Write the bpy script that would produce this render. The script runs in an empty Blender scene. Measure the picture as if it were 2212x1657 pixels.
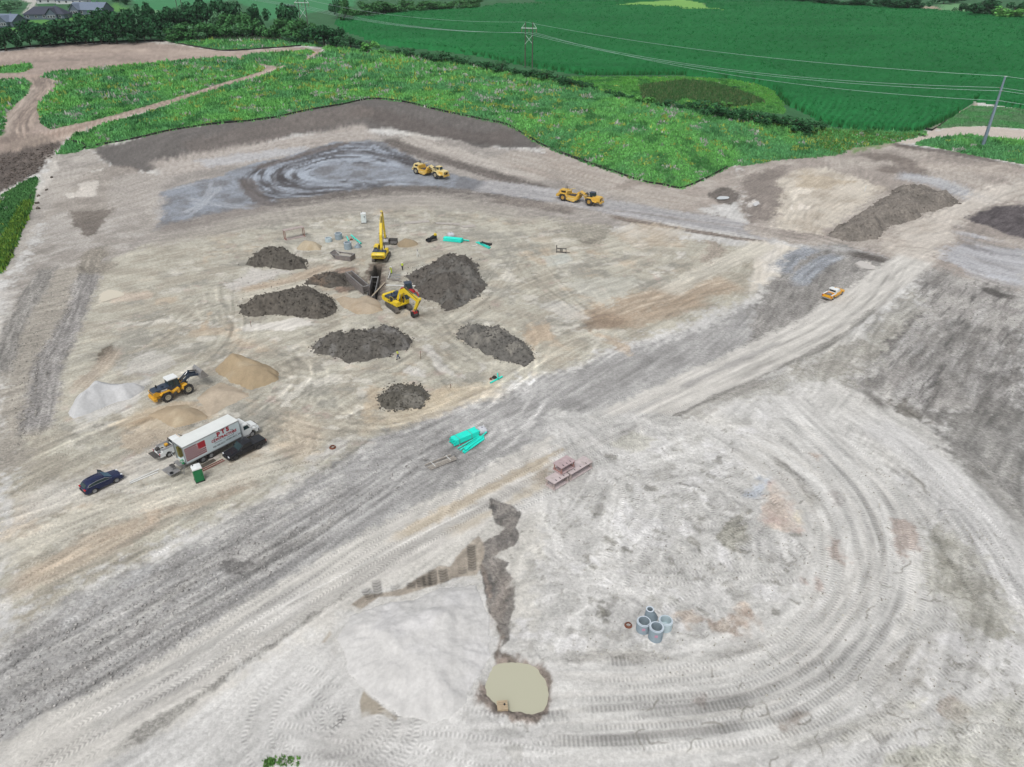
import bpy, bmesh, math, random
import numpy as np
from mathutils import Vector, Matrix, Euler

# ------------------------------------------------------------------ camera, sky, sun, exposure
SC = bpy.context.scene
COL = SC.collection
CAMH = 60.0; PITCH = math.radians(30.5); FPX = 1532.0; CX, CY = 1105.5, 828.5
SPI, CPI = math.sin(PITCH), math.cos(PITCH)
cam_d = bpy.data.cameras.new('camera'); cam = bpy.data.objects.new('camera', cam_d); COL.objects.link(cam)
cam.location = (0, 0, CAMH); cam.rotation_euler = (math.pi/2 - PITCH, 0, 0)
cam_d.sensor_width = 36.0; cam_d.lens = 36.0*FPX/2211.0; cam_d.clip_start = 0.5; cam_d.clip_end = 9000
SC.camera = cam
SUN_EL, SUN_AZ = math.radians(58), math.radians(200)      # azimuth from +Y, clockwise
world = bpy.data.worlds.new('World'); SC.world = world; world.use_nodes = True
wn, wl = world.node_tree.nodes, world.node_tree.links
wn.clear()
sky = wn.new('ShaderNodeTexSky'); sky.sky_type = 'NISHITA'; sky.sun_disc = False
sky.sun_elevation = SUN_EL; sky.sun_rotation = SUN_AZ; sky.air_density = 1.0; sky.dust_density = 4.0; sky.ozone_density = 1.0
hs = wn.new('ShaderNodeHueSaturation'); hs.inputs['Saturation'].default_value = 0.22    # overcast: the clouds grey the whole sky alike
bg = wn.new('ShaderNodeBackground'); bg.inputs['Strength'].default_value = 0.15
wo = wn.new('ShaderNodeOutputWorld')
wl.new(sky.outputs[0], hs.inputs['Color']); wl.new(hs.outputs[0], bg.inputs[0]); wl.new(bg.outputs[0], wo.inputs[0])
sun_d = bpy.data.lights.new('sun', 'SUN'); sun_d.energy = 1.4; sun_d.angle = math.radians(24); sun_d.color = (1.0, 0.965, 0.92)
sun = bpy.data.objects.new('sun', sun_d); COL.objects.link(sun)
_sd = Vector((math.sin(SUN_AZ)*math.cos(SUN_EL), math.cos(SUN_AZ)*math.cos(SUN_EL), math.sin(SUN_EL)))
sun.rotation_euler = _sd.to_track_quat('Z', 'Y').to_euler(); sun.location = (0, 0, 200)
SC.view_settings.view_transform = 'Standard'; SC.view_settings.look = 'None'
SC.view_settings.gamma = 1.0; SC.view_settings.use_curve_mapping = False
SC.view_settings.exposure = 0.0
ILLUM = 1.22      # what a white flat ground returns under this light: photo value / ILLUM = base colour

# ------------------------------------------------------------------ small maths
rng = np.random.default_rng(7); RND = random.Random(7)
def s2l(c):
    c = np.asarray(c, float)/255.0
    return np.where(c <= 0.04045, c/12.92, ((c+0.055)/1.055)**2.4)
def C(r, g, b, k=1.0): return s2l((r, g, b))/ILLUM*k
def sstep(a, b, x):
    t = np.clip((x-a)/(b-a), 0, 1); return t*t*(3-2*t)
def _h(ix, iy, seed):
    n = (ix.astype(np.int64)*374761393 + iy.astype(np.int64)*668265263 + seed*974711) & 0x7fffffff
    n = ((n ^ (n >> 13))*1274126177) & 0x7fffffff
    n = n ^ (n >> 16)
    return (n & 0xffff)/65535.0
def noise(x, y, seed=0):
    x = np.asarray(x, float); y = np.asarray(y, float)
    ix = np.floor(x); iy = np.floor(y); fx = x-ix; fy = y-iy
    fx = fx*fx*(3-2*fx); fy = fy*fy*(3-2*fy)
    a = _h(ix, iy, seed); b = _h(ix+1, iy, seed); c = _h(ix, iy+1, seed); d = _h(ix+1, iy+1, seed)
    return (a+(b-a)*fx)*(1-fy)+(c+(d-c)*fx)*fy        # 0..1
def fbm(x, y, o=4, seed=0, g=0.5):
    s = 0; a = 1; t = 0
    for k in range(o):
        s = s + a*noise(x*(2.03**k)+k*17.3, y*(2.03**k)-k*9.1, seed+k); t += a; a *= g
    return s/t*2-1                                       # -1..1
def spline(pts, step=0.6):
    p = np.asarray(pts, float)
    if len(p) == 2:
        n = max(2, int(np.linalg.norm(p[1]-p[0])/step)); return p[0]+(p[1]-p[0])*np.linspace(0, 1, n)[:, None]
    q = np.vstack([2*p[0]-p[1], p, 2*p[-1]-p[-2]]); out = []
    for i in range(1, len(q)-2):
        n = max(2, int(np.linalg.norm(q[i+1]-q[i])/step)); t = np.linspace(0, 1, n, endpoint=False)[:, None]
        a, b, c, d = q[i-1], q[i], q[i+1], q[i+2]
        out.append(0.5*((2*b)+(c-a)*t+(2*a-5*b+4*c-d)*t*t+(3*b-a-3*c+d)*t**3))
    out.append(p[-1:]); return np.vstack(out)
def sdf(poly, x, y):
    """signed distance to a closed polygon, positive inside"""
    p = np.asarray(poly, float); n = len(p)
    d = np.full(np.shape(x), 1e18); ins = np.zeros(np.shape(x), bool)
    for i in range(n):
        ax, ay = p[i]; bx, by = p[(i+1) % n]
        ex, ey = bx-ax, by-ay; wx, wy = x-ax, y-ay
        t = np.clip((wx*ex+wy*ey)/(ex*ex+ey*ey+1e-12), 0, 1)
        d = np.minimum(d, (wx-ex*t)**2+(wy-ey*t)**2)
        c = (ay > y) != (by > y)
        if ey != 0: ins ^= c & (x < (bx-ax)*(y-ay)/ey+ax)
    d = np.sqrt(d); return np.where(ins, d, -d)

# ------------------------------------------------------------------ terrain height and lines of sight
def softplus(x, k): return k*np.logaddexp(0, x/k)
BUMPS = []     # (world polygon, height, feather inside)
def macro(x, y):
    z = 0.07*softplus(y-195, 16) - 0.045*softplus(y-620, 60)
    return z
def H(x, y):
    x = np.asarray(x, float); y = np.asarray(y, float)
    z = macro(x, y)
    for poly, h, f, bb in BUMPS:
        m = (x > bb[0]) & (x < bb[1]) & (y > bb[2]) & (y < bb[3])
        if m.any():
            z = np.array(z, float); xs = x[m] if x.shape else x; ys = y[m] if y.shape else y
            v = h*sstep(0, f, sdf(poly, xs, ys))
            if z.shape: z[m] += v
            else: z = z+v
    return z
def rays(px):
    px = np.atleast_2d(np.asarray(px, float)); u = (px[:, 0]-CX)/FPX; v = (px[:, 1]-CY)/FPX
    return np.stack([u, CPI-SPI*v, -(SPI+CPI*v)], 1)
_T = np.geomspace(40, 3200, 260)
def G(px, z=None):
    """points where the lines of sight through photo positions (2211 px wide) meet the ground"""
    r = rays(px)
    if z is not None:
        t = (z-CAMH)/r[:, 2]; return r*t[:, None]+np.array([0, 0, CAMH])
    out = []
    for q in r:
        z_ = CAMH+q[2]*_T-H(q[0]*_T, q[1]*_T)
        k = np.nonzero(z_ < 0)[0]; k = k[0] if len(k) else len(_T)-1
        a, b = _T[max(k-1, 0)], _T[k]
        for _ in range(3):
            tt = np.linspace(a, b, 9); f = CAMH+q[2]*tt-H(q[0]*tt, q[1]*tt)
            kk = np.nonzero(f < 0)[0]; kk = kk[0] if len(kk) else 8
            a, b = tt[max(kk-1, 0)], tt[kk]
        t = 0.5*(a+b); out.append([q[0]*t, q[1]*t, float(H(np.array([q[0]*t]), np.array([q[1]*t]))[0])])
    return np.array(out)
def G1(x, y): return G([(x, y)])[0]
def proj(p):
    z = p[2]-CAMH; d = p[1]*CPI-z*SPI; return CX+FPX*p[0]/d, CY-FPX*(p[1]*SPI+z*CPI)/d
def K(x0, y0, w, wout=2212.0):
    s = wout/w
    return lambda pts: [((x0+x/s)/1.8526, (y0+y/s)/1.8526) for x, y in pts]
k1 = K(0, 0, 1366); k2 = K(1366, 0, 1366); k3 = K(2732, 0, 1364); k4 = K(0, 500, 1366); k5 = K(900, 800, 1100)
k6 = K(2000, 600, 1100); k7 = K(3000, 500, 1096); k8 = K(200, 1350, 1100)
ka = K(0, 1100, 1024, 2209); kb = K(1024, 1300, 1024, 2209); kc = K(2048, 1150, 1024, 2209); kd = K(3072, 900, 1024, 2209)
ke = K(600, 500, 1600); kf = K(0, 1900, 1300, 1843); kg = K(2300, 1700, 1796, 2174); kh = K(1200, 2000, 1200, 1860)
kt = K(580, 1640, 500); ks = K(300, 1840, 560); kl = K(560, 1420, 300); kx1 = K(1450, 800, 300, 1657); kx2 = K(1350, 1050, 370, 2044)
kp = K(1680, 1680, 300); kq = K(1050, 850, 400); km = K(2450, 2400, 300); ktb = K(2150, 1800, 250); kv = K(1650, 900, 700)
kU = lambda pts: list(pts)
def bump(px, h, f, z0=0.0):
    w = G(px)[:, :2] if z0 is None else G(px, z0)[:, :2]
    BUMPS.append((w, h, f, (w[:, 0].min(), w[:, 0].max(), w[:, 1].min(), w[:, 1].max()))); return w

# ------------------------------------------------------------------ materials
def newmat(name):
    m = bpy.data.materials.new(name); m.use_nodes = True
    n, l = m.node_tree.nodes, m.node_tree.links
    return m, n, l, n['Principled BSDF']
_M = {}
def mat(name, rgb, rough=0.6, metal=0.0, var=0.12, scale=3.0, bump_=0.0, dirt=0.0, trans=0.0):
    """plain base colour broken by noise; dirt mixes in dried mud"""
    if name in _M: return _M[name]
    m, n, l, b = newmat(name)
    tc = n.new('ShaderNodeTexCoord'); nz = n.new('ShaderNodeTexNoise'); nz.inputs['Scale'].default_value = scale; nz.inputs['Detail'].default_value = 5
    l.new(tc.outputs['Object'], nz.inputs['Vector'])
    mr = n.new('ShaderNodeMapRange'); mr.inputs['From Min'].default_value = 0.3; mr.inputs['From Max'].default_value = 0.7
    mr.inputs['To Min'].default_value = 1-var; mr.inputs['To Max'].default_value = 1+var
    l.new(nz.outputs['Fac'], mr.inputs['Value'])
    mx = n.new('ShaderNodeMix'); mx.data_type = 'RGBA'; mx.blend_type = 'MULTIPLY'; mx.inputs['Factor'].default_value = 1
    mx.inputs['A'].default_value = (*rgb, 1); l.new(mr.outputs[0], mx.inputs['B'])
    out = mx.outputs['Result']
    if dirt > 0:
        n2 = n.new('ShaderNodeTexNoise'); n2.inputs['Scale'].default_value = 1.1; n2.inputs['Detail'].default_value = 7; l.new(tc.outputs['Object'], n2.inputs['Vector'])
        r2 = n.new('ShaderNodeMapRange'); r2.inputs['From Min'].default_value = 0.62-dirt*0.35; r2.inputs['From Max'].default_value = 0.95-dirt*0.3; r2.inputs['To Max'].default_value = 0.85
        l.new(n2.outputs['Fac'], r2.inputs['Value'])
        m2 = n.new('ShaderNodeMix'); m2.data_type = 'RGBA'; l.new(r2.outputs[0], m2.inputs['Factor']); l.new(out, m2.inputs['A']); m2.inputs['B'].default_value = (0.27, 0.24, 0.2, 1)
        out = m2.outputs['Result']
    l.new(out, b.inputs['Base Color']); b.inputs['Roughness'].default_value = rough; b.inputs['Metallic'].default_value = metal
    if bump_ > 0:
        bp = n.new('ShaderNodeBump'); bp.inputs['Strength'].default_value = bump_; bp.inputs['Distance'].default_value = 0.05
        l.new(nz.outputs['Fac'], bp.inputs['Height']); l.new(bp.outputs[0], b.inputs['Normal'])
    _M[name] = m; return m
def vmat(name, attr='Col', rough=0.8, nscale=2.0, var=0.25, bump_=0.0, sub=0.0):
    """base colour carried by the mesh (each leaf, clod or blade its own tint), broken by noise"""
    if name in _M: return _M[name]
    m, n, l, b = newmat(name)
    at = n.new('ShaderNodeAttribute'); at.attribute_name = attr
    tc = n.new('ShaderNodeTexCoord'); nz = n.new('ShaderNodeTexNoise'); nz.inputs['Scale'].default_value = nscale; nz.inputs['Detail'].default_value = 6
    l.new(tc.outputs['Object'], nz.inputs['Vector'])
    mr = n.new('ShaderNodeMapRange'); mr.inputs['From Min'].default_value = 0.3; mr.inputs['From Max'].default_value = 0.7
    mr.inputs['To Min'].default_value = 1-var; mr.inputs['To Max'].default_value = 1+var
    l.new(nz.outputs['Fac'], mr.inputs['Value'])
    mx = n.new('ShaderNodeMix'); mx.data_type = 'RGBA'; mx.blend_type = 'MULTIPLY'; mx.inputs['Factor'].default_value = 1
    l.new(at.outputs['Color'], mx.inputs['A']); l.new(mr.outputs[0], mx.inputs['B']); l.new(mx.outputs['Result'], b.inputs['Base Color'])
    b.inputs['Roughness'].default_value = rough
    b.inputs['Specular IOR Level'].default_value = 0.25
    if bump_ > 0:
        bp = n.new('ShaderNodeBump'); bp.inputs['Strength'].default_value = bump_; bp.inputs['Distance'].default_value = 0.15
        l.new(nz.outputs['Fac'], bp.inputs['Height']); l.new(bp.outputs[0], b.inputs['Normal'])
    _M[name] = m; return m

# ------------------------------------------------------------------ objects
def link(o, parent=None):
    COL.objects.link(o)
    if parent is not None: o.parent = parent
    return o
def tag(o, label=None, cat=None, group=None, kind=None):
    if label: o['label'] = label
    if cat: o['category'] = cat
    if group: o['group'] = group
    if kind: o['kind'] = kind
    return o
def thing(name, label, cat, loc=(0, 0, 0), rz=0.0, group=None, scale=1.0):
    o = bpy.data.objects.new(name, None); COL.objects.link(o); o.empty_display_size = 0.5
    o.location = loc; o.rotation_euler = (0, 0, rz); o.scale = (scale,)*3
    return tag(o, label, cat, group)
def npmesh(name, V, F, mats, col=None, smooth=False):
    """V (n,3), F (m,3 or 4) numpy -> mesh"""
    me = bpy.data.meshes.new(name); V = np.asarray(V, np.float32); F = np.asarray(F, np.int32); k = F.shape[1]
    me.vertices.add(len(V)); me.vertices.foreach_set('co', V.ravel())
    me.loops.add(F.size); me.loops.foreach_set('vertex_index', F.ravel())
    me.polygons.add(len(F)); me.polygons.foreach_set('loop_start', np.arange(0, F.size, k, dtype=np.int32))
    if smooth: me.polygons.foreach_set('use_smooth', np.ones(len(F), bool))
    if col is not None:
        a = me.color_attributes.new('Col', 'FLOAT_COLOR', 'POINT'); c = np.ones((len(V), 4), np.float32); c[:, :3] = col
        a.data.foreach_set('color', c.ravel())
    for m in (mats if isinstance(mats, (list, tuple)) else [mats]): me.materials.append(m)
    me.update(calc_edges=True); return me
class MB:
    """collects shapes; build() links them as one mesh object"""
    def __init__(self): self.v = []; self.f = []
    def _add(self, vs, fs, M=None):
        o = len(self.v)
        if M is not None: vs = [tuple(M @ Vector(p)) for p in vs]
        self.v += [tuple(p) for p in vs]; self.f += [tuple(i+o for i in f) for f in fs]; return self
    def box(self, c, s, rot=None, taper=1.0, tx=None):
        x, y, z = s[0]/2, s[1]/2, s[2]/2; t = taper; ux = taper if tx is None else tx
        vs = [(-x, -y, -z), (x, -y, -z), (x, y, -z), (-x, y, -z), (-x*ux, -y*t, z), (x*ux, -y*t, z), (x*ux, y*t, z), (-x*ux, y*t, z)]
        M = Matrix.Translation(c) @ (Euler(rot).to_matrix().to_4x4() if rot else Matrix.Identity(4))
        return self._add(vs, [(3, 2, 1, 0), (4, 5, 6, 7), (0, 1, 5, 4), (1, 2, 6, 5), (2, 3, 7, 6), (3, 0, 4, 7)], M)
    def prism(self, prof, y0, y1, inset=0.0, b=0.0, M=None):
        """outline in x,z extruded along y; b rounds the long edges by pulling the end outlines in"""
        n = len(prof); cx = sum(p[0] for p in prof)/n; cz = sum(p[1] for p in prof)/n
        lay = [(y0, inset), (y0+b, 0), (y1-b, 0), (y1, inset)] if b > 0 else [(y0, 0), (y1, 0)]
        vs = []
        for y, i in lay:
            for (x, z) in prof:
                if i:
                    dx, dz = x-cx, z-cz; d = math.hypot(dx, dz) or 1; x, z = x-dx/d*i, z-dz/d*i
                vs.append((x, y, z))
        fs = [tuple(range(n)), tuple(range(len(vs)-1, len(vs)-n-1, -1))]
        for k in range(len(lay)-1):
            for i in range(n):
                j = (i+1) % n; fs.append((k*n+j, k*n+i, (k+1)*n+i, (k+1)*n+j))
        return self._add(vs, fs, M)
    def tube(self, pts, r, n=8, caps=True):
        pts = [Vector(p) for p in pts]; rs = r if isinstance(r, (list, tuple)) else [r]*len(pts); vs = []; fs = []
        for i, p in enumerate(pts):
            d = (pts[min(i+1, len(pts)-1)]-pts[max(i-1, 0)]).normalized()
            a = d.orthogonal().normalized() if i == 0 else (A_-d*A_.dot(d)).normalized()
            A_ = a; b_ = d.cross(a)
            for k in range(n):
                t = 2*math.pi*k/n; vs.append(p+(a*math.cos(t)+b_*math.sin(t))*rs[i])
        for i in range(len(pts)-1):
            for k in range(n):
                j = (k+1) % n; fs.append((i*n+k, i*n+j, (i+1)*n+j, (i+1)*n+k))
        if caps: fs += [tuple(range(n-1, -1, -1)), tuple(range((len(pts)-1)*n, len(pts)*n))]
        return self._add(vs, fs)
    def bar(self, a, b, w, h=None):
        """square bar from a to b, w wide, h high"""
        a, b = Vector(a), Vector(b); d = b-a; h = h or w
        q = d.to_track_quat('X', 'Z'); M = Matrix.Translation((a+b)/2) @ q.to_matrix().to_4x4()
        x, y, z = d.length/2, w/2, h/2
        vs = [(-x, -y, -z), (x, -y, -z), (x, y, -z), (-x, y, -z), (-x, -y, z), (x, -y, z), (x, y, z), (-x, y, z)]
        return self._add(vs, [(3, 2, 1, 0), (4, 5, 6, 7), (0, 1, 5, 4), (1, 2, 6, 5), (2, 3, 7, 6), (3, 0, 4, 7)], M)
    def lathe(self, prof, n=24, M=None, closed=True):
        """prof (r,z) turned about z"""
        vs = []; fs = []; m = len(prof)
        for k in range(n):
            t = 2*math.pi*k/n
            for r, z in prof: vs.append((r*math.cos(t), r*math.sin(t), z))
        for k in range(n):
            k2_ = (k+1) % n
            for i in range(m if closed else m-1):
                j = (i+1) % m; fs.append((k*m+i, k2_*m+i, k2_*m+j, k*m+j))
        return self._add(vs, fs, M)
    def build(self, name, m, parent=None, smooth=False, bevel=0.0, loc=None):
        me = bpy.data.meshes.new(name); me.from_pydata(self.v, [], self.f)
        bm = bmesh.new(); bm.from_mesh(me); bmesh.ops.recalc_face_normals(bm, faces=bm.faces)
        if bevel > 0: bmesh.ops.bevel(bm, geom=list(bm.edges), offset=bevel, segments=2, affect='EDGES', profile=0.6, clamp_overlap=True)
        bm.to_mesh(me); bm.free()
        if smooth:
            me.polygons.foreach_set('use_smooth', np.ones(len(me.polygons), bool))
            try: me.set_sharp_from_angle(angle=math.radians(38))
            except Exception: pass
        me.materials.append(m); o = bpy.data.objects.new(name, me)
        if loc is not None: o.location = loc
        return link(o, parent)
def part(name, m, parent, *shapes, smooth=False, bevel=0.0, loc=None):
    mb = MB()
    for s in shapes: getattr(mb, s[0])(*s[1:-1] if isinstance(s[-1], dict) else s[1:], **(s[-1] if isinstance(s[-1], dict) else {}))
    return mb.build(name, m, parent, smooth, bevel, loc)
def copy_tree(o, parent=None):
    c = o.copy(); COL.objects.link(c); c.parent = parent
    for ch in [x for x in bpy.data.objects if x.parent == o]: copy_tree(ch, c)
    return c
def text_mesh(name, s, size, m, parent, M, shear=0.0, extrude=0.004, bold=0.0, align='CENTER'):
    cu = bpy.data.curves.new(name, 'FONT'); cu.body = s; cu.size = size; cu.align_x = align; cu.extrude = extrude; cu.shear = shear; cu.offset = bold; cu.resolution_u = 3
    o = bpy.data.objects.new(name, cu); COL.objects.link(o)
    dg = bpy.context.evaluated_depsgraph_get(); me = bpy.data.meshes.new_from_object(o.evaluated_get(dg))
    bpy.data.objects.remove(o); bpy.data.curves.remove(cu)
    me.materials.clear(); me.materials.append(m); me.transform(M); me.name = name
    return link(bpy.data.objects.new(name, me), parent)
def heading(a, b): return math.atan2(b[1]-a[1], b[0]-a[0])
# ================================================================== THE GROUND
# raised meadow behind the dark bank, pond basin, pipe trench
MEADOW_EDGE = [(205,325),(290,380),(440,350),(640,296),(840,284),(990,304),(1060,320),(1165,318),(1210,338),(1300,384),(1400,403),(1490,410),(1560,374),(1640,332),(1760,300)]
bump(MEADOW_EDGE+[(1900,240),(1700,150),(1300,90),(900,50),(700,45),(400,60),(0,75),(-300,100),(-300,420),(0,400),(100,350)], 4.0, 24.0, None)
POND = kh([(1150,985),(1230,950),(1330,945),(1450,960),(1530,1010),(1590,1090),(1612,1180),(1595,1280),(1545,1345),(1440,1368),(1300,1350),(1180,1300),(1095,1215),(1085,1140),(1115,1050)])
pond_w = bump(POND, -1.35, 2.6)
TRENCH = kx2([(825,70),(995,70),(965,300),(905,560),(885,840),(655,770),(700,560),(765,300)])
bump(TRENCH, -3.4, 0.8)
bump(kx2([(230,200),(400,150),(700,420),(700,560),(690,770),(560,700),(300,440)]), -1.1, 2.0)   # churned hollow round the trench boxes
# ---- one sheet: fan-shaped rows so that the near ground is fine and the far ground coarse
NI, NJ = 980, 860
th = np.linspace(math.radians(76), math.radians(2.3), NJ-12)
Yr = CAMH/np.tan(th)
Yr = np.concatenate([[-900, -300, -100, -40, -10], Yr, [1700, 1900, 2150, 2400, 2700, 3000, 3400]])
si = np.concatenate([[-2.4, -1.8, -1.4], np.linspace(-1.13, 1.13, NI-6), [1.4, 1.8, 2.4]])
Wj = 0.7213*(CPI*np.maximum(Yr, 8)+CAMH*SPI)
X = si[None, :]*Wj[:, None]; Y = np.repeat(Yr[:, None], NI, 1)
Z = H(X, Y)
COLR = np.empty(X.shape+(3,)); COLR[:] = C(206, 205, 202)
GRAIN = np.full(X.shape, 0.35); WET = np.zeros(X.shape); TREAD = np.zeros(X.shape+(3,)); TID = np.zeros(X.shape, int)
WX = X+1.6*fbm(X/6, Y/6, 4, 11); WY = Y+1.6*fbm(X/6, Y/6, 4, 31)       # ragged edges: zones are looked up at wandering positions
n20 = fbm(X/22, Y/22, 4, 3); n5 = fbm(X/5.5, Y/5.5, 4, 5); n1 = fbm(X/1.3, Y/1.3, 3, 8)
NF = fbm(X/0.75, Y/0.75, 3, 71); NF2 = fbm(X/2.6, Y/2.6, 3, 73)
_a0 = math.radians(42)+0.7*fbm(X/60, Y/60, 2, 12); DX = np.cos(_a0); DY = np.sin(_a0)       # way the soil was last dragged
def win(x0, x1, y0, y1):
    j0, j1 = np.searchsorted(Yr, y0), np.searchsorted(Yr, y1)
    if j1 <= j0: return None
    w0, w1 = Wj[j0], Wj[min(j1, len(Wj)-1)]
    a = min(x0/w0, x0/w1); b = max(x1/w0, x1/w1)
    i0, i1 = np.searchsorted(si, a), np.searchsorted(si, b)
    return None if i1 <= i0 else (slice(max(j0-1, 0), j1+1), slice(max(i0-1, 0), i1+1))
def paint(s, m, col, grain=None, wet=None):
    m3 = m[..., None]; COLR[s] = COLR[s]*(1-m3)+np.asarray(col)*m3
    if grain is not None: GRAIN[s] = GRAIN[s]*(1-m)+grain*m
    if wet is not None: WET[s] = WET[s]*(1-m)+wet*m
def wpoly(px): return G(px)[:, :2]
def zone(px, rgb, feather=1.2, alpha=1.0, grain=None, wet=None, mott=0.0, warp=1.0, rgb2=None, mscale=4.0):
    p = wpoly(px); pad = feather+3*warp
    s = win(p[:, 0].min()-pad, p[:, 0].max()+pad, p[:, 1].min()-pad, p[:, 1].max()+pad)
    if s is None: return
    x = X[s]+(WX[s]-X[s])*warp; y = Y[s]+(WY[s]-Y[s])*warp
    m = sstep(-0.55*feather, 0.55*feather, sdf(p, x, y)+feather*(0.9*NF[s]+0.7*NF2[s])*min(1.0, warp+0.15))*alpha
    c = np.empty(m.shape+(3,)); c[:] = C(*rgb)
    if rgb2 is not None:
        k = sstep(-0.25, 0.35, fbm(X[s]/mscale, Y[s]/mscale, 5, 77))[..., None]; c = c*(1-k)+C(*rgb2)*k
    if mott: c = c*(1+mott*fbm(X[s]/mscale, Y[s]/mscale, 5, 91))[..., None]
    paint(s, m, c, grain, wet)
def ribbon_uv(path, hw):
    """across (v) and along (u) coordinates of the ground near a path"""
    s = win(path[:, 0].min()-hw, path[:, 0].max()+hw, path[:, 1].min()-hw, path[:, 1].max()+hw)
    if s is None: return None
    x = X[s]; d = np.full(x.shape, 1e9); u = np.zeros(x.shape); v = np.zeros(x.shape); L = 0; tx = np.zeros(x.shape); ty = np.zeros(x.shape)
    j_off, i_off = s[0].start, s[1].start
    for a, b in zip(path[:-1], path[1:]):
        e = b-a; l = math.hypot(*e)
        if l < 1e-6: continue
        w = win(min(a[0], b[0])-hw, max(a[0], b[0])+hw, min(a[1], b[1])-hw, max(a[1], b[1])+hw)
        if w is not None:
            q = (slice(max(w[0].start-j_off, 0), max(w[0].stop-j_off, 0)), slice(max(w[1].start-i_off, 0), max(w[1].stop-i_off, 0)))
            xx = x[q]
            if xx.size:
                yy = Y[s][q]; t = np.clip(((xx-a[0])*e[0]+(yy-a[1])*e[1])/(l*l), 0, 1)
                dx = xx-a[0]-e[0]*t; dy = yy-a[1]-e[1]*t; dd = np.hypot(dx, dy); sg = np.sign(e[0]*dy-e[1]*dx)
                k = dd < d[q]; d[q] = np.where(k, dd, d[q]); u[q] = np.where(k, L+t*l, u[q]); v[q] = np.where(k, dd*sg, v[q]); tx[q] = np.where(k, e[0]/l, tx[q]); ty[q] = np.where(k, e[1]/l, ty[q])
        L += l
    ribbon_uv.t = (tx, ty); return s, d, u, v, L
_rs = [100]
def ribbon(px, width, rgb, alpha=1.0, feather=None, streak=0.0, Lv=0.5, Lu=14.0, grain=None, wet=None, rgb2=None, wob=0.6, rut=0.0, world=False, fade=4.0, hide=0.0):
    """a strip of worked soil along a path, streaked lengthwise"""
    path = spline(np.asarray(px, float) if world else wpoly(px), 0.8 if width > 3 else 0.5); hw = width/2; feather = feather if feather is not None else min(1.0, hw*0.6)
    r = ribbon_uv(path, hw+feather+wob+0.3)
    if r is None: return
    s, d, u, v, L = r; _rs[0] += 1; sd = _rs[0]
    tx, ty = ribbon_uv.t
    dd = np.abs(v)+wob*fbm(u/5, v*0+sd, 3, sd)+feather*0.7*NF[s]
    m = (1-sstep(hw-feather*0.6, hw+feather*0.6, dd))*alpha*(d < 1e8)
    if width > 1.4:
        k_ = (m > 0.3); DX[s] = np.where(k_, tx, DX[s]); DY[s] = np.where(k_, ty, DY[s])
    if fade: m = m*sstep(0, fade, u)*sstep(0, fade, L-u)
    if hide: m = m*sstep(-hide, 0.5, fbm(u/6, v/2.5, 4, sd+9))
    c = np.empty(m.shape+(3,)); c[:] = C(*rgb)
    st = fbm(u/Lu, v/Lv, 4, sd+40, 0.62)
    if rgb2 is not None:
        k = sstep(-0.15, 0.3, st)[..., None]; c = c*(1-k)+C(*rgb2)*k
    if streak: c = c*(1+streak*st)[..., None]
    paint(s, m, c, grain, wet)
    if rut: Z[s] += rut*st*m
def strip_streaks(px, width, amp, Lv=0.45, Lu=18, feather=2.0, rut=0.0):
    """only streak what is already there"""
    path = spline(wpoly(px), 1.0); r = ribbon_uv(path, width/2+feather)
    if r is None: return
    s, d, u, v, L = r; _rs[0] += 1
    m = (1-sstep(width/2-feather, width/2+feather, np.abs(v)))*(d < 1e8)
    st = fbm(u/Lu, v/Lv, 5, _rs[0], 0.7)
    COLR[s] *= (1+amp*m*st)[..., None]
    if rut: Z[s] += rut*st*m
def track(path, w=0.55, tone=-0.12, tread=1.0, depth=0.03, kind=0.0, fade=2.5):
    """one wheel or crawler mark: pressed in, with cleat marks left to the material"""
    r = ribbon_uv(path, w/2+0.35)
    if r is None: return
    s, d, u, v, L = r; _rs[0] += 1
    br = sstep(-0.6, 0.1, fbm(u/7, v*0+3, 3, _rs[0]))
    m = (1-sstep(w/2-0.1, w/2+0.12, np.abs(v)))*(d < 1e8)*sstep(0, fade, u)*sstep(0, fade, L-u)*br
    COLR[s] *= (1+1.7*tone*m)[..., None]
    Z[s] += -depth*0.5*m
    near_ = (np.abs(v) < w/2+0.4) & (d < 1e8); k = near_ & ((TID[s] == 0) | (m > 0.3)); T = TREAD[s]; I = TID[s]
    T[k, 0] = u[k]+_rs[0]*0.37; T[k, 1] = v[k]/(w/2)+kind*10; T[k, 2] = np.clip(m[k]*tread, 0, 1); I[k] = _rs[0]; TREAD[s] = T; TID[s] = I
def pair(path, gauge=2.1, **kw):
    p = np.asarray(path); t = np.gradient(p, axis=0); t /= np.linalg.norm(t, axis=1)[:, None]+1e-9; nrm = np.stack([-t[:, 1], t[:, 0]], 1)
    track(p+nrm*gauge/2, **kw); track(p-nrm*gauge/2, **kw)
def tracks(px, n, ang, spread, length=(8, 25), gauge=2.1, seed=1, bend=0.03, **kw):
    """many passes of machines over an area"""
    p = wpoly(px); r = np.random.default_rng(seed); x0, x1, y0, y1 = p[:, 0].min(), p[:, 0].max(), p[:, 1].min(), p[:, 1].max(); k = 0; it = 0
    while k < n and it < n*30:
        it += 1; c = np.array([r.uniform(x0, x1), r.uniform(y0, y1)])
        if sdf(p, np.array([c[0]]), np.array([c[1]]))[0] < 0: continue
        a = math.radians(ang+r.normal(0, spread)); b = r.normal(0, bend); l = r.uniform(*length); m = int(l/0.7); pts = [c]
        for i in range(m): pts.append(pts[-1]+0.7*np.array([math.cos(a), math.sin(a)])); a += b*0.7
        kk = dict(kw); kk['tone'] = kw.get('tone', -0.1)*r.uniform(0.4, 1.3)
        (pair if gauge else track)(np.array(pts), **({'gauge': gauge} if gauge else {}), **kk); k += 1

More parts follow.
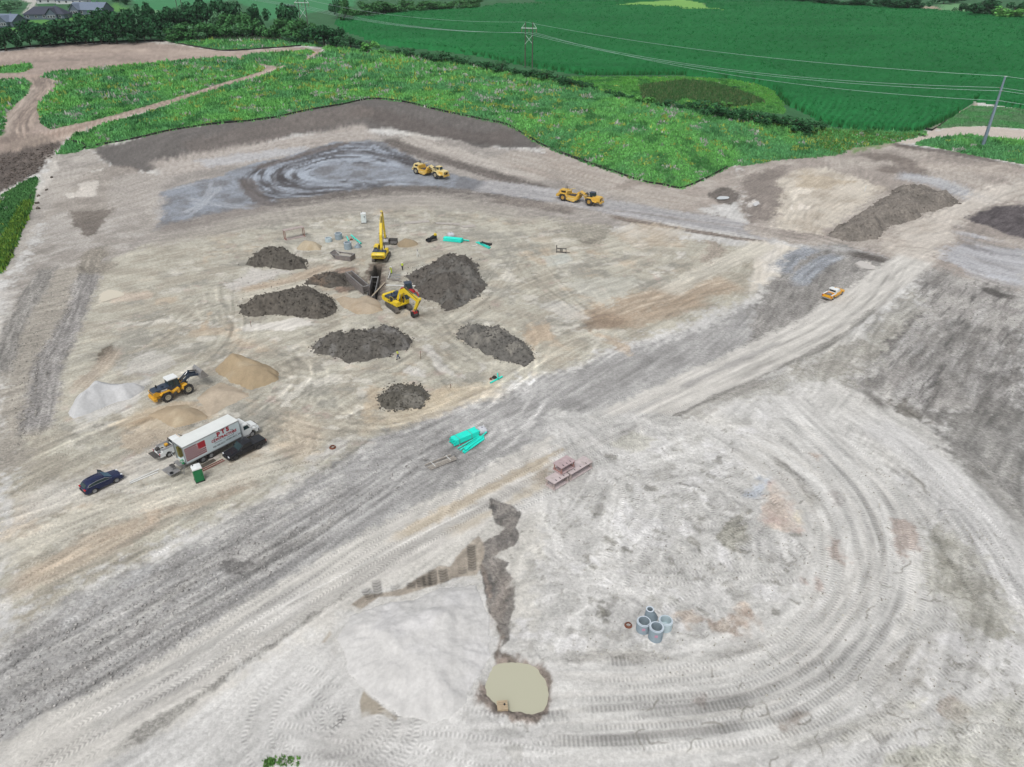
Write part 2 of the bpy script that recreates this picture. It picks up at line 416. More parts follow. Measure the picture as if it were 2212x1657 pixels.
# ---- broad colour of the soil
COLR *= (1+0.05*n20+0.05*n5)[..., None]
warm = sstep(0.0, 0.6, fbm(X/30, Y/30, 3, 61))[..., None]
COLR = COLR*(1-0.35*warm)+C(206, 200, 184)*0.35*warm
GREY, DARKG, BEIGE, TAN, BROWN = (196,195,193), (152,152,151), (189,185,170), (193,181,163), (168,150,130)
zone([(30,640),(110,440),(210,350),(330,380),(640,300),(840,290),(1000,310),(1170,330),(1300,390),(1420,415),(1560,470),(1250,500),(900,470),(600,490),(420,540),(250,600),(120,760)], (168,162,155), 3, 0.95, 0.5, rgb2=(152,146,140), mscale=8)
# middle working area, beige
zone([(0,1000),(100,760),(230,560),(480,480),(700,440),(1000,430),(1250,490),(1700,540),(1600,650),(1290,770),(1000,870),(640,1040),(330,1190),(0,1400)], BEIGE, 4, 1, 0.4, rgb2=(174,168,153), mscale=4)
zone([(0,640),(60,560),(120,440),(230,370),(350,400),(340,500),(230,560),(100,760),(0,820)], (186,181,174), 3, 0.8, 0.5, rgb2=(160,154,146))
zone([(100,980),(180,760),(300,640),(500,500),(700,450),(1000,440),(1230,500),(1500,560),(1290,740),(1000,860),(640,1010),(330,1080)], (160,158,147), 5, 0.0)
MIDP = wpoly([(60,1010),(180,760),(300,620),(500,500),(700,450),(1000,440),(1230,500),(1560,570),(1290,750),(1000,865),(640,1030),(330,1120),(60,1200)])
s_ = win(MIDP[:, 0].min(), MIDP[:, 0].max(), MIDP[:, 1].min(), MIDP[:, 1].max()); mm_ = sstep(-6, 6, sdf(MIDP, X[s_], Y[s_]))
for sc_, th_, c_, al_, sd_ in ((6.5, 0.12, (158,156,146), 0.75, 301), (4.0, 0.22, (210,206,195), 0.7, 302), (9.0, 0.24, (196,178,154), 0.6, 303), (2.6, 0.25, (146,143,134), 0.6, 304), (3.2, 0.34, (188,168,158), 0.5, 305)):
    m_ = sstep(th_, th_+0.22, fbm(X[s_]/sc_+sd_, Y[s_]/(sc_*0.8), 5, sd_, 0.6))*mm_*al_; paint(s_, m_, C(*c_))
# upper left dirt
zone(k1([(-200,360),(0,335),(500,285),(1000,275),(1150,290),(1450,335),(1550,330),(1950,305),(2090,320),(2010,375),(1800,440),(1700,480),(1300,600),(900,735),(450,870),(400,940),(330,1000),(0,1060),(-200,1100)]), (166,150,139), 2, 1, 0.3, mott=0.12)
ribbon(k1([(-100,380),(300,350),(700,330),(1100,340),(1500,345),(1900,325)]), 16, (182,165,152), 0.8, 5, 0.25, Lv=1.4, Lu=40)
ribbon(k1([(-100,430),(200,400),(600,380),(900,395)]), 10, (150,136,126), 0.7, 4, 0.25, Lv=1.4, Lu=40)
ribbon(k1([(1650,400),(1560,365),(1400,370),(1000,400),(600,440),(260,490),(0,500)]), 7, (176,156,143), 0.8, 2, 0.2, Lv=1, Lu=30)
ribbon(k1([(2060,330),(1980,385),(1780,450),(1500,545),(1150,650),(800,745),(500,830),(250,905),(0,960)]), 8, (172,152,138), 1, 1.5, 0.2, Lv=0.9, Lu=30, rgb2=(190,172,158))
ribbon(k1([(250,490),(280,560),(230,640),(140,720),(90,820),(120,900),(250,860)]), 13, (140,126,116), 0.9, 3, 0.3, Lv=1, Lu=22, rgb2=(166,150,137))
ribbon(k1([(0,900),(60,760),(150,660),(220,560)]), 5, (176,162,150), 0.7, 2, 0.2)
ribbon(k1([(0,980),(150,940),(350,870)]), 8, (156,142,130), 0.8, 3, 0.3, Lv=0.9)
zone(k4([(-100,210),(0,190),(150,150),(330,110),(400,110),(330,200),(230,320),(0,440),(-100,480)]), (104,95,89), 1.5, 1, 1.0, mott=0.35, mscale=1.6)
# dark topsoil bank
zone(k4([(570,130),(900,85),(1366,0)])+[(640,242),(830,204),(950,222),(1080,256),(1172,300),(1185,318),(1110,322),(1060,318),(1040,322),(985,302),(840,278),(640,290),(520,322),(440,343),(310,372),(285,365),(240,358)], (108,104,101), 1.2, 1, 0.45, mott=0.12, mscale=5)
ribbon(k2([(60,700),(300,770),(600,850),(900,900),(1150,900)]), 10, (98,90,86), 0.6, 4, 0.2, Lv=1.5)
ribbon(k2([(-1000,1000),(-400,840),(0,740),(200,690)]), 14, (122,113,107), 0.5, 5, 0.15, Lv=1.5, Lu=40)
zone(k4([(360,520),(480,480),(620,478),(770,530),(700,600),(640,700),(560,720),(470,640),(460,560)]), (124,116,108), 0.8, 0.95, 0.9, mott=0.2)
zone(k4([(540,330),(640,310),(700,270),(830,270),(930,305),(820,320),(730,400),(710,480),(650,480),(660,380)]), (118,109,102), 0.8, 0.9, 0.9)
zone(k4([(300,200),(420,170),(600,160),(720,260),(930,310),(1050,340),(1000,450),(760,540),(400,560),(250,640),(150,800),(40,1000),(0,900),(150,640),(260,420)]), (176,169,160), 2, 0.85, 0.5, rgb2=(156,149,141), mscale=5)
zone(k4([(560,305),(690,270),(640,300)]), (222,218,210), 0.5, 0.8); zone(k4([(330,240),(380,220),(350,330),(260,440),(200,560),(110,760),(60,900),(0,1000),(0,960),(140,660),(240,430),(290,330)]), (206,201,193), 1, 0.8)
zone(k4([(500,380),(640,360),(620,470),(480,470)]), (212,206,197), 0.8, 0.8); zone(k4([(400,450),(480,440),(470,480),(400,475)]), (219,214,205), 0.5, 0.8)
zone(k4([(720,340),(900,320),(1100,330),(1050,450),(950,620),(800,650),(700,500)]), (176,170,163), 2, 0.7, 0.6)
# pale strip along the bank, blue-grey mud where the scrapers turn
ribbon(ke([(0,260),(250,215),(550,150),(900,85),(1250,35)]), 16, (186,178,170), 0.9, 4, 0.16, Lv=1.2, Lu=30, rgb2=(168,160,152))
zone(ke([(250,200),(500,160),(850,120),(880,150),(560,200),(300,235)]), (186,187,190), 2, 0.8)
zone(ke([(60,370),(350,290),(560,220),(800,170),(1000,100),(1200,85),(1300,95),(1400,150),(1650,260),(1900,330),(2212,400),(2212,425),(2000,412),(1700,375),(1500,355),(1300,362),(900,412),(620,452),(430,482),(170,532),(20,582)]), (146,153,163), 1.5, 1, 0.5, wet=0.35, rgb2=(124,126,131), mscale=5)
_o = wpoly(ke([(1640,265),(1350,150),(1180,95),(1000,115),(800,175),(600,235),(520,300),(590,380),(700,415),(1000,400),(1400,350),(1750,345)]))
_i = wpoly(ke([(1500,270),(1300,225),(1120,200),(1010,205),(930,225),(880,250),(870,268),(900,290),(980,300),(1150,300),(1380,290),(1560,285)]))
_so, _si = spline(_o, 0.8), spline(_i, 0.8)
_tt = np.linspace(0, 1, 90); _so = _so[(_tt*(len(_so)-1)).astype(int)]; _si = _si[(_tt*(len(_si)-1)).astype(int)]
_r = np.random.default_rng(4)
for q in range(46):
    f = _r.uniform(0, 1); a0 = _r.integers(0, 35); a1 = _r.integers(52, 90); c_ = (_so*(1-f)+_si*f)[a0:a1:6]
    c_ = c_+_r.normal(0, 0.7, c_.shape)
    dk = q % 2 == 0
    ribbon(c_, _r.uniform(1.2, 2.8), (80,77,79) if dk else (168,178,191), 0.9, 0.5, 0.3, Lv=0.7, Lu=9, world=True, rut=0.12 if dk else -0.05, wet=0.1 if dk else 0.75, hide=0.6, fade=8)
ribbon(ke([(520,290),(560,360),(640,430),(800,440)]), 5, (104,97,94), 0.9, 1.5, 0.3); ribbon(ke([(560,250),(760,190),(1000,120),(1120,92)]), 4, (112,104,100), 0.8, 1.5, 0.3)
ribbon(ke([(660,440),(900,418),(1200,378),(1450,362),(1700,380),(2000,420),(2212,445)]), 9, (120,114,109), 1, 2, 0.35, Lv=1, Lu=20, grain=0.9, rut=0.15)
ribbon(ke([(-50,640),(300,575),(700,500),(1300,425),(1700,425),(2212,500)]), 15, (166,160,152), 0.75, 5, 0.25, Lv=1.0, Lu=25)
ribbon(ke([(0,585),(250,540),(500,480),(700,450)]), 7, (140,133,127), 0.8, 3, 0.3, Lv=1)
ribbon(ke([(1320,70),(1450,140),(1650,200),(1900,275),(2212,365)]), 7, (116,109,104), 0.95, 1.5, 0.3, Lv=0.9, rut=0.2, grain=0.8)
ribbon(ke([(1400,60),(1600,130),(1900,220),(2212,310)]), 9, (196,189,180), 0.8, 3, 0.25, Lv=1.2, rgb2=(172,164,156))
for a in ([(340,310),(300,420),(160,500)], [(400,330),(310,430),(190,520)], [(180,400),(330,430),(560,450)], [(200,430),(400,450),(600,465)], [(330,310),(180,340),(70,370)]):
    ribbon(ke(a), 1.7, (174,180,188), 0.65, 0.6, 0.2, wet=0.6)
zone(ke([(0,390),(90,400),(60,500),(0,560)]), (186,180,172), 2, 0.7)
# scraper haul way running right
zone(ke([(1900,200),(2212,300)])+k6([(300,-90),(780,80),(1050,180),(1300,240),(1480,280),(1600,230),(1850,90),(1950,250),(1900,420),(1500,500),(900,330),(400,150)]), (178,169,160), 2, 0.9, 0.4, rgb2=(162,151,141), mscale=6)
ribbon(k6([(0,20),(400,140),(800,260),(1200,370),(1600,440)]), 16, (186,178,168), 0.7, 5, 0.3, Lv=1.2, Lu=30, rgb2=(160,150,140))
ribbon(k6([(-200,280),(200,330),(500,380),(800,440),(1200,510),(1600,575),(2000,640),(2300,700)]), 11, (172,171,172), 1, 2, 0.25, Lv=0.7, Lu=25, wet=0.3)
ribbon(k6([(-100,390),(200,430),(400,465),(650,500)]), 6, (136,128,121), 0.9, 2, 0.35, Lv=0.8, grain=0.9, rut=0.15)
ribbon(k6([(850,520),(1050,570),(1300,610),(1600,660),(1900,710),(2212,750)]), 2.6, (128,116,106), 0.9, 0.8, 0.35, grain=1.0, rut=0.15)
ribbon(k6([(900,330),(1150,250),(1400,320)]), 4, (140,130,121), 0.7, 2, 0.3)
ribbon(k6([(830,480),(1200,520),(1700,590),(2212,650)]), 1.5, (145,138,133), 0.6, 0.6, 0.4)
# right-hand dirt
zone(k7([(-140,400),(-60,320),(200,230),(700,110),(1100,110),(1350,200),(2260,360),(2260,1400),(1500,1200),(1150,1130),(900,1060),(0,880)]), (162,153,145), 3, 1, 0.5, rgb2=(180,172,163), mscale=9)
zone(k7([(-40,620),(-60,420),(200,330),(330,330),(260,430),(290,520),(380,640),(420,720),(0,800)]), (140,131,124), 2, 0.9, 0.7, mott=0.25)
zone(k7([(180,830),(260,560),(240,450),(400,350),(620,345),(900,440),(1090,500),(850,690),(560,885)]), (205,197,183), 2.5, 1, 0.4, rgb2=(188,178,163), mscale=6)
zone(k7([(430,380),(700,430),(850,450),(600,520),(350,500)]), (186,172,150), 2, 0.8); zone(k7([(320,560),(380,500),(480,520),(520,560),(420,560),(350,640)]), (222,214,200), 0.8, 0.9)
zone(k7([(400,640),(520,670),(500,690),(400,685)]), (226,218,206), 0.6, 0.9)
zone(k7([(-20,640),(20,600),(70,640),(0,670)]), (216,212,206), 0.7, 0.9); zone(k7([(320,640),(350,650),(330,690)]), (226,220,210), 0.5, 0.9)
zone(k6([(1680,380),(1720,310),(1860,300),(1950,400),(1870,440),(1750,420)]), (112,105,99), 1, 0.9, 1, mott=0.3)
ribbon(k7([(900,270),(1100,260),(1280,310),(1300,390),(1000,330)]), 9, (118,108,101), 0.8, 3, 0.3)
ribbon(k7([(1100,150),(1350,190),(1700,240),(2260,360)]), 5, (104,94,88), 0.9, 1.5, 0.3, grain=0.9)
for a, c_ in (([(1150,400),(1500,460),(1750,560),(2000,640)], (180,184,190)), ([(1300,300),(1700,350),(2260,400)], (186,176,166)), ([(1400,230),(1800,300),(2260,400)], (150,141,133)), ([(1750,380),(2000,330),(2260,380)], (178,168,158))):
    ribbon(k7(a), 9, c_, 0.75, 4, 0.25, Lv=1.2, Lu=25)
zone(k7([(1050,930),(1300,790),(1560,650),(1700,590),(1850,520),(2000,490),(2260,470),(2260,600),(1950,660),(1700,820),(1650,920),(1500,1100),(1200,1140),(1000,1010)]), (204,197,187), 4, 0.9, 0.3, rgb2=(188,179,168), mscale=6)
zone(k7([(1480,1070),(1650,980),(1750,960),(2260,1010),(2260,1350),(1900,1240)]), (180,182,187), 3, 0.85, 0.3, wet=0.3)
for i in range(9): ribbon(k7([(1600+i*15,800+i*45),(1900,870+i*48),(2260,930+i*50)]), 3.0, [(120,116,118),(196,199,205),(160,158,158)][i % 3], 0.75, 1.4, 0.3, Lv=0.7, hide=0.3)
zone(k7([(1770,760),(1850,720),(2000,655),(2260,650),(2260,930),(1950,830)]), (96,90,92), 1.5, 1, 1, mott=0.3, mscale=2)
# dark gravel below the haul way
zone([(0,1406),(164,1292),(354,1223),(495,1132),(666,1048),(800,960),(960,890),(1100,850),(1290,770),(1500,720),(1660,640),(1730,540),(1800,525),(1935,560),(1900,610),(1750,695),(1450,835),(1150,985),(700,1225),(343,1456),(0,1690),(-100,1700)], (174,173,171), 3.0, 1, 0.5, rgb2=(158,157,155), mscale=5)
zone(kd([(250,200),(700,230),(1100,320),(1010,450),(650,760),(380,910),(0,1090),(-200,1050),(-100,700),(0,480),(120,350)]), (143,140,136), 2, 0.9, 1.0, rgb2=(158,155,150), mscale=3)
zone(kd([(-150,140),(0,150),(260,210),(120,350),(0,490),(-150,560)]), (216,209,196), 1.5, 0.95, 0.2)
ribbon(kd([(430,190),(250,260),(130,350),(60,430)]), 4.5, (156,162,170), 0.9, 1.2, 0.2, grain=1, wet=0.3); ribbon(kd([(640,250),(470,320),(330,420),(260,490),(150,490)]), 4, (160,166,174), 0.9, 1.2, 0.2, grain=1, wet=0.3)
ribbon(kd([(660,210),(800,260),(950,290),(1110,340)]), 4, (104,98,93), 0.9, 1.3, 0.3, grain=1)
zone(kd([(740,330),(830,310),(950,390),(800,370)]), (208,203,196), 0.6, 1)
# soil right of the haul road
zone(kd([(1300,400),(1500,380),(2260,580),(2260,1700),(1500,1700),(1000,1500),(690,1380),(900,1150),(1100,900),(1250,650)]), (158,155,151), 6, 1, 0.8, rgb2=(178,175,170), mscale=5)
for i in range(16):
    r_ = np.random.default_rng(50+i); x0 = 700+i*75; dx = r_.uniform(-40, 40)
    ribbon(kd([(x0+dx+420,620+i*22),(x0+dx+200,900+i*26),(x0+dx+20,1180+i*30)]), r_.uniform(1.2, 3.2), [(112,110,107),(186,184,181),(128,126,122)][i % 3], 0.75, 1.2, 0.35, Lv=0.7, hide=0.4, rut=0.1, grain=0.9)
zone(kd([(1790,540),(1900,540),(2100,600),(2120,640),(1950,610)]), (92,89,86), 1, 0.9); zone(kd([(1600,1150),(1800,1050),(2260,1080),(2260,1657),(1900,1657),(1750,1400)]), (126,124,121), 5, 0.65, 0.9, rgb2=(160,158,155))
zone(kd([(1100,900),(1250,720),(1380,690),(1300,780),(1050,1020),(960,1080)]), (188,184,176), 2, 0.7)
ribbon(kd([(1330,720),(1200,830),(1050,1000),(930,1150)]), 2.0, (112,109,106), 0.8, 0.8, 0.4, rut=0.15)
zone(kd([(850,1050),(1000,880),(1100,900),(950,1150),(820,1200)]), (180,177,163), 2, 0.6)
ribbon(kd([(650,1370),(800,1400),(950,1320),(850,1290)]), 3, (110,108,105), 0.7, 1.5, 0.4); ribbon(kd([(700,1390),(850,1450),(960,1540),(1030,1657)]), 2, (130,127,122), 0.8, 1, 0.4)
zone(kd([(1120,1500),(1250,1450),(1300,1657),(1150,1657)]), (118,114,106), 1.5, 0.8)
RDK = wpoly(kd([(1300,400),(1500,380),(2260,580),(2260,1700),(1500,1700),(1000,1500),(690,1380),(900,1150),(1100,900),(1250,650)])); s_ = win(RDK[:, 0].min(), RDK[:, 0].max(), RDK[:, 1].min(), RDK[:, 1].max()); mm_ = sstep(-2, 3, sdf(RDK, X[s_], Y[s_])); ru = (X[s_]*0.656+Y[s_]*0.755); rv = (X[s_]*0.755-Y[s_]*0.656)
for sc_, th_, c_, al_, sd_ in ((3.0, 0.12, (126,123,119), 0.65, 501), (4.0, 0.2, (186,184,181), 0.7, 502), (1.4, 0.24, (104,102,100), 0.6, 503)):
    m_ = sstep(th_, th_+0.2, fbm(ru/(sc_*5)+sd_, rv/(sc_*0.7), 5, sd_, 0.58))*mm_*al_; paint(s_, m_, C(*c_), 0.95)
zone(kd([(-300,1420),(0,1290),(300,1180),(700,1000),(1000,790),(1250,540),(1330,640),(1120,900),(920,1150),(700,1380),(400,1310),(100,1440),(-200,1500)]), (178,176,168), 4, 0.9, 0.7, rgb2=(160,157,148), mscale=4)
ribbon(kc([(500,1500),(800,1370),(1100,1230),(1500,1060),(1900,880),(2209,760)]), 5.0, (166,163,156), 0.8, 2, 0.3, Lv=0.5, Lu=14)
# haul road
ROAD = [(-60,1735),(60,1655),(200,1570),(343,1500),(520,1385),(700,1268),(900,1152),(1080,1052),(1280,942),(1500,838),(1700,742),(1830,668),(1930,592),(1985,555)]
ribbon(ROAD, 8.6, (212,209,202), 1, 1.2, 0.18, Lv=0.55, Lu=26, grain=0.2, rgb2=(196,193,187), wob=0.5)
ribbon([(200,1590),(520,1420),(800,1235),(1080,1072),(1280,966),(1450,885)], 1.5, (176,173,168), 0.6, 0.7, 0.3, Lv=0.4, Lu=20)
ribbon([(900,1140),(1150,1000),(1400,872),(1700,730)], 0.9, (172,170,167), 0.7, 0.4, 0.3, Lv=0.4, Lu=20)
ribbon([(820,1180),(1000,1085),(1180,992),(1290,938)], 1.6, (186,172,148), 0.75, 0.8, 0.25, Lv=0.4)
ribbon([(1130,1055),(1290,975),(1420,906)], 3.0, (172,160,142), 0.8, 1.2, 0.25, Lv=0.4); ribbon([(950,1165),(1100,1085),(1200,1030)], 1.6, (194,183,163), 0.7, 0.8, 0.25)
ribbon([(206,1650),(440,1498),(701,1315),(800,1262)], 1.1, (150,148,142), 0.85, 0.5, 0.4, Lv=0.4, grain=1, rut=0.08); ribbon([(1230,1012),(1330,960),(1450,905),(1540,858)], 1.2, (122,120,115), 0.9, 0.5, 0.4, grain=1, rut=0.12); ribbon([(1500,880),(1640,815),(1800,735),(1900,655)], 1.0, (138,136,130), 0.7, 0.5, 0.4, grain=1)
for o in range(5): ribbon([(150+o*8,1625-o*18),(430+o*8,1455-o*18),(700+o*8,1285-o*18)], 0.8, [(180,178,174),(214,212,207)][o % 2], 0.7, 0.4, 0.3, Lv=0.35)
ribbon([(560,1335),(700,1262),(900,1158),(1070,1075)], 0.22, (226,224,219), 0.7, 0.1, 0, wob=0.1)
# streaks in the dark gravel at lower left
for i in range(15):
    o = i*16; ribbon([(-40,1400+o),(200,1285+o*0.92),(480,1135+o*0.75),(760,1005+o*0.55)], [1.4, 0.9, 2.0, 1.2][i % 4], [(154,153,150),(190,188,184),(160,158,155),(184,182,177)][i % 4], 0.7, 0.6, 0.35, Lv=0.45, hide=0.4, grain=0.9, rut=0.05)
zone(kf([(350,880),(560,690),(800,560),(930,530),(700,640),(480,760)]), (196,196,195), 1, 0.8, 0.6, mott=0.2); zone(kf([(1250,470),(1500,340),(1560,380),(1400,540),(1280,500)]), (182,180,176), 1, 0.8, 0.8)
zone(kf([(1300,460),(1380,500),(1330,560),(1240,540)]), (112,110,108), 0.7, 0.85, 1)
# tan stripes by the cars
ribbon(kf([(-60,730),(200,590),(450,480),(700,350),(900,220),(1200,110),(1500,0)]), 3.4, TAN, 0.9, 1.2, 0.2, Lv=0.5, rgb2=(180,167,148))
ribbon(kf([(0,640),(300,500),(600,330),(850,260)]), 2.2, (200,183,161), 0.7, 1, 0.2); zone(kf([(740,150),(870,90),(910,130),(860,270),(810,300),(800,180)]), (207,187,164), 0.8, 0.7)
zone(kf([(-50,340),(100,200),(200,170),(230,300),(100,330),(-50,430)]), (203,190,172), 1.5, 0.6)
ribbon(kb([(0,1130),(200,1080),(420,1000),(350,850),(380,1080),(200,1200)]), 5, (204,190,168), 0.7, 2, 0.2)
ribbon([(0,1110),(160,1060),(330,1000),(420,960)], 7, (212,208,199), 0.7, 2.5, 0.12, Lv=0.6); ribbon([(-40,1230),(160,1130),(400,1060),(640,985)], 5, (212,207,192), 0.8, 2, 0.12, Lv=0.5)
# left gravel way
zone(ka([(380,-60),(800,-60),(680,350),(430,720),(320,1200),(220,1700),(-60,1700),(-60,620),(110,420),(250,180)]), (168,162,151), 2, 1, 0.6, mott=0.12)
ribbon(ka([(420,-80),(270,190),(150,400),(60,620),(-40,900)]), 4.2, (152,149,144), 0.95, 1.3, 0.3, grain=1.2, rut=0.12); ribbon(ka([(790,-80),(700,200),(560,520),(430,740),(380,1000),(280,1400)]), 4.6, (156,153,150), 0.95, 1.4, 0.3, grain=1.2, rut=0.12)
strip_streaks(ka([(560,-60),(400,400),(200,900),(60,1500)]), 16, 0.16, 0.7, 14)
ribbon(k4([(760,800),(640,820),(600,900),(640,930),(720,870)]), 6, (150,143,131), 0.85, 1.5, 0.3, grain=1)
zone(k4([(340,850),(480,800),(560,830),(420,880)]), (158,151,143), 2, 0.7)
zone(ka([(870,170),(940,130),(1060,150),(1090,180),(960,220),(870,250)]), (217,210,192), 0.6, 1, 0.1); zone(ka([(1060,150),(1330,170),(1250,220),(950,230)]), (203,186,168), 1.2, 0.7)
zone(ka([(880,690),(900,620),(960,580),(1050,590),(1000,680),(900,760),(830,760)]), (122,112,98), 0.8, 0.85, 1, mott=0.3)
ribbon(ka([(1020,600),(900,780),(760,900),(600,1050)]), 3, (176,163,146), 0.8, 1.2, 0.35, Lv=0.4)
zone(ka([(1700,420),(1760,330),(1790,480),(1720,510)]), (192,172,146), 0.8, 0.8)
# tracks, brown smears and pale spots of the middle area
ribbon(kc([(640,330),(800,250),(1100,130),(1500,40),(1950,-60)]), 9, (176,158,136), 0.9, 3, 0.25, Lv=0.8, Lu=16, rgb2=(190,174,153))
ribbon(kc([(640,340),(760,300),(1000,300),(1300,210),(1700,100)]), 5, (170,150,127), 0.7, 2, 0.25, Lv=0.6); zone(kc([(590,300),(700,230),(860,220),(960,300),(700,400),(620,380)]), (150,132,113), 2, 0.8)
zone(kc([(90,380),(200,310),(330,310),(330,460),(190,530),(130,470)]), (190,170,145), 1.5, 0.8); zone(kc([(660,400),(860,410),(1040,500),(1040,590),(930,570),(850,480)]), (197,178,155), 1.5, 0.7)
zone(kc([(300,100),(560,180),(640,270),(430,290),(260,180)]), (208,205,198), 1.5, 0.6); zone(kc([(500,-80),(1100,-80),(1000,60),(760,180),(600,120)]), (190,189,178), 3, 0.7)
zone(k6([(430,590),(660,590),(900,600),(860,760),(700,780),(560,690)]), (158,153,140), 1.5, 0.8, 1, mott=0.25, mscale=2.5); zone(k6([(900,680),(1060,580),(1500,640),(1450,780),(1100,800)]), (190,176,156), 2.5, 0.8, rgb2=(204,197,183))
zone(k6([(1620,900),(1700,720),(1800,790),(1790,860),(1660,930)]), (163,151,139), 1.5, 0.7, 1); zone(k6([(1400,820),(1500,830),(1450,870)]), (224,221,214), 1, 0.7); zone(k6([(1230,980),(1380,990),(1300,1020)]), (222,219,212), 1, 0.7)
zone(k6([(2100,860),(2260,740),(2260,920),(2130,1010)]), (222,217,208), 2, 0.8); ribbon(k6([(1300,1170),(1600,1010),(1900,870),(2150,740)]), 6, (209,204,190), 0.8, 2, 0.15)
zone(k6([(360,860),(520,840),(600,900),(420,930)]), (200,206,199), 1, 0.6); zone(k6([(160,750),(230,710),(260,780),(190,800)]), (160,155,142), 0.8, 0.7)
zone(k6([(240,700),(390,690),(440,740),(300,740)]), (186,176,158), 0.7, 0.8); zone(k6([(340,640),(520,640),(500,670),(330,665)]), (150,146,138), 0.7, 0.7, 1)
for i in range(6): ribbon(k6([(430+i*20,640+i*14),(620,610+i*24),(860,640+i*26)]), 0.7, (128,122,110), 0.8, 0.3, 0.3, hide=0.3, rut=0.1)
zone(k5([(100,1030),(300,985),(560,960),(690,1000),(500,1050),(210,1062)]), (219,215,207), 0.7, 0.9, 0.1); zone(k5([(200,560),(420,560),(520,580),(250,680),(80,740),(60,660)]), (208,204,198), 1.5, 0.8)
ribbon(k5([(60,740),(330,690),(560,640),(760,560),(900,520)]), 4, (188,170,148), 0.8, 1.5, 0.3, Lv=0.5, rut=0.05); ribbon(k5([(0,800),(320,740),(600,680),(760,620)]), 3.2, (206,200,184), 0.9, 1, 0.15)
zone(kx2([(-100,120),(250,100),(430,120),(520,300),(700,420),(700,780),(560,720),(350,640),(0,640),(-100,520)]), (96,92,86), 1, 0.9, 1, mott=0.3, mscale=2, rgb2=(150,128,112))
zone(kx2([(730,20),(1080,20),(1080,440),(1060,600),(980,720),(900,860),(620,800),(700,380)]), (122,108,96), 0.8, 0.9, 0.9, mott=0.3, mscale=2)
zone(kx2([(1080,120),(1400,140),(1420,430),(1100,430)]), (156,150,138), 1, 0.7, 0.9); zone(TRENCH, (64,60,54), 0.4, 1, 0.8)
zone(kb([(1290,400),(1380,330),(1500,470),(1330,430)]), (216,213,206), 0.6, 0.8); zone(kb([(1440,200),(1510,170),(1600,300),(1800,480),(1600,390)]), (216,213,206), 0.6, 0.7); zone(kb([(1880,330),(1960,370),(1900,430)]), (218,214,206), 0.5, 0.7)
zone(kb([(920,560),(1090,520),(1000,760),(1100,830),(950,830)]), (193,176,150), 1.2, 0.7); zone(kb([(1470,560),(1620,540),(1750,570),(1560,680),(1300,790),(1420,680)]), (198,180,152), 1.5, 0.7)
ribbon(kb([(960,800),(1200,800),(1500,720),(1800,600),(2200,540)]), 5, (200,186,160), 0.7, 2, 0.2); zone(kb([(690,960),(780,1000),(700,1100),(480,1180),(400,1140),(560,1080)]), (212,209,203), 1, 0.8)
zone(kb([(1530,960),(1700,900),(1900,1130),(1700,1180),(1560,1170)]), (140,138,137), 1.5, 0.6)
ribbon(kb([(860,850),(960,900),(1070,960)]), 3, (188,172,148), 0.7, 1); ribbon(kb([(400,850),(480,960),(430,1100)]), 2, (200,186,166), 0.5, 0.8)
zone(k8([(540,700),(700,600),(1000,520),(1250,560),(1280,650),(1000,730),(760,760)]), (192,174,148), 1.2, 0.8, 0.2, rgb2=(206,192,168)); ribbon(k8([(520,760),(700,690),(900,620),(1080,580)]), 2, (178,156,126), 0.7, 0.8, 0.3)
zone(k8([(200,560),(500,440),(830,330),(820,420),(500,600),(200,700)]), (204,203,200), 2, 0.7, 0.1); zone(k8([(480,290),(830,90),(1000,160),(860,300),(640,300)]), (204,201,195), 2, 0.6)
# foreground right: pale yard inside the turning loop
zone(kg([(-100,-60),(430,-60),(700,20),(900,120),(1050,240),(1170,420),(1205,560),(1190,720),(1100,900),(900,1030),(600,1100),(200,1090),(-200,1080)]), (208,207,204), 2, 0.9, 0.5, rgb2=(196,195,191), mscale=3.5)
YARD = wpoly(kg([(-900,-60),(430,-60),(700,20),(900,120),(1050,240),(1170,420),(1205,560),(1190,720),(1100,900),(900,1030),(600,1100),(200,1090),(-200,1080),(-500,700)]))
s_ = win(-70, 75, 33, 110); lowm = sstep(-4, 6, sdf(wpoly([(700,1700),(820,1350),(1060,1120),(1300,1000),(1540,880),(1800,900),(2300,1250),(2300,1750)]), X[s_], Y[s_]))
for sc_, th_, c_, al_, sd_ in ((5.0, 0.16, (190,189,185), 0.7, 401), (2.2, 0.2, (168,166,160), 0.6, 402), (3.5, 0.2, (219,218,217), 0.8, 403), (1.1, 0.3, (150,148,140), 0.65, 404)):
    m_ = sstep(th_, th_+0.2, fbm(X[s_]/sc_+sd_, Y[s_]/sc_, 5, sd_, 0.62))*lowm*al_; paint(s_, m_, C(*c_))
ym = sstep(0, 3, sdf(YARD, X[s_], Y[s_])); an_ = 3.0*fbm(X[s_]/9, Y[s_]/9, 2, 77); DX[s_] = np.where(ym > 0.5, np.cos(an_), DX[s_]); DY[s_] = np.where(ym > 0.5, np.sin(an_), DY[s_])
for a, w_, c_, al in (([(790,50),(960,150),(1150,310),(1265,480),(1290,660),(1240,850),(1120,1020),(930,1150),(650,1240),(300,1290),(-200,1310)], 4.0, (218,217,215), 0.75), ([(1050,-60),(1250,130),(1430,330),(1530,540),(1530,760),(1420,1000),(1220,1210),(950,1350),(600,1440),(200,1475),(-250,1490)], 4.5, (216,215,213), 0.7)): ribbon(kg(a), w_, c_, al, 1.6, 0.10, Lv=0.5, Lu=22)
zone(kg([(830,330),(960,230),(1000,260),(880,370)]), (186,194,205), 1, 0.8); zone(kg([(900,500),(930,360),(1000,230),(1080,270),(1140,400),(1150,480),(1030,525)]), (206,190,176), 1, 0.8, 0.6, rgb2=(196,172,162), mscale=2); zone(kg([(1050,260),(1130,380),(1140,480),(1070,460)]), (212,204,180), 0.7, 0.7)
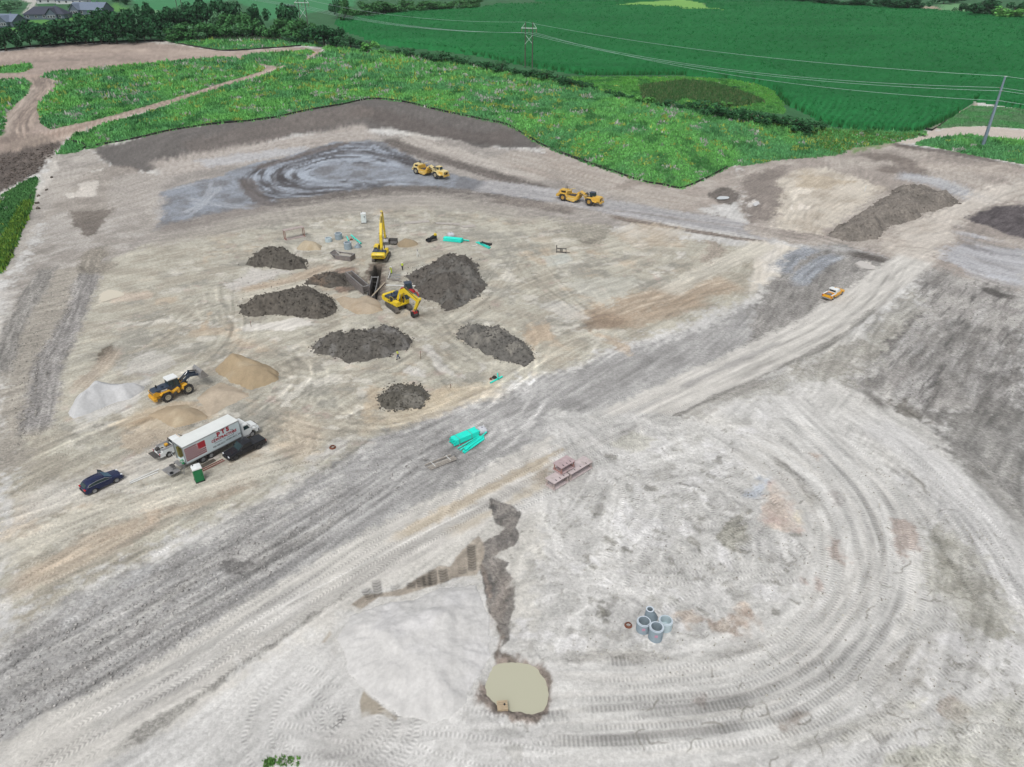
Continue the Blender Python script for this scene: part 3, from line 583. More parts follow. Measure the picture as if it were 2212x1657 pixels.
zone(kg([(670,540),(720,450),(820,420),(860,560),(780,610)]), (163,161,148), 1.2, 0.8, 1, mott=0.3, mscale=1.2); zone(kg([(650,970),(800,900),(930,980),(820,1040),(690,1010)]), (176,157,141), 1, 0.8, 0.9, rgb2=(196,183,168), mscale=1.6); zone(kg([(470,940),(580,910),(620,960),(520,980)]), (192,176,160), 0.6, 0.7)
zone(kg([(280,20),(420,60),(330,110),(180,110)]), (190,188,174), 1, 0.6)
for a, w_, c_, al in (([(790,50),(960,150),(1150,310),(1265,480),(1290,660),(1240,850),(1120,1020),(930,1150),(650,1240),(300,1290),(-200,1310)], 9.0, (213,212,208), 0.9), ([(1050,-60),(1250,130),(1430,330),(1530,540),(1530,760),(1420,1000),(1220,1210),(950,1350),(600,1420),(200,1460),(-250,1480)], 9.5, (210,209,205), 0.85)):
    ribbon(kg(a), w_, c_, al, 2.2, 0.13, Lv=0.6, Lu=22, grain=0.3, rgb2=(202,200,195))
for a, w_, c_ in (([(700,0),(850,90),(1010,200),(1110,290),(1170,420),(1200,560),(1195,720)], 1.2, (128,125,116)), ([(1180,780),(1050,960),(850,1070),(560,1130),(200,1120),(-150,1130)], 1.4, (160,157,150)), ([(1560,200),(1680,290),(1720,420)], 0.8, (150,147,138)), ([(1700,610),(1840,690),(1960,740)], 0.7, (140,137,130)), ([(1920,520),(2010,640),(2110,780),(2174,920),(2230,1010)], 1.1, (112,108,98)), ([(1590,960),(1690,1040),(1560,1240),(1420,1380)], 2.2, (178,174,164)), ([(900,1560),(1200,1520),(1500,1420),(1680,1300)], 2.0, (182,179,168)), ([(1500,1240),(1600,1130),(1700,1000)], 1.0, (160,157,150))):
    ribbon(kg(a), w_, c_, 0.8, w_*0.45, 0.35, Lv=0.3, Lu=4, grain=1.0, rut=0.04, hide=0.5)
ribbon(kg([(1380,-40),(1650,130),(1880,360),(2050,600),(2174,850),(2260,1000)]), 5.5, (207,206,204), 0.9, 1.5, 0.22, Lv=0.5); ribbon(kg([(1560,-60),(1850,140),(2100,400),(2260,600)]), 4, (150,148,143), 0.8, 1.5, 0.35, Lv=0.5, hide=0.5)
zone(kg([(1700,480),(1850,520),(1950,640),(2090,780),(2120,980),(1960,1010),(1800,840),(1740,700)]), (186,184,174), 2, 0.75, 0.7, rgb2=(152,150,136), mscale=2.2); zone(kg([(1720,-60),(2260,-60),(2260,500),(2000,300),(1800,120)]), (128,126,122), 2.5, 0.85, 0.9, rgb2=(150,148,143), mscale=3)
for a, c_ in (([(1520,450),(1600,470),(1660,620),(1600,650),(1530,560)], (178,158,146)), ([(1230,540),(1300,560),(1310,680),(1260,640)], (180,160,148)), ([(1130,760),(1190,750),(1180,790)], (176,156,146)), ([(1780,1400),(1870,1340),(1940,1410),(1850,1450)], (180,164,148)), ([(1000,1390),(1080,1380),(1080,1430),(1010,1430)], (150,138,126)), ([(1530,1600),(1800,1520),(1950,1657),(1500,1657)], (186,185,168)), ([(1130,130),(1200,150),(1180,170)], (190,168,152)), ([(1230,330),(1270,340),(1265,400)], (166,160,156)), ([(590,1360),(660,1350),(660,1395),(600,1390)], (176,166,158)), ([(1640,1370),(1760,1340),(1700,1430)], (192,190,176))):
    zone(kg(a), c_, 0.8, 0.65, 0.7, mott=0.2, mscale=1)
# pale spoil in the foreground, washed ditch, wet spots, pond bank
zone(kh([(-300,1000),(200,850),(480,620),(1100,480),(1200,900),(1100,1200),(1050,1657),(-300,1657)]), (210,209,206), 3, 0.8, 0.15)
zone(kh([(1190,-20),(1340,10),(1362,70),(1300,180),(1340,250),(1300,290),(1220,350),(1320,390),(1280,440),(1340,500),(1310,550),(1360,545),(1320,660),(1330,700),(1250,850),(1210,890),(1190,780),(1150,600),(1150,420),(1130,270),(1230,180),(1190,100)]), (141,136,130), 0.25, 1, 0.9, wet=0.3, rgb2=(110,107,104), mscale=1.3, warp=1.1)
for a_ in ([(1250,60),(1270,160),(1240,260),(1200,330),(1220,450),(1260,560),(1230,700),(1215,850)], [(1300,420),(1290,540),(1290,640)], [(1240,200),(1300,230),(1280,280)]): ribbon(kh(a_), 1.1, (168,157,147), 0.6, 0.5, 0.3, Lv=0.3, Lu=3, hide=0.5, wet=0.5)
zone(kh([(310,660),(400,600),(480,590),(620,560),(720,490),(850,420),(930,420),(1000,320),(1110,220),(1150,300),(1130,420),(1100,480),(960,490),(860,530),(620,600),(480,610),(370,690)]), (178,168,153), 0.3, 0.95, 0.3, wet=0.5, rgb2=(166,155,140), mscale=2, warp=0.3)
for a in ([(400,545),(450,625)], [(470,490),(490,610)], [(585,520),(610,600)], [(740,470),(760,550)], [(780,455),(795,545)], [(640,530),(650,595)], [(880,420),(900,520)], [(1000,320),(1010,470)], [(1060,270),(1070,450)], [(820,425),(825,540)], [(950,350),(960,500)], [(690,500),(690,560)]): track(spline(wpoly(kh(a)), 0.4), w=1.0, tone=-0.3, depth=0.06, fade=0.5)
zone(kh([(400,1180),(440,1215),(520,1270),(620,1340),(600,1365),(500,1330),(390,1355),(380,1260)]), (168,159,143), 0.25, 1, 0.1, wet=0.6, warp=0.25); zone(kh([(140,880),(190,810),(200,830),(160,880)]), (186,177,163), 0.3, 0.9, warp=0.2)
zone(kh([(1150,420),(1190,700),(1200,900),(1190,1000),(1100,1150),(1090,1210),(1180,1290),(1300,1345),(1450,1365),(1560,1340),(1600,1180),(1590,1110),(1520,1010),(1440,970),(1250,930),(1215,960),(1215,800),(1170,560)]), (126,117,108), 0.6, 1, 0.9, wet=0.35, rgb2=(158,145,135), mscale=1.3, warp=0.8)
for a in ([(0,1440),(400,1430),(640,1420),(820,1400)], [(0,1500),(300,1560),(600,1590)]): ribbon(kh(a), 3, (198,196,192), 0.6, 1.2, 0.2)
zone([(2000,1580),(2300,1480),(2300,1700),(1900,1700)], (196,195,186), 2, 0.6, 0.8, rgb2=(180,179,166), mscale=2)

# ---- machine tracks: passes bunched along the ways the machines take
def flow(px, n, spread, seed, tone=(-0.09, 0.09), gauge=2.2, w=0.6, depth=0.018, kind=0.0, cut=0.5, jit=0.6):
    base = spline(wpoly(px), 1.0); r = np.random.default_rng(seed); t = np.gradient(base, axis=0); t /= np.linalg.norm(t, axis=1)[:, None]+1e-9; nr = np.stack([-t[:, 1], t[:, 0]], 1); N = len(base)
    for i in range(n):
        o = r.normal(0, spread); l = r.uniform(cut, 1.0); a = int(r.uniform(0, 1-l)*N); b = min(N, a+max(6, int(l*N))); q = np.arange(a, b)
        off = o+spread*jit*np.sin(q/N*r.uniform(2, 6)+r.uniform(0, 6)); pth = base[a:b]+nr[a:b]*off[:, None]
        if len(pth) > 5: pair(pth, gauge=gauge*r.uniform(0.9, 1.15), tone=r.uniform(*tone), w=w*r.uniform(0.8, 1.2), depth=depth, kind=kind)
for q, (k_, pts, n_, s_) in enumerate((
    (k5, [(-60,1150),(300,1110),(700,1010),(1000,925),(1280,890)], 14, 2.2), (k5, [(0,340),(150,290),(420,240),(800,205),(1300,200),(1700,245),(2200,290)], 14, 4.5), (k5, [(-40,860),(300,760),(600,680),(760,600),(900,520),(1000,420)], 10, 2.0),
    (k5, [(1540,880),(1700,1000),(1850,1130),(2050,1260),(2300,1330)], 14, 2.0), (k5, [(1650,960),(1850,920),(2050,780),(2200,620),(2350,420)], 12, 2.2), (k5, [(1300,900),(1480,960),(1620,1080),(1700,1240)], 10, 2.0),
    (kb, [(0,330),(300,420),(700,470),(1000,420),(1300,300),(1500,150)], 12, 2.2), (kb, [(0,760),(400,800),(800,880),(1200,870),(1600,750),(2200,510)], 16, 2.6), (kb, [(120,200),(330,400),(260,620),(40,820),(-200,900)], 14, 2.4),
    (kb, [(380,620),(600,700),(900,780),(1200,830)], 12, 3.0), (kb, [(1420,120),(1600,250),(1800,420),(2000,560)], 10, 1.8), (ka, [(1000,1250),(1350,1000),(1700,780),(1900,500),(1850,200),(1900,0)], 12, 3.0),
    (ka, [(900,700),(1200,560),(1500,380),(1800,120)], 10, 3.0), (ka, [(200,1657),(700,1350),(1200,1150),(1500,1080)], 12, 2.6), (kf, [(-60,500),(300,330),(700,160),(1200,20)], 16, 3.6), (kf, [(-60,820),(300,600),(700,400),(1100,200),(1500,60)], 16, 2.4),
    (k6, [(-50,700),(400,560),(900,520),(1400,640),(1900,740)], 10, 4.0), (k6, [(0,1250),(300,1050),(700,880),(1200,760),(1700,760)], 10, 4.0), (k6, [(1100,1350),(1400,1130),(1800,920),(2150,720)], 12, 2.6), (k6, [(100,650),(300,900),(600,1200),(800,1380)], 12, 2.4))):
    flow(k_(pts), n_, s_, 200+q, (-0.10, 0.09), depth=0.012)
LLT = [(0,1050),(330,1010),(640,980),(900,930),(660,1060),(350,1230),(0,1400)]
tracks(LLT, 26, 44, 10, (12, 30), 2.2, 23, 0.02, tone=-0.07, w=0.6, depth=0.018)
for q in range(4): flow([(-40,1470+q*50),(300,1300+q*42),(640,1130+q*34),(900,985+q*22),(1200,860+q*15)], 9, 1.8, 240+q, (-0.09, 0.07), depth=0.03)
flow(ROAD, 14, 2.2, 250, (-0.07, 0.04), depth=0.01, cut=0.25); flow([(760,1100),(900,960),(1080,860),(1250,760),(1400,700)], 16, 3.0, 251, (-0.03, 0.10), depth=0.03); flow([(860,1130),(1000,980),(1110,880),(1140,760)], 10, 2.6, 252, (0.0, 0.10), depth=0.03)
for a in ([(1090,700),(1160,840),(1085,960),(930,1060)], [(1290,620),(1310,680),(1240,790),(1150,880),(1080,960)], [(1080,640),(1150,690),(1170,760),(1060,860),(900,960)], [(1050,690),(1130,740),(1130,830),(1000,930)]):
    pair(spline(wpoly(a), 0.6), gauge=2.4, tone=0.09, w=0.7, depth=0.02)
LOOPS = [[(1050,-60),(1270,150),(1440,350),(1535,560),(1520,780),(1400,1010),(1190,1230),(900,1370),(500,1420),(0,1450)], [(950,-20),(1150,140),(1330,340),(1420,560),(1430,760),(1330,960),(1130,1180),(860,1330),(480,1380),(0,1400)], [(820,60),(1000,190),(1180,370),(1260,560),(1260,760),(1160,960),(950,1140),(600,1240),(150,1290)]]
for q, a in enumerate(LOOPS): flow(kg(a), 5, 1.1, 260+q, (-0.08, 0.03), 2.6, 0.6, 0.010, 1.0, 0.3)
for a, w_, t_ in ((LOOPS[0], 0.8, -0.14), (LOOPS[1], 0.7, -0.09)): pair(spline(wpoly(kg(a)), 0.6), gauge=2.9, tone=t_, w=w_, depth=0.015, kind=1.0)
for a in ([(-250,1420),(0,1405),(300,1395),(620,1370),(900,1320)], [(-250,1530),(0,1530),(300,1525),(600,1490),(860,1440)], [(0,1140),(200,1145),(330,1140)]): track(spline(wpoly(kg(a)), 0.6), w=1.15, tone=-0.2, depth=0.03, kind=1.0)
for q, pts in enumerate(([(0,250),(400,450),(800,700),(1000,900)], [(100,60),(300,300),(350,600),(250,900)], [(600,150),(800,400),(1000,600),(1120,800)], [(200,700),(600,640),(1000,520)])): flow(kg(pts), 6, 3.0, 270+q, (-0.05, 0.03), 2.0, 0.55, 0.006, 1.0, 0.25)
for q, pts in enumerate(([(1200,1600),(1600,1450),(1900,1200),(2174,1000)], [(1700,1657),(1900,1400),(2174,1250)])): flow(kg(pts), 7, 4.0, 280+q, (-0.07, 0.03), 2.0, 0.55, 0.014, 1.0, 0.3)
flow(kh([(-300,1350),(200,1450),(700,1560),(1300,1600),(1860,1560)]), 9, 3.0, 290, (-0.04, 0.03), 2.0, 0.55, 0.01, 1.0, 0.3); flow(kh([(0,1657),(400,1400),(300,1150),(-100,1000)]), 8, 3.5, 291, (-0.04, 0.03), 2.0, 0.55, 0.01, 1.0, 0.3)
flow(kg([(1100,-40),(1500,150),(1800,400),(2000,700),(2174,1000)]), 12, 3.0, 292, (-0.12, 0.06), depth=0.02)
flow(kd([(1250,350),(1000,650),(600,950),(200,1150),(-300,1350)]), 10, 2.2, 293, (-0.1, 0.03), depth=0.02); flow(kd([(2200,700),(1800,900),(1400,1200),(1100,1600)]), 12, 8.0, 294, (-0.14, 0.14), depth=0.03)
for q, pts in enumerate(([(900,260),(1300,290),(1800,380),(2260,480)], [(1000,980),(1400,1050),(1800,1150),(2260,1280)], [(1300,900),(1500,760),(1800,560),(2260,420)], [(-100,800),(400,860),(900,980),(1300,1060)])): flow(k7(pts), 14, 4.5, 300+q, (-0.10, 0.09), 2.6, 0.8, 0.03)
for q, pts in enumerate(([(0,380),(500,340),(1000,340),(1600,340)], [(250,500),(230,650),(120,800),(200,900)], [(0,960),(400,860),(1000,690),(1700,480)])): flow(k1(pts), 9, 3.0, 310+q, (-0.12, 0.1), 2.6, 0.9, 0.03)
# drying cracks and scuffs in the pale foreground
_r = np.random.default_rng(9)
for q in range(70):
    c0 = np.array(kg([(_r.uniform(300, 2150), _r.uniform(60, 1650))])[0]); p0 = G1(*c0)[:2]; a = _r.uniform(0, 6.28); pts = [p0]
    for i in range(int(_r.integers(4, 10))): a += _r.normal(0, 0.6); pts.append(pts[-1]+0.35*np.array([math.cos(a), math.sin(a)]))
    ribbon(np.array(pts), 0.16, (140,137,128), 0.7, 0.08, 0, wob=0.05, world=True, fade=0.3)
for q in range(40):
    c0 = np.array(kg([(_r.uniform(-100, 1150), _r.uniform(0, 1000))])[0]); p0 = G1(*c0)[:2]; a = math.radians(150+_r.normal(0, 25)); l = _r.uniform(0.6, 2.2)
    ribbon(np.array([p0, p0+l*np.array([math.cos(a), math.sin(a)])]), 0.35, (140,138,128), 0.6, 0.2, 0.3, Lv=0.2, Lu=1, world=True, fade=0.2, rut=0.04, grain=1)
pd_ = sdf(wpoly(POND), X, Y); Z += np.where((pd_ > -1.2) & (pd_ < 4), 0.16*fbm(X/0.9, Y/0.9, 4, 97, 0.6), 0)
# cleat marks stop where two passes meet
for ax in (0, 1):
    df = np.diff(TID, axis=ax) != 0; q0 = (slice(None, -1), slice(None)) if ax == 0 else (slice(None), slice(None, -1)); q1 = (slice(1, None), slice(None)) if ax == 0 else (slice(None), slice(1, None))
    for q_ in (q0, q1): t_ = TREAD[q_]; t_[df, 2] = 0
# fine unevenness everywhere
lum_ = COLR.mean(-1, keepdims=True); COLR = lum_+(COLR-lum_)*0.88
COLR *= (1+0.07*n1*(0.5+GRAIN)+0.05*fbm(X/0.45, Y/0.45, 2, 55)*GRAIN)[..., None]
lic = 0
for k_ in range(-5, 6): lic = lic+noise((X+DX*k_*0.55)/0.55, (Y+DY*k_*0.55)/0.55, 81)*(1-abs(k_)/7)
lic2 = 0
for k_ in range(-5, 6): lic2 = lic2+noise((X+DX*k_*1.6)/1.7, (Y+DY*k_*1.6)/1.7, 85)*(1-abs(k_)/7)
lic = (lic-lic.mean())/lic.std(); lic2 = (lic2-lic2.mean())/lic2.std()*np.clip(95/np.maximum(Y, 30), 0.5, 1)
COLR *= (1+np.clip((0.05+0.05*GRAIN)*lic+(0.032+0.05*GRAIN)*lic2, -0.34, 0.26))[..., None]
Z += 0.012*lic*(0.4+GRAIN)+0.02*lic2*(0.3+GRAIN)
Z += 0.05*n5+0.03*n1*(0.4+GRAIN)+0.05*np.clip(fbm(X/0.5, Y/0.5, 2, 56), 0.1, 1)*np.clip(GRAIN-0.5, 0, 1)
# ---- green ground under the vegetation (the plants themselves are built further down)
M1 = k1([(185*3,323*3),(700,930),(1000,870),(1300,815),(1600,785),(1900,735),(2212,678)])+k2([(100,655),(220,641),(420,663),(600,708),(800,750),(1000,790),(1150,850),(1300,940),(1420,995),(1550,1040),(1700,1090)])+k6([(420,-5),(620,72),(780,132),(900,168),(1050,222),(1200,262),(1330,283),(1450,308),(1580,262),(1700,207),(1830,138),(1920,118)])+k3([(400,1075),(600,1040),(850,1020),(1000,1000),(1100,960),(1400,920),(1560,860),(1100,850),(880,830),(650,800),(300,740),(0,690)])+k2([(1700,600),(1300,490),(1000,460),(700,400),(340,345),(0,312)])+k1([(2100,298),(2100,330),(2030,380),(1820,448),(1710,490),(1500,552),(1300,612),(1100,682),(900,747),(650,815),(470,880),(440,920),(520,945)])
M2 = k1([(250,690),(300,630),(360,590),(372,520),(270,498),(360,470),(700,440),(1000,410),(1450,375),(1600,388),(1715,440),(1690,465),(1400,550),(1100,645),(850,715),(600,780),(330,838),(270,800)])
M3 = k1([(1560,370),(1700,350),(2000,330),(2030,345),(1950,400),(1800,433),(1650,405)])
M4 = k1([(1060,262),(1300,250),(1700,262),(2050,285),(2095,303),(1950,298),(1500,328),(1400,323),(1150,283)])
M5 = k1([(-300,540),(0,520),(150,510),(195,540),(180,610),(100,680),(40,740),(30,830),(0,890),(-300,1000)])
M6 = k1([(-200,440),(0,440),(190,415),(212,440),(150,468),(0,475),(-200,480)])
M7 = k4([(-200,560),(0,470),(110,400),(205,345),(245,345),(205,520),(140,650),(90,760),(60,860),(0,960),(-200,1200)])
M8 = k1([(370,1000),(440,920),(550,955),(505,985)])
M9 = k3([(1500,940),(1600,905),(1800,882),(1950,890),(2260,925),(2260,1075),(1900,1010),(1650,960)])
M10 = k3([(1650,835),(1755,765),(1875,692),(2260,715),(2260,840),(1950,818),(1800,820)])
HOLLOW = k2([(1450,500),(1700,500),(2212,498)])+k3([(300,515),(480,545),(600,600),(645,660),(660,730),(640,745),(0,690)])+k2([(2000,680),(1700,600),(1550,560)])
REED = k2([(1930,560),(2212,525)])+k3([(200,545),(400,610),(540,665),(300,700),(0,640)])+k2([(2100,690),(1950,640)])
GRN = (74,126,66)
for a in (M1, M2, M3, M4, M5, M6, M7, M8, M9): zone(a, GRN, 0.9, 0.97, 0.6, mott=0.2, warp=0.6)
zone(M10, (96,150,96), 0.9, 1.0, 0.6); zone(k3([(820,830),(1100,870),(1350,880),(1420,920),(1100,1000),(1000,930),(850,940)]), (150,146,126), 2, 0.8, 0.6, rgb2=(100,140,70))
zone(k3([(1400,935),(1560,860),(1700,830),(1850,822),(2000,828),(2260,850),(2260,920),(1960,885),(1800,878),(1600,900),(1500,938)]), (197,187,177), 1, 1, 0.3); zone(k3([(1570,835),(1620,800),(1730,760),(1890,665),(1900,690),(1760,770),(1650,830),(1610,850)]), (176,164,148), 0.8, 0.9)
# everything beyond the site: fields and woods floor
FAR = k1([(-900,330),(0,325),(500,280),(1000,270),(1200,258)])+k1([(2100,298)])+k2([(0,312),(340,345),(700,400),(1000,460),(1300,490),(1700,600)])+k3([(0,690),(300,740),(650,800),(880,830),(1100,850),(1480,870),(1560,855),(1750,760),(1890,660),(2260,720)])
p_ = wpoly(FAR); p_ = np.vstack([p_, [[9000, p_[-1, 1]], [9000, 9500], [-9000, 9500], [-9000, p_[0, 1]]]])
m_ = sstep(-1.0, 1.0, sdf(p_, WX, WY))
paint((slice(None), slice(None)), m_, C(56,104,66)*(1+0.25*n5[..., None]), 0.5)
zone(HOLLOW, (86,140,68), 1, 1, 0.5, mott=0.15); zone(REED, (66,104,58), 3, 0.9, 0.6, mott=0.2)
zone(k2([(1670,45),(1900,15),(2212,-5)])+k3([(130,20),(150,45),(380,68),(250,78),(0,70)])+k2([(2212,60),(1900,47)]), (122,174,86), 2, 1, 0.4)
zone(k1([(850,-40),(1400,-40),(2300,-40),(2300,40),(1740,130),(1650,60),(1500,0),(1000,70),(870,40)]), (60,132,84), 4, 1, 0.3, mott=0.08, mscale=14); zone(k1([(920,60),(1040,75),(1030,130),(930,140)]), (120,168,120), 3, 0.9)
zone(k3([(1530,45),(1640,42),(1670,62),(1560,68)]), (172,158,140), 3, 0.9); zone(k3([(1650,20),(1880,30),(1870,100),(1700,85)]), (110,160,110), 5, 0.9)
zone(k1([(150,90),(200,20),(120,0),(260,-20),(220,70),(170,110)]), (196,194,188), 3, 0.9); zone(k1([(0,150),(300,120),(700,60),(740,20),(850,60),(500,130),(250,200),(0,220)]), (92,150,70), 6, 0.8)
# ---- the sheet
nv = NJ*NI
idx = np.arange(nv).reshape(NJ, NI)
F_ = np.stack([idx[:-1, :-1], idx[:-1, 1:], idx[1:, 1:], idx[1:, :-1]], -1).reshape(-1, 4)
def ground_material():
    m, n, l, b = newmat('ground_soil')
    at = n.new('ShaderNodeAttribute'); at.attribute_name = 'Col'
    ag = n.new('ShaderNodeAttribute'); ag.attribute_name = 'soil'           # x grain, y wetness
    tr = n.new('ShaderNodeAttribute'); tr.attribute_name = 'tread'          # along, across, strength
    geo = n.new('ShaderNodeNewGeometry'); sg = n.new('ShaderNodeSeparateXYZ'); l.new(ag.outputs['Vector'], sg.inputs[0]); st = n.new('ShaderNodeSeparateXYZ'); l.new(tr.outputs['Vector'], st.inputs[0])
    def math_(op, a, b_=None, c=None):
        q = n.new('ShaderNodeMath'); q.operation = op
        for i, v in enumerate((a, b_, c)):
            if v is None: continue
            if isinstance(v, (int, float)): q.inputs[i].default_value = v
            else: l.new(v, q.inputs[i])
        return q.outputs[0]
    def nz(scale, detail=4, rough=0.6):
        q = n.new('ShaderNodeTexNoise'); q.inputs['Scale'].default_value = scale; q.inputs['Detail'].default_value = detail; q.inputs['Roughness'].default_value = rough
        l.new(geo.outputs['Position'], q.inputs['Vector']); return q.outputs['Fac']
    nA, nB = nz(2.6, 7, 0.78), nz(0.45, 5, 0.65)
    vo = n.new('ShaderNodeTexVoronoi'); vo.inputs['Scale'].default_value = 2.6; vo.inputs['Randomness'].default_value = 1.0; l.new(geo.outputs['Position'], vo.inputs['Vector'])
    # fine tone: stones and crumbs, more where the soil is coarse
    g = sg.outputs['X']
    fine = math_('MULTIPLY', math_('SUBTRACT', nA, 0.5), math_('ADD', math_('MULTIPLY', g, 1.1), 0.7))
    broad = math_('MULTIPLY', math_('SUBTRACT', nB, 0.5), 0.22)
    sep = n.new('ShaderNodeSeparateColor'); l.new(vo.outputs['Color'], sep.inputs[0])
    stone = math_('MULTIPLY', math_('SUBTRACT', sep.outputs['Red'], 0.5), math_('MULTIPLY', g, 0.4))
    # cleat marks: chevrons of tyres (|across| < 5) and straight bars of crawlers (across about 10)
    isbar = math_('GREATER_THAN', st.outputs['Y'], 5.0)
    vloc = math_('SUBTRACT', st.outputs['Y'], math_('MULTIPLY', isbar, 10.0))
    chev = math_('MULTIPLY', math_('ABSOLUTE', vloc), math_('MULTIPLY', math_('SUBTRACT', 1.0, isbar), 0.22))
    ph = math_('MULTIPLY', math_('ADD', st.outputs['X'], chev), 2*math.pi/0.42)
    bars = math_('MULTIPLY', math_('SINE', ph), st.outputs['Z'])
    tone = math_('ADD', math_('ADD', fine, broad), math_('ADD', stone, math_('MULTIPLY', bars, 0.17)))  # bars tint the colour too: damp soil plus painted shade of the cleat grooves
    nS = nz(4.5, 3, 0.6); sp = n.new('ShaderNodeMapRange'); sp.inputs['From Min'].default_value = 0.60; sp.inputs['From Max'].default_value = 0.72; l.new(nS, sp.inputs['Value'])
    gate = n.new('ShaderNodeMapRange'); gate.inputs['From Min'].default_value = 0.42; gate.inputs['From Max'].default_value = 0.62; l.new(nz(0.16, 4, 0.6), gate.inputs['Value'])
    speck = math_('MULTIPLY', math_('MULTIPLY', sp.outputs[0], gate.outputs[0]), math_('ADD', math_('MULTIPLY', g, -0.3), -0.12))     # dark crumbs and clods lying on the surface
    tone = math_('ADD', tone, speck)
    k = math_('MULTIPLY', math_('ADD', 1.0, tone), math_('SUBTRACT', 1.0, math_('MULTIPLY', sg.outputs['Y'], 0.0)))
    mx = n.new('ShaderNodeMix'); mx.data_type = 'RGBA'; mx.blend_type = 'MULTIPLY'; mx.inputs['Factor'].default_value = 1
    l.new(at.outputs['Color'], mx.inputs['A']); l.new(k, mx.inputs['B']); l.new(mx.outputs['Result'], b.inputs['Base Color'])
    rough = math_('SUBTRACT', 0.95, math_('MULTIPLY', sg.outputs['Y'], 0.55)); l.new(rough, b.inputs['Roughness'])
    b.inputs['Specular IOR Level'].default_value = 0.3
    hgt = math_('ADD', math_('MULTIPLY', nA, math_('ADD', math_('MULTIPLY', g, 0.16), 0.03)), math_('ADD', math_('MULTIPLY', vo.outputs['Distance'], math_('MULTIPLY', g, -0.10)), math_('MULTIPLY', bars, 0.018)))
    bp = n.new('ShaderNodeBump'); bp.inputs['Strength'].default_value = 0.9; bp.inputs['Distance'].default_value = 1.0; l.new(hgt, bp.inputs['Height']); l.new(bp.outputs[0], b.inputs['Normal'])
    return m
MAT_GROUND = ground_material()
gme = npmesh('ground', np.stack([X, Y, Z], -1).reshape(-1, 3), F_, MAT_GROUND, np.clip(COLR, 0.01, 0.8).reshape(-1, 3), smooth=True)
a_ = gme.attributes.new('soil', 'FLOAT_VECTOR', 'POINT'); v_ = np.zeros((nv, 3), np.float32); v_[:, 0] = GRAIN.ravel(); v_[:, 1] = WET.ravel(); a_.data.foreach_set('vector', v_.ravel())
a_ = gme.attributes.new('tread', 'FLOAT_VECTOR', 'POINT'); a_.data.foreach_set('vector', TREAD.astype(np.float32).ravel())
ground = link(bpy.data.objects.new('ground', gme)); tag(ground, kind='structure')
# ================================================================== VEGETATION, FIELDS, HOUSES, LINES
def scatter(px, n, near=1.0):
    """random ground points in an outline, denser near the camera in proportion to how large things look there"""
    p = wpoly(px); x0, x1, y0, y1 = p[:, 0].min(), p[:, 0].max(), p[:, 1].min(), p[:, 1].max(); y0 = max(y0, 20); out = []; got = 0
    while got < n:
        m = n*3; t = rng.random(m); e = near
        y = (y0**(1-e)+(y1**(1-e)-y0**(1-e))*t)**(1/(1-e)) if e != 1 else y0*(y1/y0)**t
        x = rng.uniform(x0, x1, m); k = sdf(p, x, y) > 0; q = np.stack([x[k], y[k]], 1); out.append(q); got += len(q)
        if len(q) == 0: break
    return np.vstack(out)[:n]
def blades(P2, h, w, col, nb=3, lean=0.35, z0=None, r=rng):
    """tufts of nb pointed blades each; P2 (n,2), h,w (n,), col (n,3)"""
    n = len(P2); z = (H(P2[:, 0], P2[:, 1]) if z0 is None else z0)
    V = np.empty((n, nb, 3, 3)); Cc = np.empty((n, nb, 3, 3))
    for b in range(nb):
        a = r.uniform(0, 6.283, n); dx, dy = np.cos(a), np.sin(a); ox = r.normal(0, 0.35, n)*w; oy = r.normal(0, 0.35, n)*w
        bx, by = P2[:, 0]+ox, P2[:, 1]+oy; hh = h*r.uniform(0.7, 1.15, n); la = r.uniform(-lean, lean, n)*hh; lb = r.uniform(-lean, lean, n)*hh
        V[:, b, 0] = np.stack([bx-dx*w/2, by-dy*w/2, z-0.05], 1); V[:, b, 1] = np.stack([bx+dx*w/2, by+dy*w/2, z-0.05], 1); V[:, b, 2] = np.stack([bx+la, by+lb, z+hh], 1)
        Cc[:, b] = (col*r.uniform(0.75, 1.2, (n, 1)))[:, None, :]
    V = V.reshape(-1, 3); return V, np.arange(len(V)).reshape(-1, 3), Cc.reshape(-1, 3)
def meadow(name, label, cat, parts_, m):
    Vs, Fs, Cs = [], [], []; o = 0
    for V, F, Cc in parts_: Vs.append(V); Fs.append(F+o); Cs.append(Cc); o += len(V)
    ob = link(bpy.data.objects.new(name, npmesh(name, np.vstack(Vs), np.vstack(Fs), m, np.vstack(Cs)))); return tag(ob, label, cat, kind='stuff')
LEAF = vmat('leaf_green', rough=0.85, nscale=0.6, var=0.12); LEAF.node_tree.nodes['Principled BSDF'].inputs['Specular IOR Level'].default_value = 0.06
def grass_cols(p, base, base2, yellow=0.1, white=0.08):
    n = len(p); f = sstep(-0.4, 0.4, fbm(p[:, 0]/14, p[:, 1]/14, 4, 5))[:, None]; c = C(*base, 1.35)*(1-f)+C(*base2, 1.35)*f
    d = sstep(0.1, 0.5, fbm(p[:, 0]/6, p[:, 1]/6, 3, 15))[:, None]*0.75; c = c*(1-d)+C(66,124,72)*d
    yn = fbm(p[:, 0]/4.5, p[:, 1]/4.5, 3, 25); k = (yn > 0.36-yellow) & (rng.random(n) < 0.5); c[k] = C(168,190,96)*rng.uniform(0.85, 1.1, (k.sum(), 1))
    wn_ = fbm(p[:, 0]/5.5+40, p[:, 1]/4.5, 3, 35); k = (wn_ > 0.42-white) & (rng.random(n) < 0.55); c[k] = C(188,192,182)*rng.uniform(0.85, 1.1, (k.sum(), 1))
    return c
gp = []
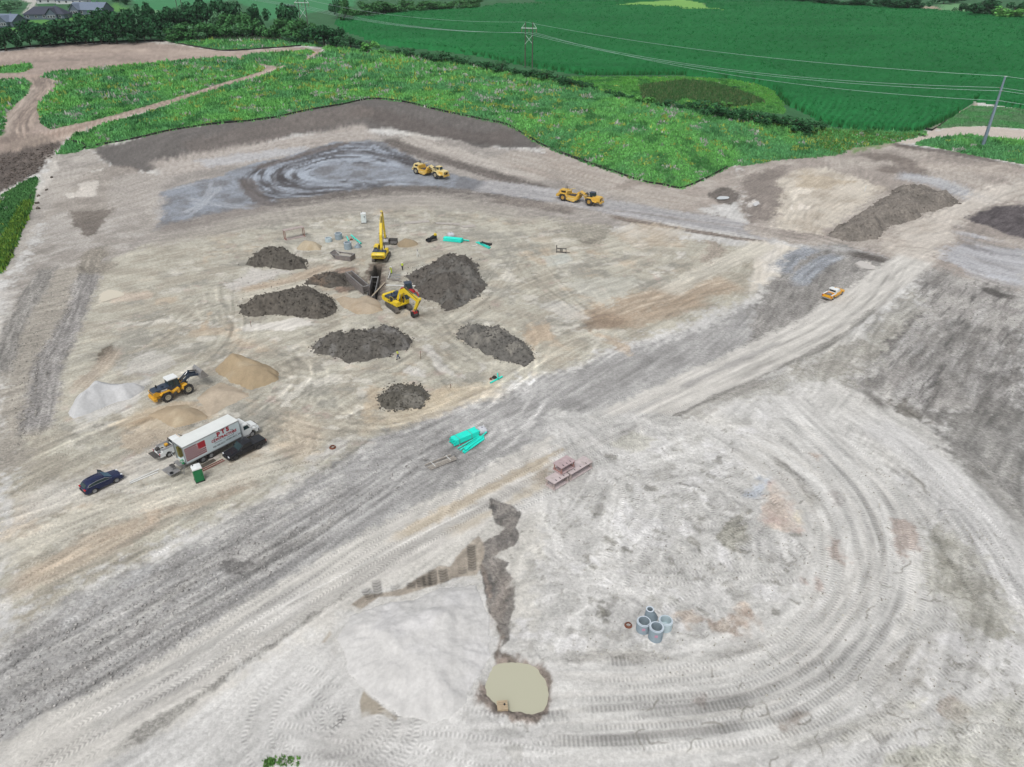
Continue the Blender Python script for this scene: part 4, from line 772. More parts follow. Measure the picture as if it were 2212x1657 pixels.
for poly_, n_, y_, w_ in ((M1, 52000, 0.08, 0.06), (M2, 15000, 0.06, 0.10), (M3, 2200, 0, 0.08), (M4, 3500, 0.02, 0), (M5, 3000, 0.03, 0.06), (M6, 900, 0, 0), (M8, 700, 0, 0), (M9, 4500, -0.05, -0.1)):
    p = scatter(poly_, n_, 1.6); d = np.hypot(p[:, 0], p[:, 1]); s = np.clip(d/260, 0.6, 1.6)
    gp.append(blades(p, np.clip(rng.lognormal(-0.7, 0.45, len(p)), 0.2, 1.5)*s, rng.uniform(0.35, 1.0, len(p))*s, grass_cols(p, (108,172,92), (90,150,96), y_, w_)))
_fe = spline(wpoly(M1[:40]), 0.25); _fe = _fe[rng.random(len(_fe)) < 0.8]; _fe = _fe+rng.normal(0, 0.7, _fe.shape)*np.clip(fbm(_fe[:, 0]/6, _fe[:, 1]/6, 3, 8)+0.5, 0.1, 1)[:, None]
gp.append(blades(_fe, np.clip(rng.lognormal(-0.5, 0.4, len(_fe)), 0.2, 1.4), rng.uniform(0.3, 0.8, len(_fe)), grass_cols(_fe, (104,160,92), (92,140,92), 0, 0)))
meadow('meadow_grass', 'green meadow grass with yellow and white wildflowers behind the bank', 'grass', gp, LEAF)
gp = []
p = scatter(M7, 6000, 1.5); gp.append(blades(p, rng.uniform(0.4, 0.9, len(p)), rng.uniform(0.5, 0.9, len(p)), grass_cols(p, (84,132,78), (70,116,66), -0.1, -0.2)))
p = scatter(k4([(0,860),(40,740),(100,620),(160,520),(205,500),(140,660),(90,770),(50,880),(0,960)]), 2500, 1.2); gp.append(blades(p, rng.uniform(0.8, 1.7, len(p)), rng.uniform(0.6, 1.1, len(p)), np.where(rng.random((len(p), 1)) < 0.6, C(126,162,70), C(84,130,62))))
meadow('roadside_weeds', 'dark and yellow-green weeds on the bank at the left edge', 'weeds', gp, LEAF)
gp = []
p = scatter(M10, 6500, 1.3); f = (fbm(p[:, 0]/5, p[:, 1]/5, 3, 9) > -0.05)[:, None]
gp.append(blades(p, rng.uniform(0.4, 0.8, len(p)), rng.uniform(0.7, 1.2, len(p)), np.where(f, C(104,170,108), C(120,166,120))))
p = scatter(k3([(820,830),(1150,860),(1480,870),(1540,880),(1400,915),(1100,960),(1000,1000),(880,960)]), 2600, 1.2); gp.append(blades(p, rng.uniform(0.3, 0.9, len(p)), rng.uniform(0.6, 1.1, len(p)), np.where(rng.random((len(p), 1)) < 0.6, C(82,146,66), C(128,150,84))))
meadow('low_crop', 'low blue-green leafy plants beside the pale track at right', 'plants', gp, LEAF)
gp = []
p = scatter(k1([(1170,235),(1300,215),(1600,225),(1830,250),(1700,264),(1300,256)]), 5000, 1.2); gp.append(blades(p, rng.uniform(1.2, 2.2, len(p)), rng.uniform(0.7, 1.2, len(p)), np.where(rng.random((len(p), 1)) < 0.7, C(96,122,92), C(122,138,108)), lean=0.12))
p = scatter(REED, 5000, 1.3); gp.append(blades(p, rng.uniform(0.8, 1.6, len(p)), rng.uniform(0.6, 1.1, len(p)), np.where(rng.random((len(p), 1)) < 0.6, C(74,118,68), C(104,128,84)), lean=0.2))
p = scatter(HOLLOW, 6500, 1.3); k = sdf(wpoly(REED), p[:, 0], p[:, 1]) < 1.5; p = p[k]; gp.append(blades(p, rng.uniform(0.3, 0.7, len(p)), rng.uniform(0.6, 1.1, len(p)), grass_cols(p, (90,150,70), (78,136,72), -0.1, -0.3)))
meadow('reed_bed', 'brown-green reeds and bright grass in the hollow below the corn', 'reeds', gp, LEAF)
# corn
CORN = k3([(2260,722),(1890,655),(1750,752),(1560,842),(1480,856),(1100,836),(870,776),(700,690),(640,645),(600,588),(480,540),(300,508),(0,488)])+k2([(1900,488),(1600,488),(1450,468),(1100,408),(900,365),(700,335),(400,305),(250,285),(0,190),(-40,150),(200,122),(400,92),(700,75),(900,66),(1000,42),(1250,37),(1450,37)])
cw = wpoly(CORN); cw = np.vstack([cw, wpoly(k2([(1250,5)])+k3([(100,-8),(600,-2),(1150,38),(1500,66),(1700,86),(2260,128)]))])
jm = np.searchsorted(Yr, cw[:, 1].min()-5); jM = np.searchsorted(Yr, cw[:, 1].max()+5)
XS = X[jm:jM:1, ::2]; YS = Y[jm:jM:1, ::2]; ZS = H(XS, YS); sd = sdf(cw, XS+1.2*fbm(XS/5, YS/5, 3, 4), YS)
LENS = wpoly(k2([(1670,45),(1900,15),(2212,-5)])+k3([(130,20),(150,45),(380,68),(250,78),(0,70)])+k2([(2212,60),(1900,47)])); sd = np.minimum(sd, -sdf(LENS, XS, YS)-2)
ins = sd > 0
top = ZS+2.3+0.35*fbm(XS/2.5, YS/2.5, 3, 2)+0.10*rng.normal(0, 1, XS.shape)
ZC = np.where(ins, top, ZS-0.3)
big = fbm(XS/60, YS/30, 4, 6)+0.8*fbm(XS/120+YS/160, YS/11, 3, 16); rowm = np.sin((XS*0.86+YS*0.5+2*fbm(XS/40, YS/40, 2, 3))*2*math.pi/2.4)*np.clip((330-YS)/60, 0, 1)
cc = (C(38,110,60)*(1+0.16*big[..., None])*(1+0.10*fbm(XS/8, YS/3, 3, 7)[..., None])*(1+0.12*rng.normal(0, 0.5, XS.shape)[..., None]))*(1+0.28*rowm[..., None])
cc = np.clip(cc, 0.008, 0.6)
idc = np.arange(XS.size).reshape(XS.shape); keep = (ins[:-1, :-1] | ins[:-1, 1:] | ins[1:, 1:] | ins[1:, :-1])
FC = np.stack([idc[:-1, :-1], idc[:-1, 1:], idc[1:, 1:], idc[1:, :-1]], -1)[keep]
used = np.unique(FC); rm = np.full(XS.size, -1); rm[used] = np.arange(len(used))
Vc = np.stack([XS, YS, ZC], -1).reshape(-1, 3)[used]; Cc_ = cc.reshape(-1, 3)[used]; FC = rm[FC]
FC = np.vstack([FC[:, [0, 1, 2]], FC[:, [0, 2, 3]]])
ys0, ys1 = cw[:, 1].min(), cw[:, 1].max(); t_ = rng.random(90000); yy = 1/(1/ys0+(1/ys1-1/ys0)*t_); xx = rng.uniform(cw[:, 0].min(), cw[:, 0].max(), len(yy))
k = (sdf(cw, xx, yy) > 0.3) & (sdf(LENS, xx, yy) < 0); p = np.stack([xx[k], yy[k]], 1)
zt = H(p[:, 0], p[:, 1])+2.1; sc_ = np.clip(np.hypot(p[:, 0], p[:, 1])/330, 0.8, 2.0)
BV, BF, BC = blades(p, rng.uniform(0.35, 0.6, len(p))*np.sqrt(sc_), rng.uniform(0.28, 0.5, len(p))*sc_, np.repeat(C(44,122,66)[None], len(p), 0)*(1+0.14*rng.normal(0, 0.6, (len(p), 1))).clip(0.5, 1.6), nb=2, lean=0.5, z0=zt)
_e = spline(np.vstack([cw[:26]]), 0.35); _e = _e+rng.normal(0, 0.35, _e.shape); _e = _e[(_e[:, 1] < 420)]
EV, EF, EC = blades(_e, rng.uniform(1.9, 2.6, len(_e)), rng.uniform(0.25, 0.5, len(_e)), np.repeat(C(52,112,60)[None], len(_e), 0), nb=3, lean=0.18)
corn = meadow('corn_field', 'tall dark green corn crop filling the field behind', 'corn', [(Vc, FC, Cc_), (BV, BF, BC.clip(0.005, 0.6)), (EV, EF, EC)], LEAF)
# trees: a few crowns, each tree then takes its own size and turn
BARK = mat('bark', C(92,84,74), 0.9, var=0.25)
def crown_mesh(seed, col, n=1100, bush=False):
    r = np.random.default_rng(seed); nb = 13 if not bush else 9
    ctr = np.stack([r.normal(0, 0.22, nb), r.normal(0, 0.22, nb), r.uniform(0.3, 0.84, nb) if not bush else r.uniform(0.2, 0.72, nb)], 1); rad = r.uniform(0.13, 0.25, nb)
    ctr[:, :2] *= (1.15-0.5*np.abs(ctr[:, 2:3]-0.45))
    b = r.integers(0, nb, n); dv = r.normal(0, 1, (n, 3)); dv /= np.linalg.norm(dv, axis=1)[:, None]; pos = ctr[b]+dv*(rad[b]*r.uniform(0.7, 1.08, n))[:, None]
    pos[:, 2] = np.clip(pos[:, 2], 0.04 if bush else 0.12, 1.05)
    nr = dv+r.normal(0, 0.55, (n, 3)); nr /= np.linalg.norm(nr, axis=1)[:, None]; t1 = np.cross(nr, r.normal(0, 1, (n, 3))); t1 /= np.linalg.norm(t1, axis=1)[:, None]+1e-9; t2 = np.cross(nr, t1)
    s = r.uniform(0.035, 0.075, n)[:, None]; V = np.stack([pos-t1*s, pos+t2*s*0.7, pos+t1*s, pos-t2*s*0.7], 1).reshape(-1, 3)
    cl = np.repeat(np.asarray(col)[None]*(r.uniform(0.65, 1.35, (n, 1)))*np.repeat(r.uniform(0.8, 1.25, nb), 1)[b][:, None], 4, 0).reshape(-1, 3)
    return npmesh('crown', V, np.arange(len(V)).reshape(-1, 4), LEAF, cl)
_kk = 1.3
CR = {'dark': [crown_mesh(i, C(44,84,54,_kk)) for i in range(4)], 'mid': [crown_mesh(10+i, C(66,112,66,_kk)) for i in range(3)], 'pale': [crown_mesh(20+i, C(92,134,98,_kk)) for i in range(2)],
      'bush': [crown_mesh(30+i, C(50,92,58,_kk), 420, True) for i in range(4)], 'lime': [crown_mesh(40+i, C(90,146,76,_kk), 520, True) for i in range(2)]}
_tm = MB(); _tm.tube([(0, 0, -0.02), (0.01, 0, 0.25), (-0.01, 0.01, 0.5), (0.02, 0, 0.8)], [0.032, 0.024, 0.016, 0.006], 7)
for a in range(5):
    t = a*1.3; _tm.tube([(0, 0, 0.3+0.07*a), (0.1*math.cos(t), 0.1*math.sin(t), 0.42+0.07*a), (0.22*math.cos(t), 0.22*math.sin(t), 0.5+0.08*a)], [0.013, 0.009, 0.004], 5)
_t0 = _tm.build('trunk', BARK); TRUNK = _t0.data; bpy.data.objects.remove(_t0)
TLAB = {'dark': ('leafy_tree', 'dark green broadleaf tree in the wood behind the dirt site', 'tree', 'dark trees of the wood'), 'mid': ('leafy_tree', 'mid green bushy tree standing among the darker wood', 'tree', 'mid green trees of the wood'), 'pale': ('leafy_tree', 'pale grey-green willow-like tree at the edge of the wood', 'tree', 'pale trees of the wood'),
        'bush': ('hedge_bush', 'dark green bush in the hedge between meadow and corn', 'bush', 'bushes along the corn field'), 'lime': ('hedge_bush', 'bright lime green bush in the hedge between meadow and corn', 'bush', 'lime green bushes of the hedge')}
_tn = [0]
def tree(pxb, ytop, wpx, kind):
    b = G1(*pxb); d = b[1]*CPI+(CAMH-b[2])*SPI; h = max(1.5, (pxb[1]-ytop)*d/FPX*0.93); w = wpx*d/FPX*1.12
    nm, lb, ct, gr = TLAB[kind]; o = thing(nm, lb, ct, (b[0], b[1], b[2]-0.1), RND.uniform(0, 6.28), gr); o.scale = (w*RND.uniform(0.92, 1.08), w*RND.uniform(0.92, 1.08), h); _tn[0] += 1
    ms = CR[kind]; link(bpy.data.objects.new('crown', ms[_tn[0] % len(ms)]), o); link(bpy.data.objects.new('trunk', TRUNK), o); return o
TREES = []
def trees(k, rows, kind):
    for x, yb, yt, w in rows:
        (b,), (t,) = k([(x, yb)]), k([(x, yt)]); TREES.append((b[0], kind, k is k3, tree(b, t[1], w/3.0, kind)))
trees(k1, [(-60,335,170,150),(40,330,175,130),(115,320,180,120),(200,300,140,140),(330,300,145,180),(430,290,125,170),(560,285,115,160),(660,285,85,170),(760,280,65,180),(850,275,60,150),(940,270,90,120),(985,215,30,110),(1080,240,60,140),(1150,215,50,130),(1240,205,30,140),(1330,205,10,150),(1420,200,5,140),(1520,200,15,130),(1680,205,40,100),(1870,235,40,130),(2190,120,0,70),(270,305,160,120),(500,290,150,140),(610,285,140,130),(710,285,150,130),(890,280,160,120),(1030,270,150,120)], 'dark')
trees(k1, [(1450,240,90,120),(1560,245,90,160),(1640,252,120,150),(1240,265,150,140),(1330,258,150,130),(1120,275,180,120),(1800,268,120,150),(1930,275,130,150),(2050,285,150,140),(1180,262,170,100),(1400,250,160,110),(1720,258,160,110),(1500,255,170,110)], 'mid')
trees(k1, [(1440,225,72,80),(1290,262,165,110),(1590,255,150,110),(980,262,140,90),(-30,70,-30,90),(50,80,10,80),(110,60,0,70)], 'pale')
trees(k1, [(2100,302,170,140),(2180,305,180,130),(1990,285,190,110),(470,78,30,45),(735,12,-30,40),(820,32,-10,60),(770,20,-20,50)], 'dark')
trees(k2, [(20,155,-5,90),(90,118,60,100),(160,116,10,130),(240,106,10,140),(330,98,30,130),(420,78,-5,120),(520,84,10,130),(600,76,10,130),(700,72,5,140),(800,66,0,140),(870,58,-10,100),(60,130,70,90),(290,100,50,100),(470,84,40,100)], 'mid')
trees(k3, [(660,20,-20,100),(750,24,-20,100),(830,28,-12,110),(900,42,-10,110),(980,48,0,100),(1080,52,5,100),(1180,56,-8,120),(1270,62,-4,120),(1360,68,-8,120),(1450,72,-12,130),(1510,72,-2,90),(1690,26,-24,110),(1760,20,-20,90),(1800,92,22,60),(1950,112,0,170),(2190,126,20,140),(1890,95,40,80)], 'dark')
trees(k3, [(2050,124,28,170),(2130,128,36,150)], 'lime')
trees(k2, [(60,305,220,140),(130,315,250,90),(370,352,305,100),(450,372,300,100),(520,382,325,90),(580,392,340,90),(650,402,320,140),(770,418,358,100),(850,432,392,90),(940,452,385,120),(1040,472,383,120),(1120,484,430,110),(1190,498,440,100),(1260,508,448,120),(1330,516,450,110),(1400,534,472,120),(1480,552,492,110),(1560,568,518,110),(1620,578,535,80),(1730,612,568,60),(1810,632,578,80),(1880,644,608,60),(2100,692,640,90),(2180,704,658,90),(710,408,350,80),(810,426,380,80),(1000,462,410,90),(1450,545,490,90)], 'bush')
trees(k2, [(190,338,235,120),(280,344,310,80),(320,348,320,70),(1320,500,446,60),(1950,668,600,130)], 'lime')
trees(k3, [(60,714,655,100),(140,742,640,150),(215,754,648,130),(300,772,680,130),(380,784,678,130),(440,794,705,120),(520,804,728,120),(580,806,716,110),(640,814,736,110),(720,848,748,160),(800,854,766,160),(850,838,772,100),(340,578,558,50),(400,660,640,60)], 'bush')
trees(k3, [(280,690,650,60),(1530,880,850,90)], 'lime')
ORD = ['', 'second ', 'third ', 'fourth ', 'fifth ', 'sixth ', 'seventh ', 'eighth ', 'ninth ', 'tenth ', 'eleventh ', 'twelfth ', 'thirteenth ', 'fourteenth ', 'fifteenth ', 'sixteenth ', 'seventeenth ', 'eighteenth ', 'nineteenth ', 'twentieth ']
def nth(i, n): return (ORD[i]+'from the left' if i < (n+1)//2 else ORD[n-1-i]+'from the right').replace('from', 'one from', 1) if False else ((ORD[i] or 'first ')+'from the left' if i < (n+1)//2 else (ORD[n-1-i] or 'first ')+'from the right')
for kd_ in TLAB:
    for rt in (False, True):
        L_ = sorted([t for t in TREES if t[1] == kd_ and t[2] == rt], key=lambda t: t[0])
        for i, t in enumerate(L_):
            what = {'dark': 'dark green broadleaf tree', 'mid': 'mid green bushy tree', 'pale': 'pale grey-green tree', 'bush': 'dark green hedge bush', 'lime': 'bright lime green bush'}[kd_]
            where = ('by the corn field at right' if kd_ == 'bush' else 'at the far right edge of the corn') if rt else ('along the hedge above the meadow' if kd_ in ('bush', 'lime') else 'in the wood behind the site')
            t[3]['label'] = what+', '+nth(i, len(L_))+' '+where
# silt fences
FAB = mat('silt_fabric', C(34,34,34), 0.85, var=0.2); WOOD = mat('stake_wood', C(120,104,84), 0.85, var=0.2)
_pm = MB().box((0, 0, 0.45), (0.05, 0.05, 1.1)).build('post', WOOD); POSTM = _pm.data; bpy.data.objects.remove(_pm)
def silt_fence(px, label, h=0.75, step=4.0, dup=0):
    p = spline(wpoly(px), 2.0); z = H(p[:, 0], p[:, 1]); o = thing('silt_fence', label, 'fence', (p[0, 0], p[0, 1], z[0]), 0)
    V = []; off = np.array([p[0, 0], p[0, 1], z[0]]); w = 0.05
    r = np.random.default_rng(3); t = np.gradient(p, axis=0); t /= np.linalg.norm(t, axis=1)[:, None]; nr = np.stack([-t[:, 1], t[:, 0]], 1); lean = 0.12*fbm(np.arange(len(p))/4, 0*z, 2, 4)
    hh = h*(0.85+0.25*fbm(np.arange(len(p))/3, 0*z+4, 2, 9))
    a = np.stack([p[:, 0], p[:, 1], z-0.1], 1); b = np.stack([p[:, 0]+nr[:, 0]*lean, p[:, 1]+nr[:, 1]*lean, z+hh], 1); n3 = np.concatenate([nr*w/2, 0*nr[:, :1]], 1)
    V = np.stack([a-n3, a+n3, b+n3, b-n3], 1)-off; n = len(p); F = []
    for k in range(4): i = np.arange(n-1); F.append(np.stack([i*4+k, i*4+(k+1) % 4, (i+1)*4+(k+1) % 4, (i+1)*4+k], 1))
    link(bpy.data.objects.new('fabric', npmesh('fabric', V.reshape(-1, 3), np.vstack(F), FAB)), o)
    L = np.concatenate([[0], np.cumsum(np.linalg.norm(np.diff(p, axis=0), axis=1))])
    for s in np.arange(0.5, L[-1], step):
        i = min(np.searchsorted(L, s), n-1); q = link(bpy.data.objects.new('post', POSTM), o); q.location = (p[i, 0]-off[0]-nr[i, 0]*0.07, p[i, 1]-off[1]-nr[i, 1]*0.07, z[i]-off[2])
    return o
silt_fence(k1([(545,962),(700,932),(1000,872),(1300,817),(1600,787),(1900,737),(2212,680)])+k2([(100,657),(220,643),(420,665),(600,710),(800,752),(1000,792),(1150,852),(1300,942),(1420,997),(1550,1042),(1700,1092)])+k6([(420,0),(620,76),(780,136),(900,172),(1050,226),(1200,266),(1330,286),(1450,311),(1580,266),(1700,211),(1830,142)]), 'long black silt fence between the dark bank and the meadow', 0.7)
silt_fence(k1([(430,915),(500,925),(550,945),(548,962),(512,980)]), 'short black silt fence bending round the meadow corner at left', 0.8)
silt_fence(k1([(-150,345),(0,328),(300,298),(600,278),(870,270),(1060,270)]), 'black silt fence along the foot of the wood', 0.9)
silt_fence(k1([(1150,284),(1280,308),(1400,326),(1500,331),(1700,318),(1950,300)]), 'black silt fence below the small bright meadow strip by the wood', 0.8)
silt_fence(k4([(205,460),(175,560),(135,670),(95,770),(75,850),(20,930)]), 'black silt fence beside the yellow-green weeds at the left edge', 0.8)
silt_fence(k3([(1555,835),(1610,850),(1630,840),(1690,800),(1710,775)]), 'short dark silt fence by the corn corner', 0.8)
# houses beyond the wood
ROOFD = mat('roof_slate', C(58,64,80), 0.8, var=0.12, scale=1.2); ROOFB = mat('roof_blue_grey', C(112,126,146), 0.8, var=0.12, scale=1.2); WALLW = mat('siding_white', C(206,210,212), 0.7, var=0.05); WALLG = mat('siding_blue_grey', C(92,106,122), 0.7, var=0.06); TRIM = mat('trim_white', C(226,228,226), 0.6, var=0.03); PANE = mat('window_glass', C(52,60,70), 0.15, var=0.1)
def house(pxb, L, D, rz, roof, wall, label, nwin=4, hw=3.0, rise=3.2, gable=True, wing=0):
    b = G1(*pxb); o = thing('house', label, 'house', (b[0], b[1], b[2]), rz)
    part('wall', wall, o, ('prism', [(-D/2, -0.4), (D/2, -0.4), (D/2, hw), (0, hw+rise*(0.96 if gable else 0.0)), (-D/2, hw)], -L/2, L/2, {'M': Matrix.Rotation(math.pi/2, 4, 'Z')}))
    e = 0.5; rf = MB(); hip = 0 if gable else D*0.45
    for s in (-1, 1):
        v = [(-L/2-e, s*(D/2+e), hw-0.25), (L/2+e, s*(D/2+e), hw-0.25), (L/2+e-hip, 0, hw+rise), (-L/2-e+hip, 0, hw+rise)]
        rf._add(v+[(x, y, z+0.22) for x, y, z in v], [(0, 1, 2, 3), (4, 5, 6, 7), (0, 1, 5, 4), (1, 2, 6, 5), (2, 3, 7, 6), (3, 0, 4, 7)])
    if hip:
        for s in (-1, 1):
            v = [(s*(L/2+e), -D/2-e, hw-0.25), (s*(L/2+e), D/2+e, hw-0.25), (s*(L/2+e-hip), 0, hw+rise)]; rf._add(v+[(x, y, z+0.22) for x, y, z in v], [(0, 1, 2), (3, 4, 5), (0, 1, 4, 3), (1, 2, 5, 4), (2, 0, 3, 5)])
    r_ = rf.build('roof', roof, o); part('chimney', wall, r_, ('box', (L*0.22, 0.6, hw+rise+0.3), (0.7, 0.7, 1.4)))
    for i in range(nwin):
        x = -L/2+L*(i+0.5)/nwin; f = part('window', TRIM, o, ('box', (x, -D/2-0.02, 1.55), (1.7, 0.14, 1.75))); part('pane', PANE, f, ('box', (x, -D/2-0.1, 1.55), (1.4, 0.04, 1.45)))
    for s in (-1, 1):
        f = part('window', TRIM, o, ('box', (s*(L/2+0.02), 0.8, 1.6), (0.14, 1.8, 1.75))); part('pane', PANE, f, ('box', (s*(L/2+0.1), 0.8, 1.6), (0.04, 1.5, 1.45)))
    if wing:
        part('gable_wing', wall, o, ('prism', [(-3.6, -0.4), (3.6, -0.4), (3.6, hw), (0, hw+rise*0.8), (-3.6, hw)], -D/2-2.2, -D/2+3, {'M': Matrix.Translation((wing, 0, 0))}))
        wr = MB()
        for s in (-1, 1):
            v = [(wing+s*4.1, -D/2-2.8, hw-0.3), (wing+s*4.1, 0, hw-0.3), (wing, 0, hw+rise*0.84), (wing, -D/2-2.8, hw+rise*0.84)]; wr._add(v+[(x, y, z+0.22) for x, y, z in v], [(0, 1, 2, 3), (4, 5, 6, 7), (0, 1, 5, 4), (1, 2, 6, 5), (2, 3, 7, 6), (3, 0, 4, 7)])
        wr.build('wing_roof', roof, o)
        for i in (-1, 0, 1): f = part('window', TRIM, o, ('box', (wing+i*1.9, -D/2-2.26, 1.6), (1.5, 0.14, 1.8))); part('pane', PANE, f, ('box', (wing+i*1.9, -D/2-2.34, 1.6), (1.2, 0.04, 1.5)))
    return o
house(k1([(318,120)])[0], 28, 14, 0.10, ROOFD, WALLG, 'long house with dark slate hip roof behind the wood', 5, 3.0, 4.6, False, 6)
house(k1([(600,92)])[0], 27, 15, -0.14, ROOFB, WALLG, 'house with blue-grey gabled roof and blue siding behind the wood', 4, 3.2, 4.8, True, -8)
house(k1([(50,168)])[0], 22, 14, -0.2, ROOFB, WALLG, 'house with blue-grey roof and white framed windows at the left edge', 3, 3.0, 4.2, True, 5)
house(k1([(350,20)])[0], 24, 12, 0.3, WALLW, WALLW, 'white building with pale roof behind the slate-roofed house', 4, 3.0, 3.0, True, 0)
house(k1([(480,24)])[0], 24, 13, 0.0, ROOFB, WALLW, 'white house with blue-grey roof farthest up the slope', 4, 3.0, 3.4, True, 0)
# power line
POLE = mat('pole_wood', C(88,84,78), 0.9, var=0.2); GALV = mat('galvanised_steel', C(150,170,186), 0.45, 0.6, 0.08); ARM = mat('crossarm_grey', C(186,204,196), 0.7, 0, 0.08); WIRE = mat('wire_aluminium', C(176,196,196), 0.5, 0.3, 0.05); INS = mat('insulator', C(120,96,84), 0.3)
def hframe(pxb, ytop, gap_px, label, ang, steel=False):
    b = G1(*pxb); d = b[1]*CPI+(CAMH-b[2])*SPI; h = (pxb[1]-ytop)*d/FPX; g = gap_px*d/FPX; o = thing('transmission_tower', label, 'power pole', tuple(b), ang)
    M_ = POLE
    for s in (-1, 1): part('pole', M_, o, ('tube', [(s*g/2, 0, -0.5), (s*g/2, 0, h)], [0.30, 0.20], 10), smooth=True)
    za = h-2.6; part('crossarm', ARM, o, ('bar', (-g*1.05, 0, za), (g*1.05, 0, za), 0.3, 0.45))
    for s in (-1, 1): part('knee_brace', ARM, o, ('bar', (s*g*1.0, 0.25, za), (s*g/2, 0.25, h-0.2), 0.2, 0.2))
    part('cross_brace', ARM, o, ('bar', (-g/2, 0.3, za-3), (g/2, 0.3, za-3-g*1.05), 0.2, 0.2)); part('cross_brace', ARM, o, ('bar', (g/2, -0.3, za-3), (-g/2, -0.3, za-3-g*1.05), 0.2, 0.2))
    at_ = []
    for s in (-1, 0, 1): part('insulator', INS, o, ('tube', [(s*g, 0, za-0.1), (s*g, 0, za-1.9)], 0.16, 8)); at_.append((s*g, 0, za-1.95))
    at_ += [(-g/2, 0, h), (g/2, 0, h)]
    M = Matrix.Translation(Vector(b)) @ Matrix.Rotation(ang, 4, 'Z'); return [M @ Vector(a) for a in at_]
T1 = hframe(k2([(1212,442)])[0], k2([(1212,176)])[0][1], 16.3, 'grey wooden H-frame power pole in the hedge by the corn', -0.35)
T2 = hframe(k1([(1985,262)])[0], k1([(1985,18)])[0][1], 17, 'pale H-frame power pole rising from the wood', -0.35)
T3 = hframe(k1([(1165,60)])[0], k1([(1165,-180)])[0][1], 13, 'dark H-frame power pole cut by the top edge behind the wood', -0.35)
mb_ = G1(*k3([(1945,945)])[0]); dm = mb_[1]*CPI+(CAMH-mb_[2])*SPI
hm = 26.0
for _ in range(30):
    hm += 0.02*(proj((mb_[0], mb_[1], mb_[2]+hm))[1]-k3([(2100,500)])[0][1])
mono = thing('steel_pole', 'tall blue-grey steel monopole on the grass at right', 'power pole', tuple(mb_)); part('shaft', GALV, mono, ('tube', [(0, 0, -0.4), (0, 0, hm*0.5), (0, 0, hm)], [0.62, 0.46, 0.3], 14), smooth=True); part('base_flange', GALV, mono, ('lathe', [(0, 0), (0.95, 0), (0.95, 0.12), (0, 0.12)], 16)); part('cap', ARM, mono, ('box', (0.1, 0, hm+0.12), (0.95, 0.5, 0.22)))
MT = []
for s, zf in ((-1, 0.80), (1, 0.83), (-1, 0.66)):
    part('insulator', INS, mono, ('tube', [(0, s*0.3, hm*zf), (0.1*s, s*1.6, hm*zf+0.25)], 0.12, 8)); MT.append(Vector(mb_)+Vector((0.1*s, s*1.6, hm*zf+0.25)))
MT += [Vector(mb_)+Vector((-0.3, 0, hm+0.2)), Vector(mb_)+Vector((0.4, 0, hm+0.2))]
def wire(a, b, sag, label, r=0.05):
    pts = [a.lerp(b, t)-Vector((0, 0, sag*4*t*(1-t))) for t in np.linspace(0, 1, 26)]; mid = a
    tag(MB().tube([p-mid for p in pts], r, 5).build('power_line', WIRE, None, loc=mid), label, 'power line', 'power lines')
names = ['lowest', 'middle', 'upper', 'top shield', 'top shield']
for i in range(4): wire(T1[i], MT[i], 5.0 if i < 3 else 3.0, ['second highest', 'third highest', 'lowest', 'topmost'][i]+' pale power line between hedge H-frame and steel monopole'); wire(T2[i], T1[i], 3.5, ['left', 'middle', 'right', 'topmost'][i]+' pale power line between the two H-frames over the corn')
for i in range(3): wire(T3[i], T2[i], 3.5, ['left', 'middle', 'right'][i]+' thin pale power line over the wood to the farthest H-frame')
for i in range(4): wire(MT[i], MT[i]+Vector((130, -42, -3)), 3.0, ['second highest', 'third highest', 'lowest', 'topmost'][i]+' thin pale power line leaving the steel monopole to the right')
# ================================================================== HEAPS AND WATER
SOILM = vmat('heap_soil', rough=0.95, nscale=1.6, var=0.28, bump_=0.7); SANDM = vmat('heap_sand', rough=0.95, nscale=3.0, var=0.07, bump_=0.25)
_ico = bmesh.new(); bmesh.ops.create_icosphere(_ico, subdivisions=1, radius=1.0); ICO_V = np.array([v.co[:] for v in _ico.verts]); ICO_F = np.array([[v.index for v in f.verts] for f in _ico.faces]); _ico.free()
def clods(P3, s, col, r):
    """lumps of soil, each its own crumpled shape"""
    n = len(P3); V = ICO_V[None]*(s[:, None, None]*r.uniform(0.6, 1.3, (n, len(ICO_V), 1)))*np.array([1, 1, 0.75]); a = r.uniform(0, 6.28, n); ca, sa = np.cos(a)[:, None], np.sin(a)[:, None]
    V = np.stack([V[..., 0]*ca-V[..., 1]*sa, V[..., 0]*sa+V[..., 1]*ca, V[..., 2]], -1)+P3[:, None]
    F = (ICO_F[None]+(np.arange(n)*len(ICO_V))[:, None, None]).reshape(-1, 3); Cc = np.repeat(np.asarray(col)[None]*r.uniform(0.7, 1.35, (n, 1)), len(ICO_V), 0).reshape(-1, 3)
    return V.reshape(-1, 3), F, Cc
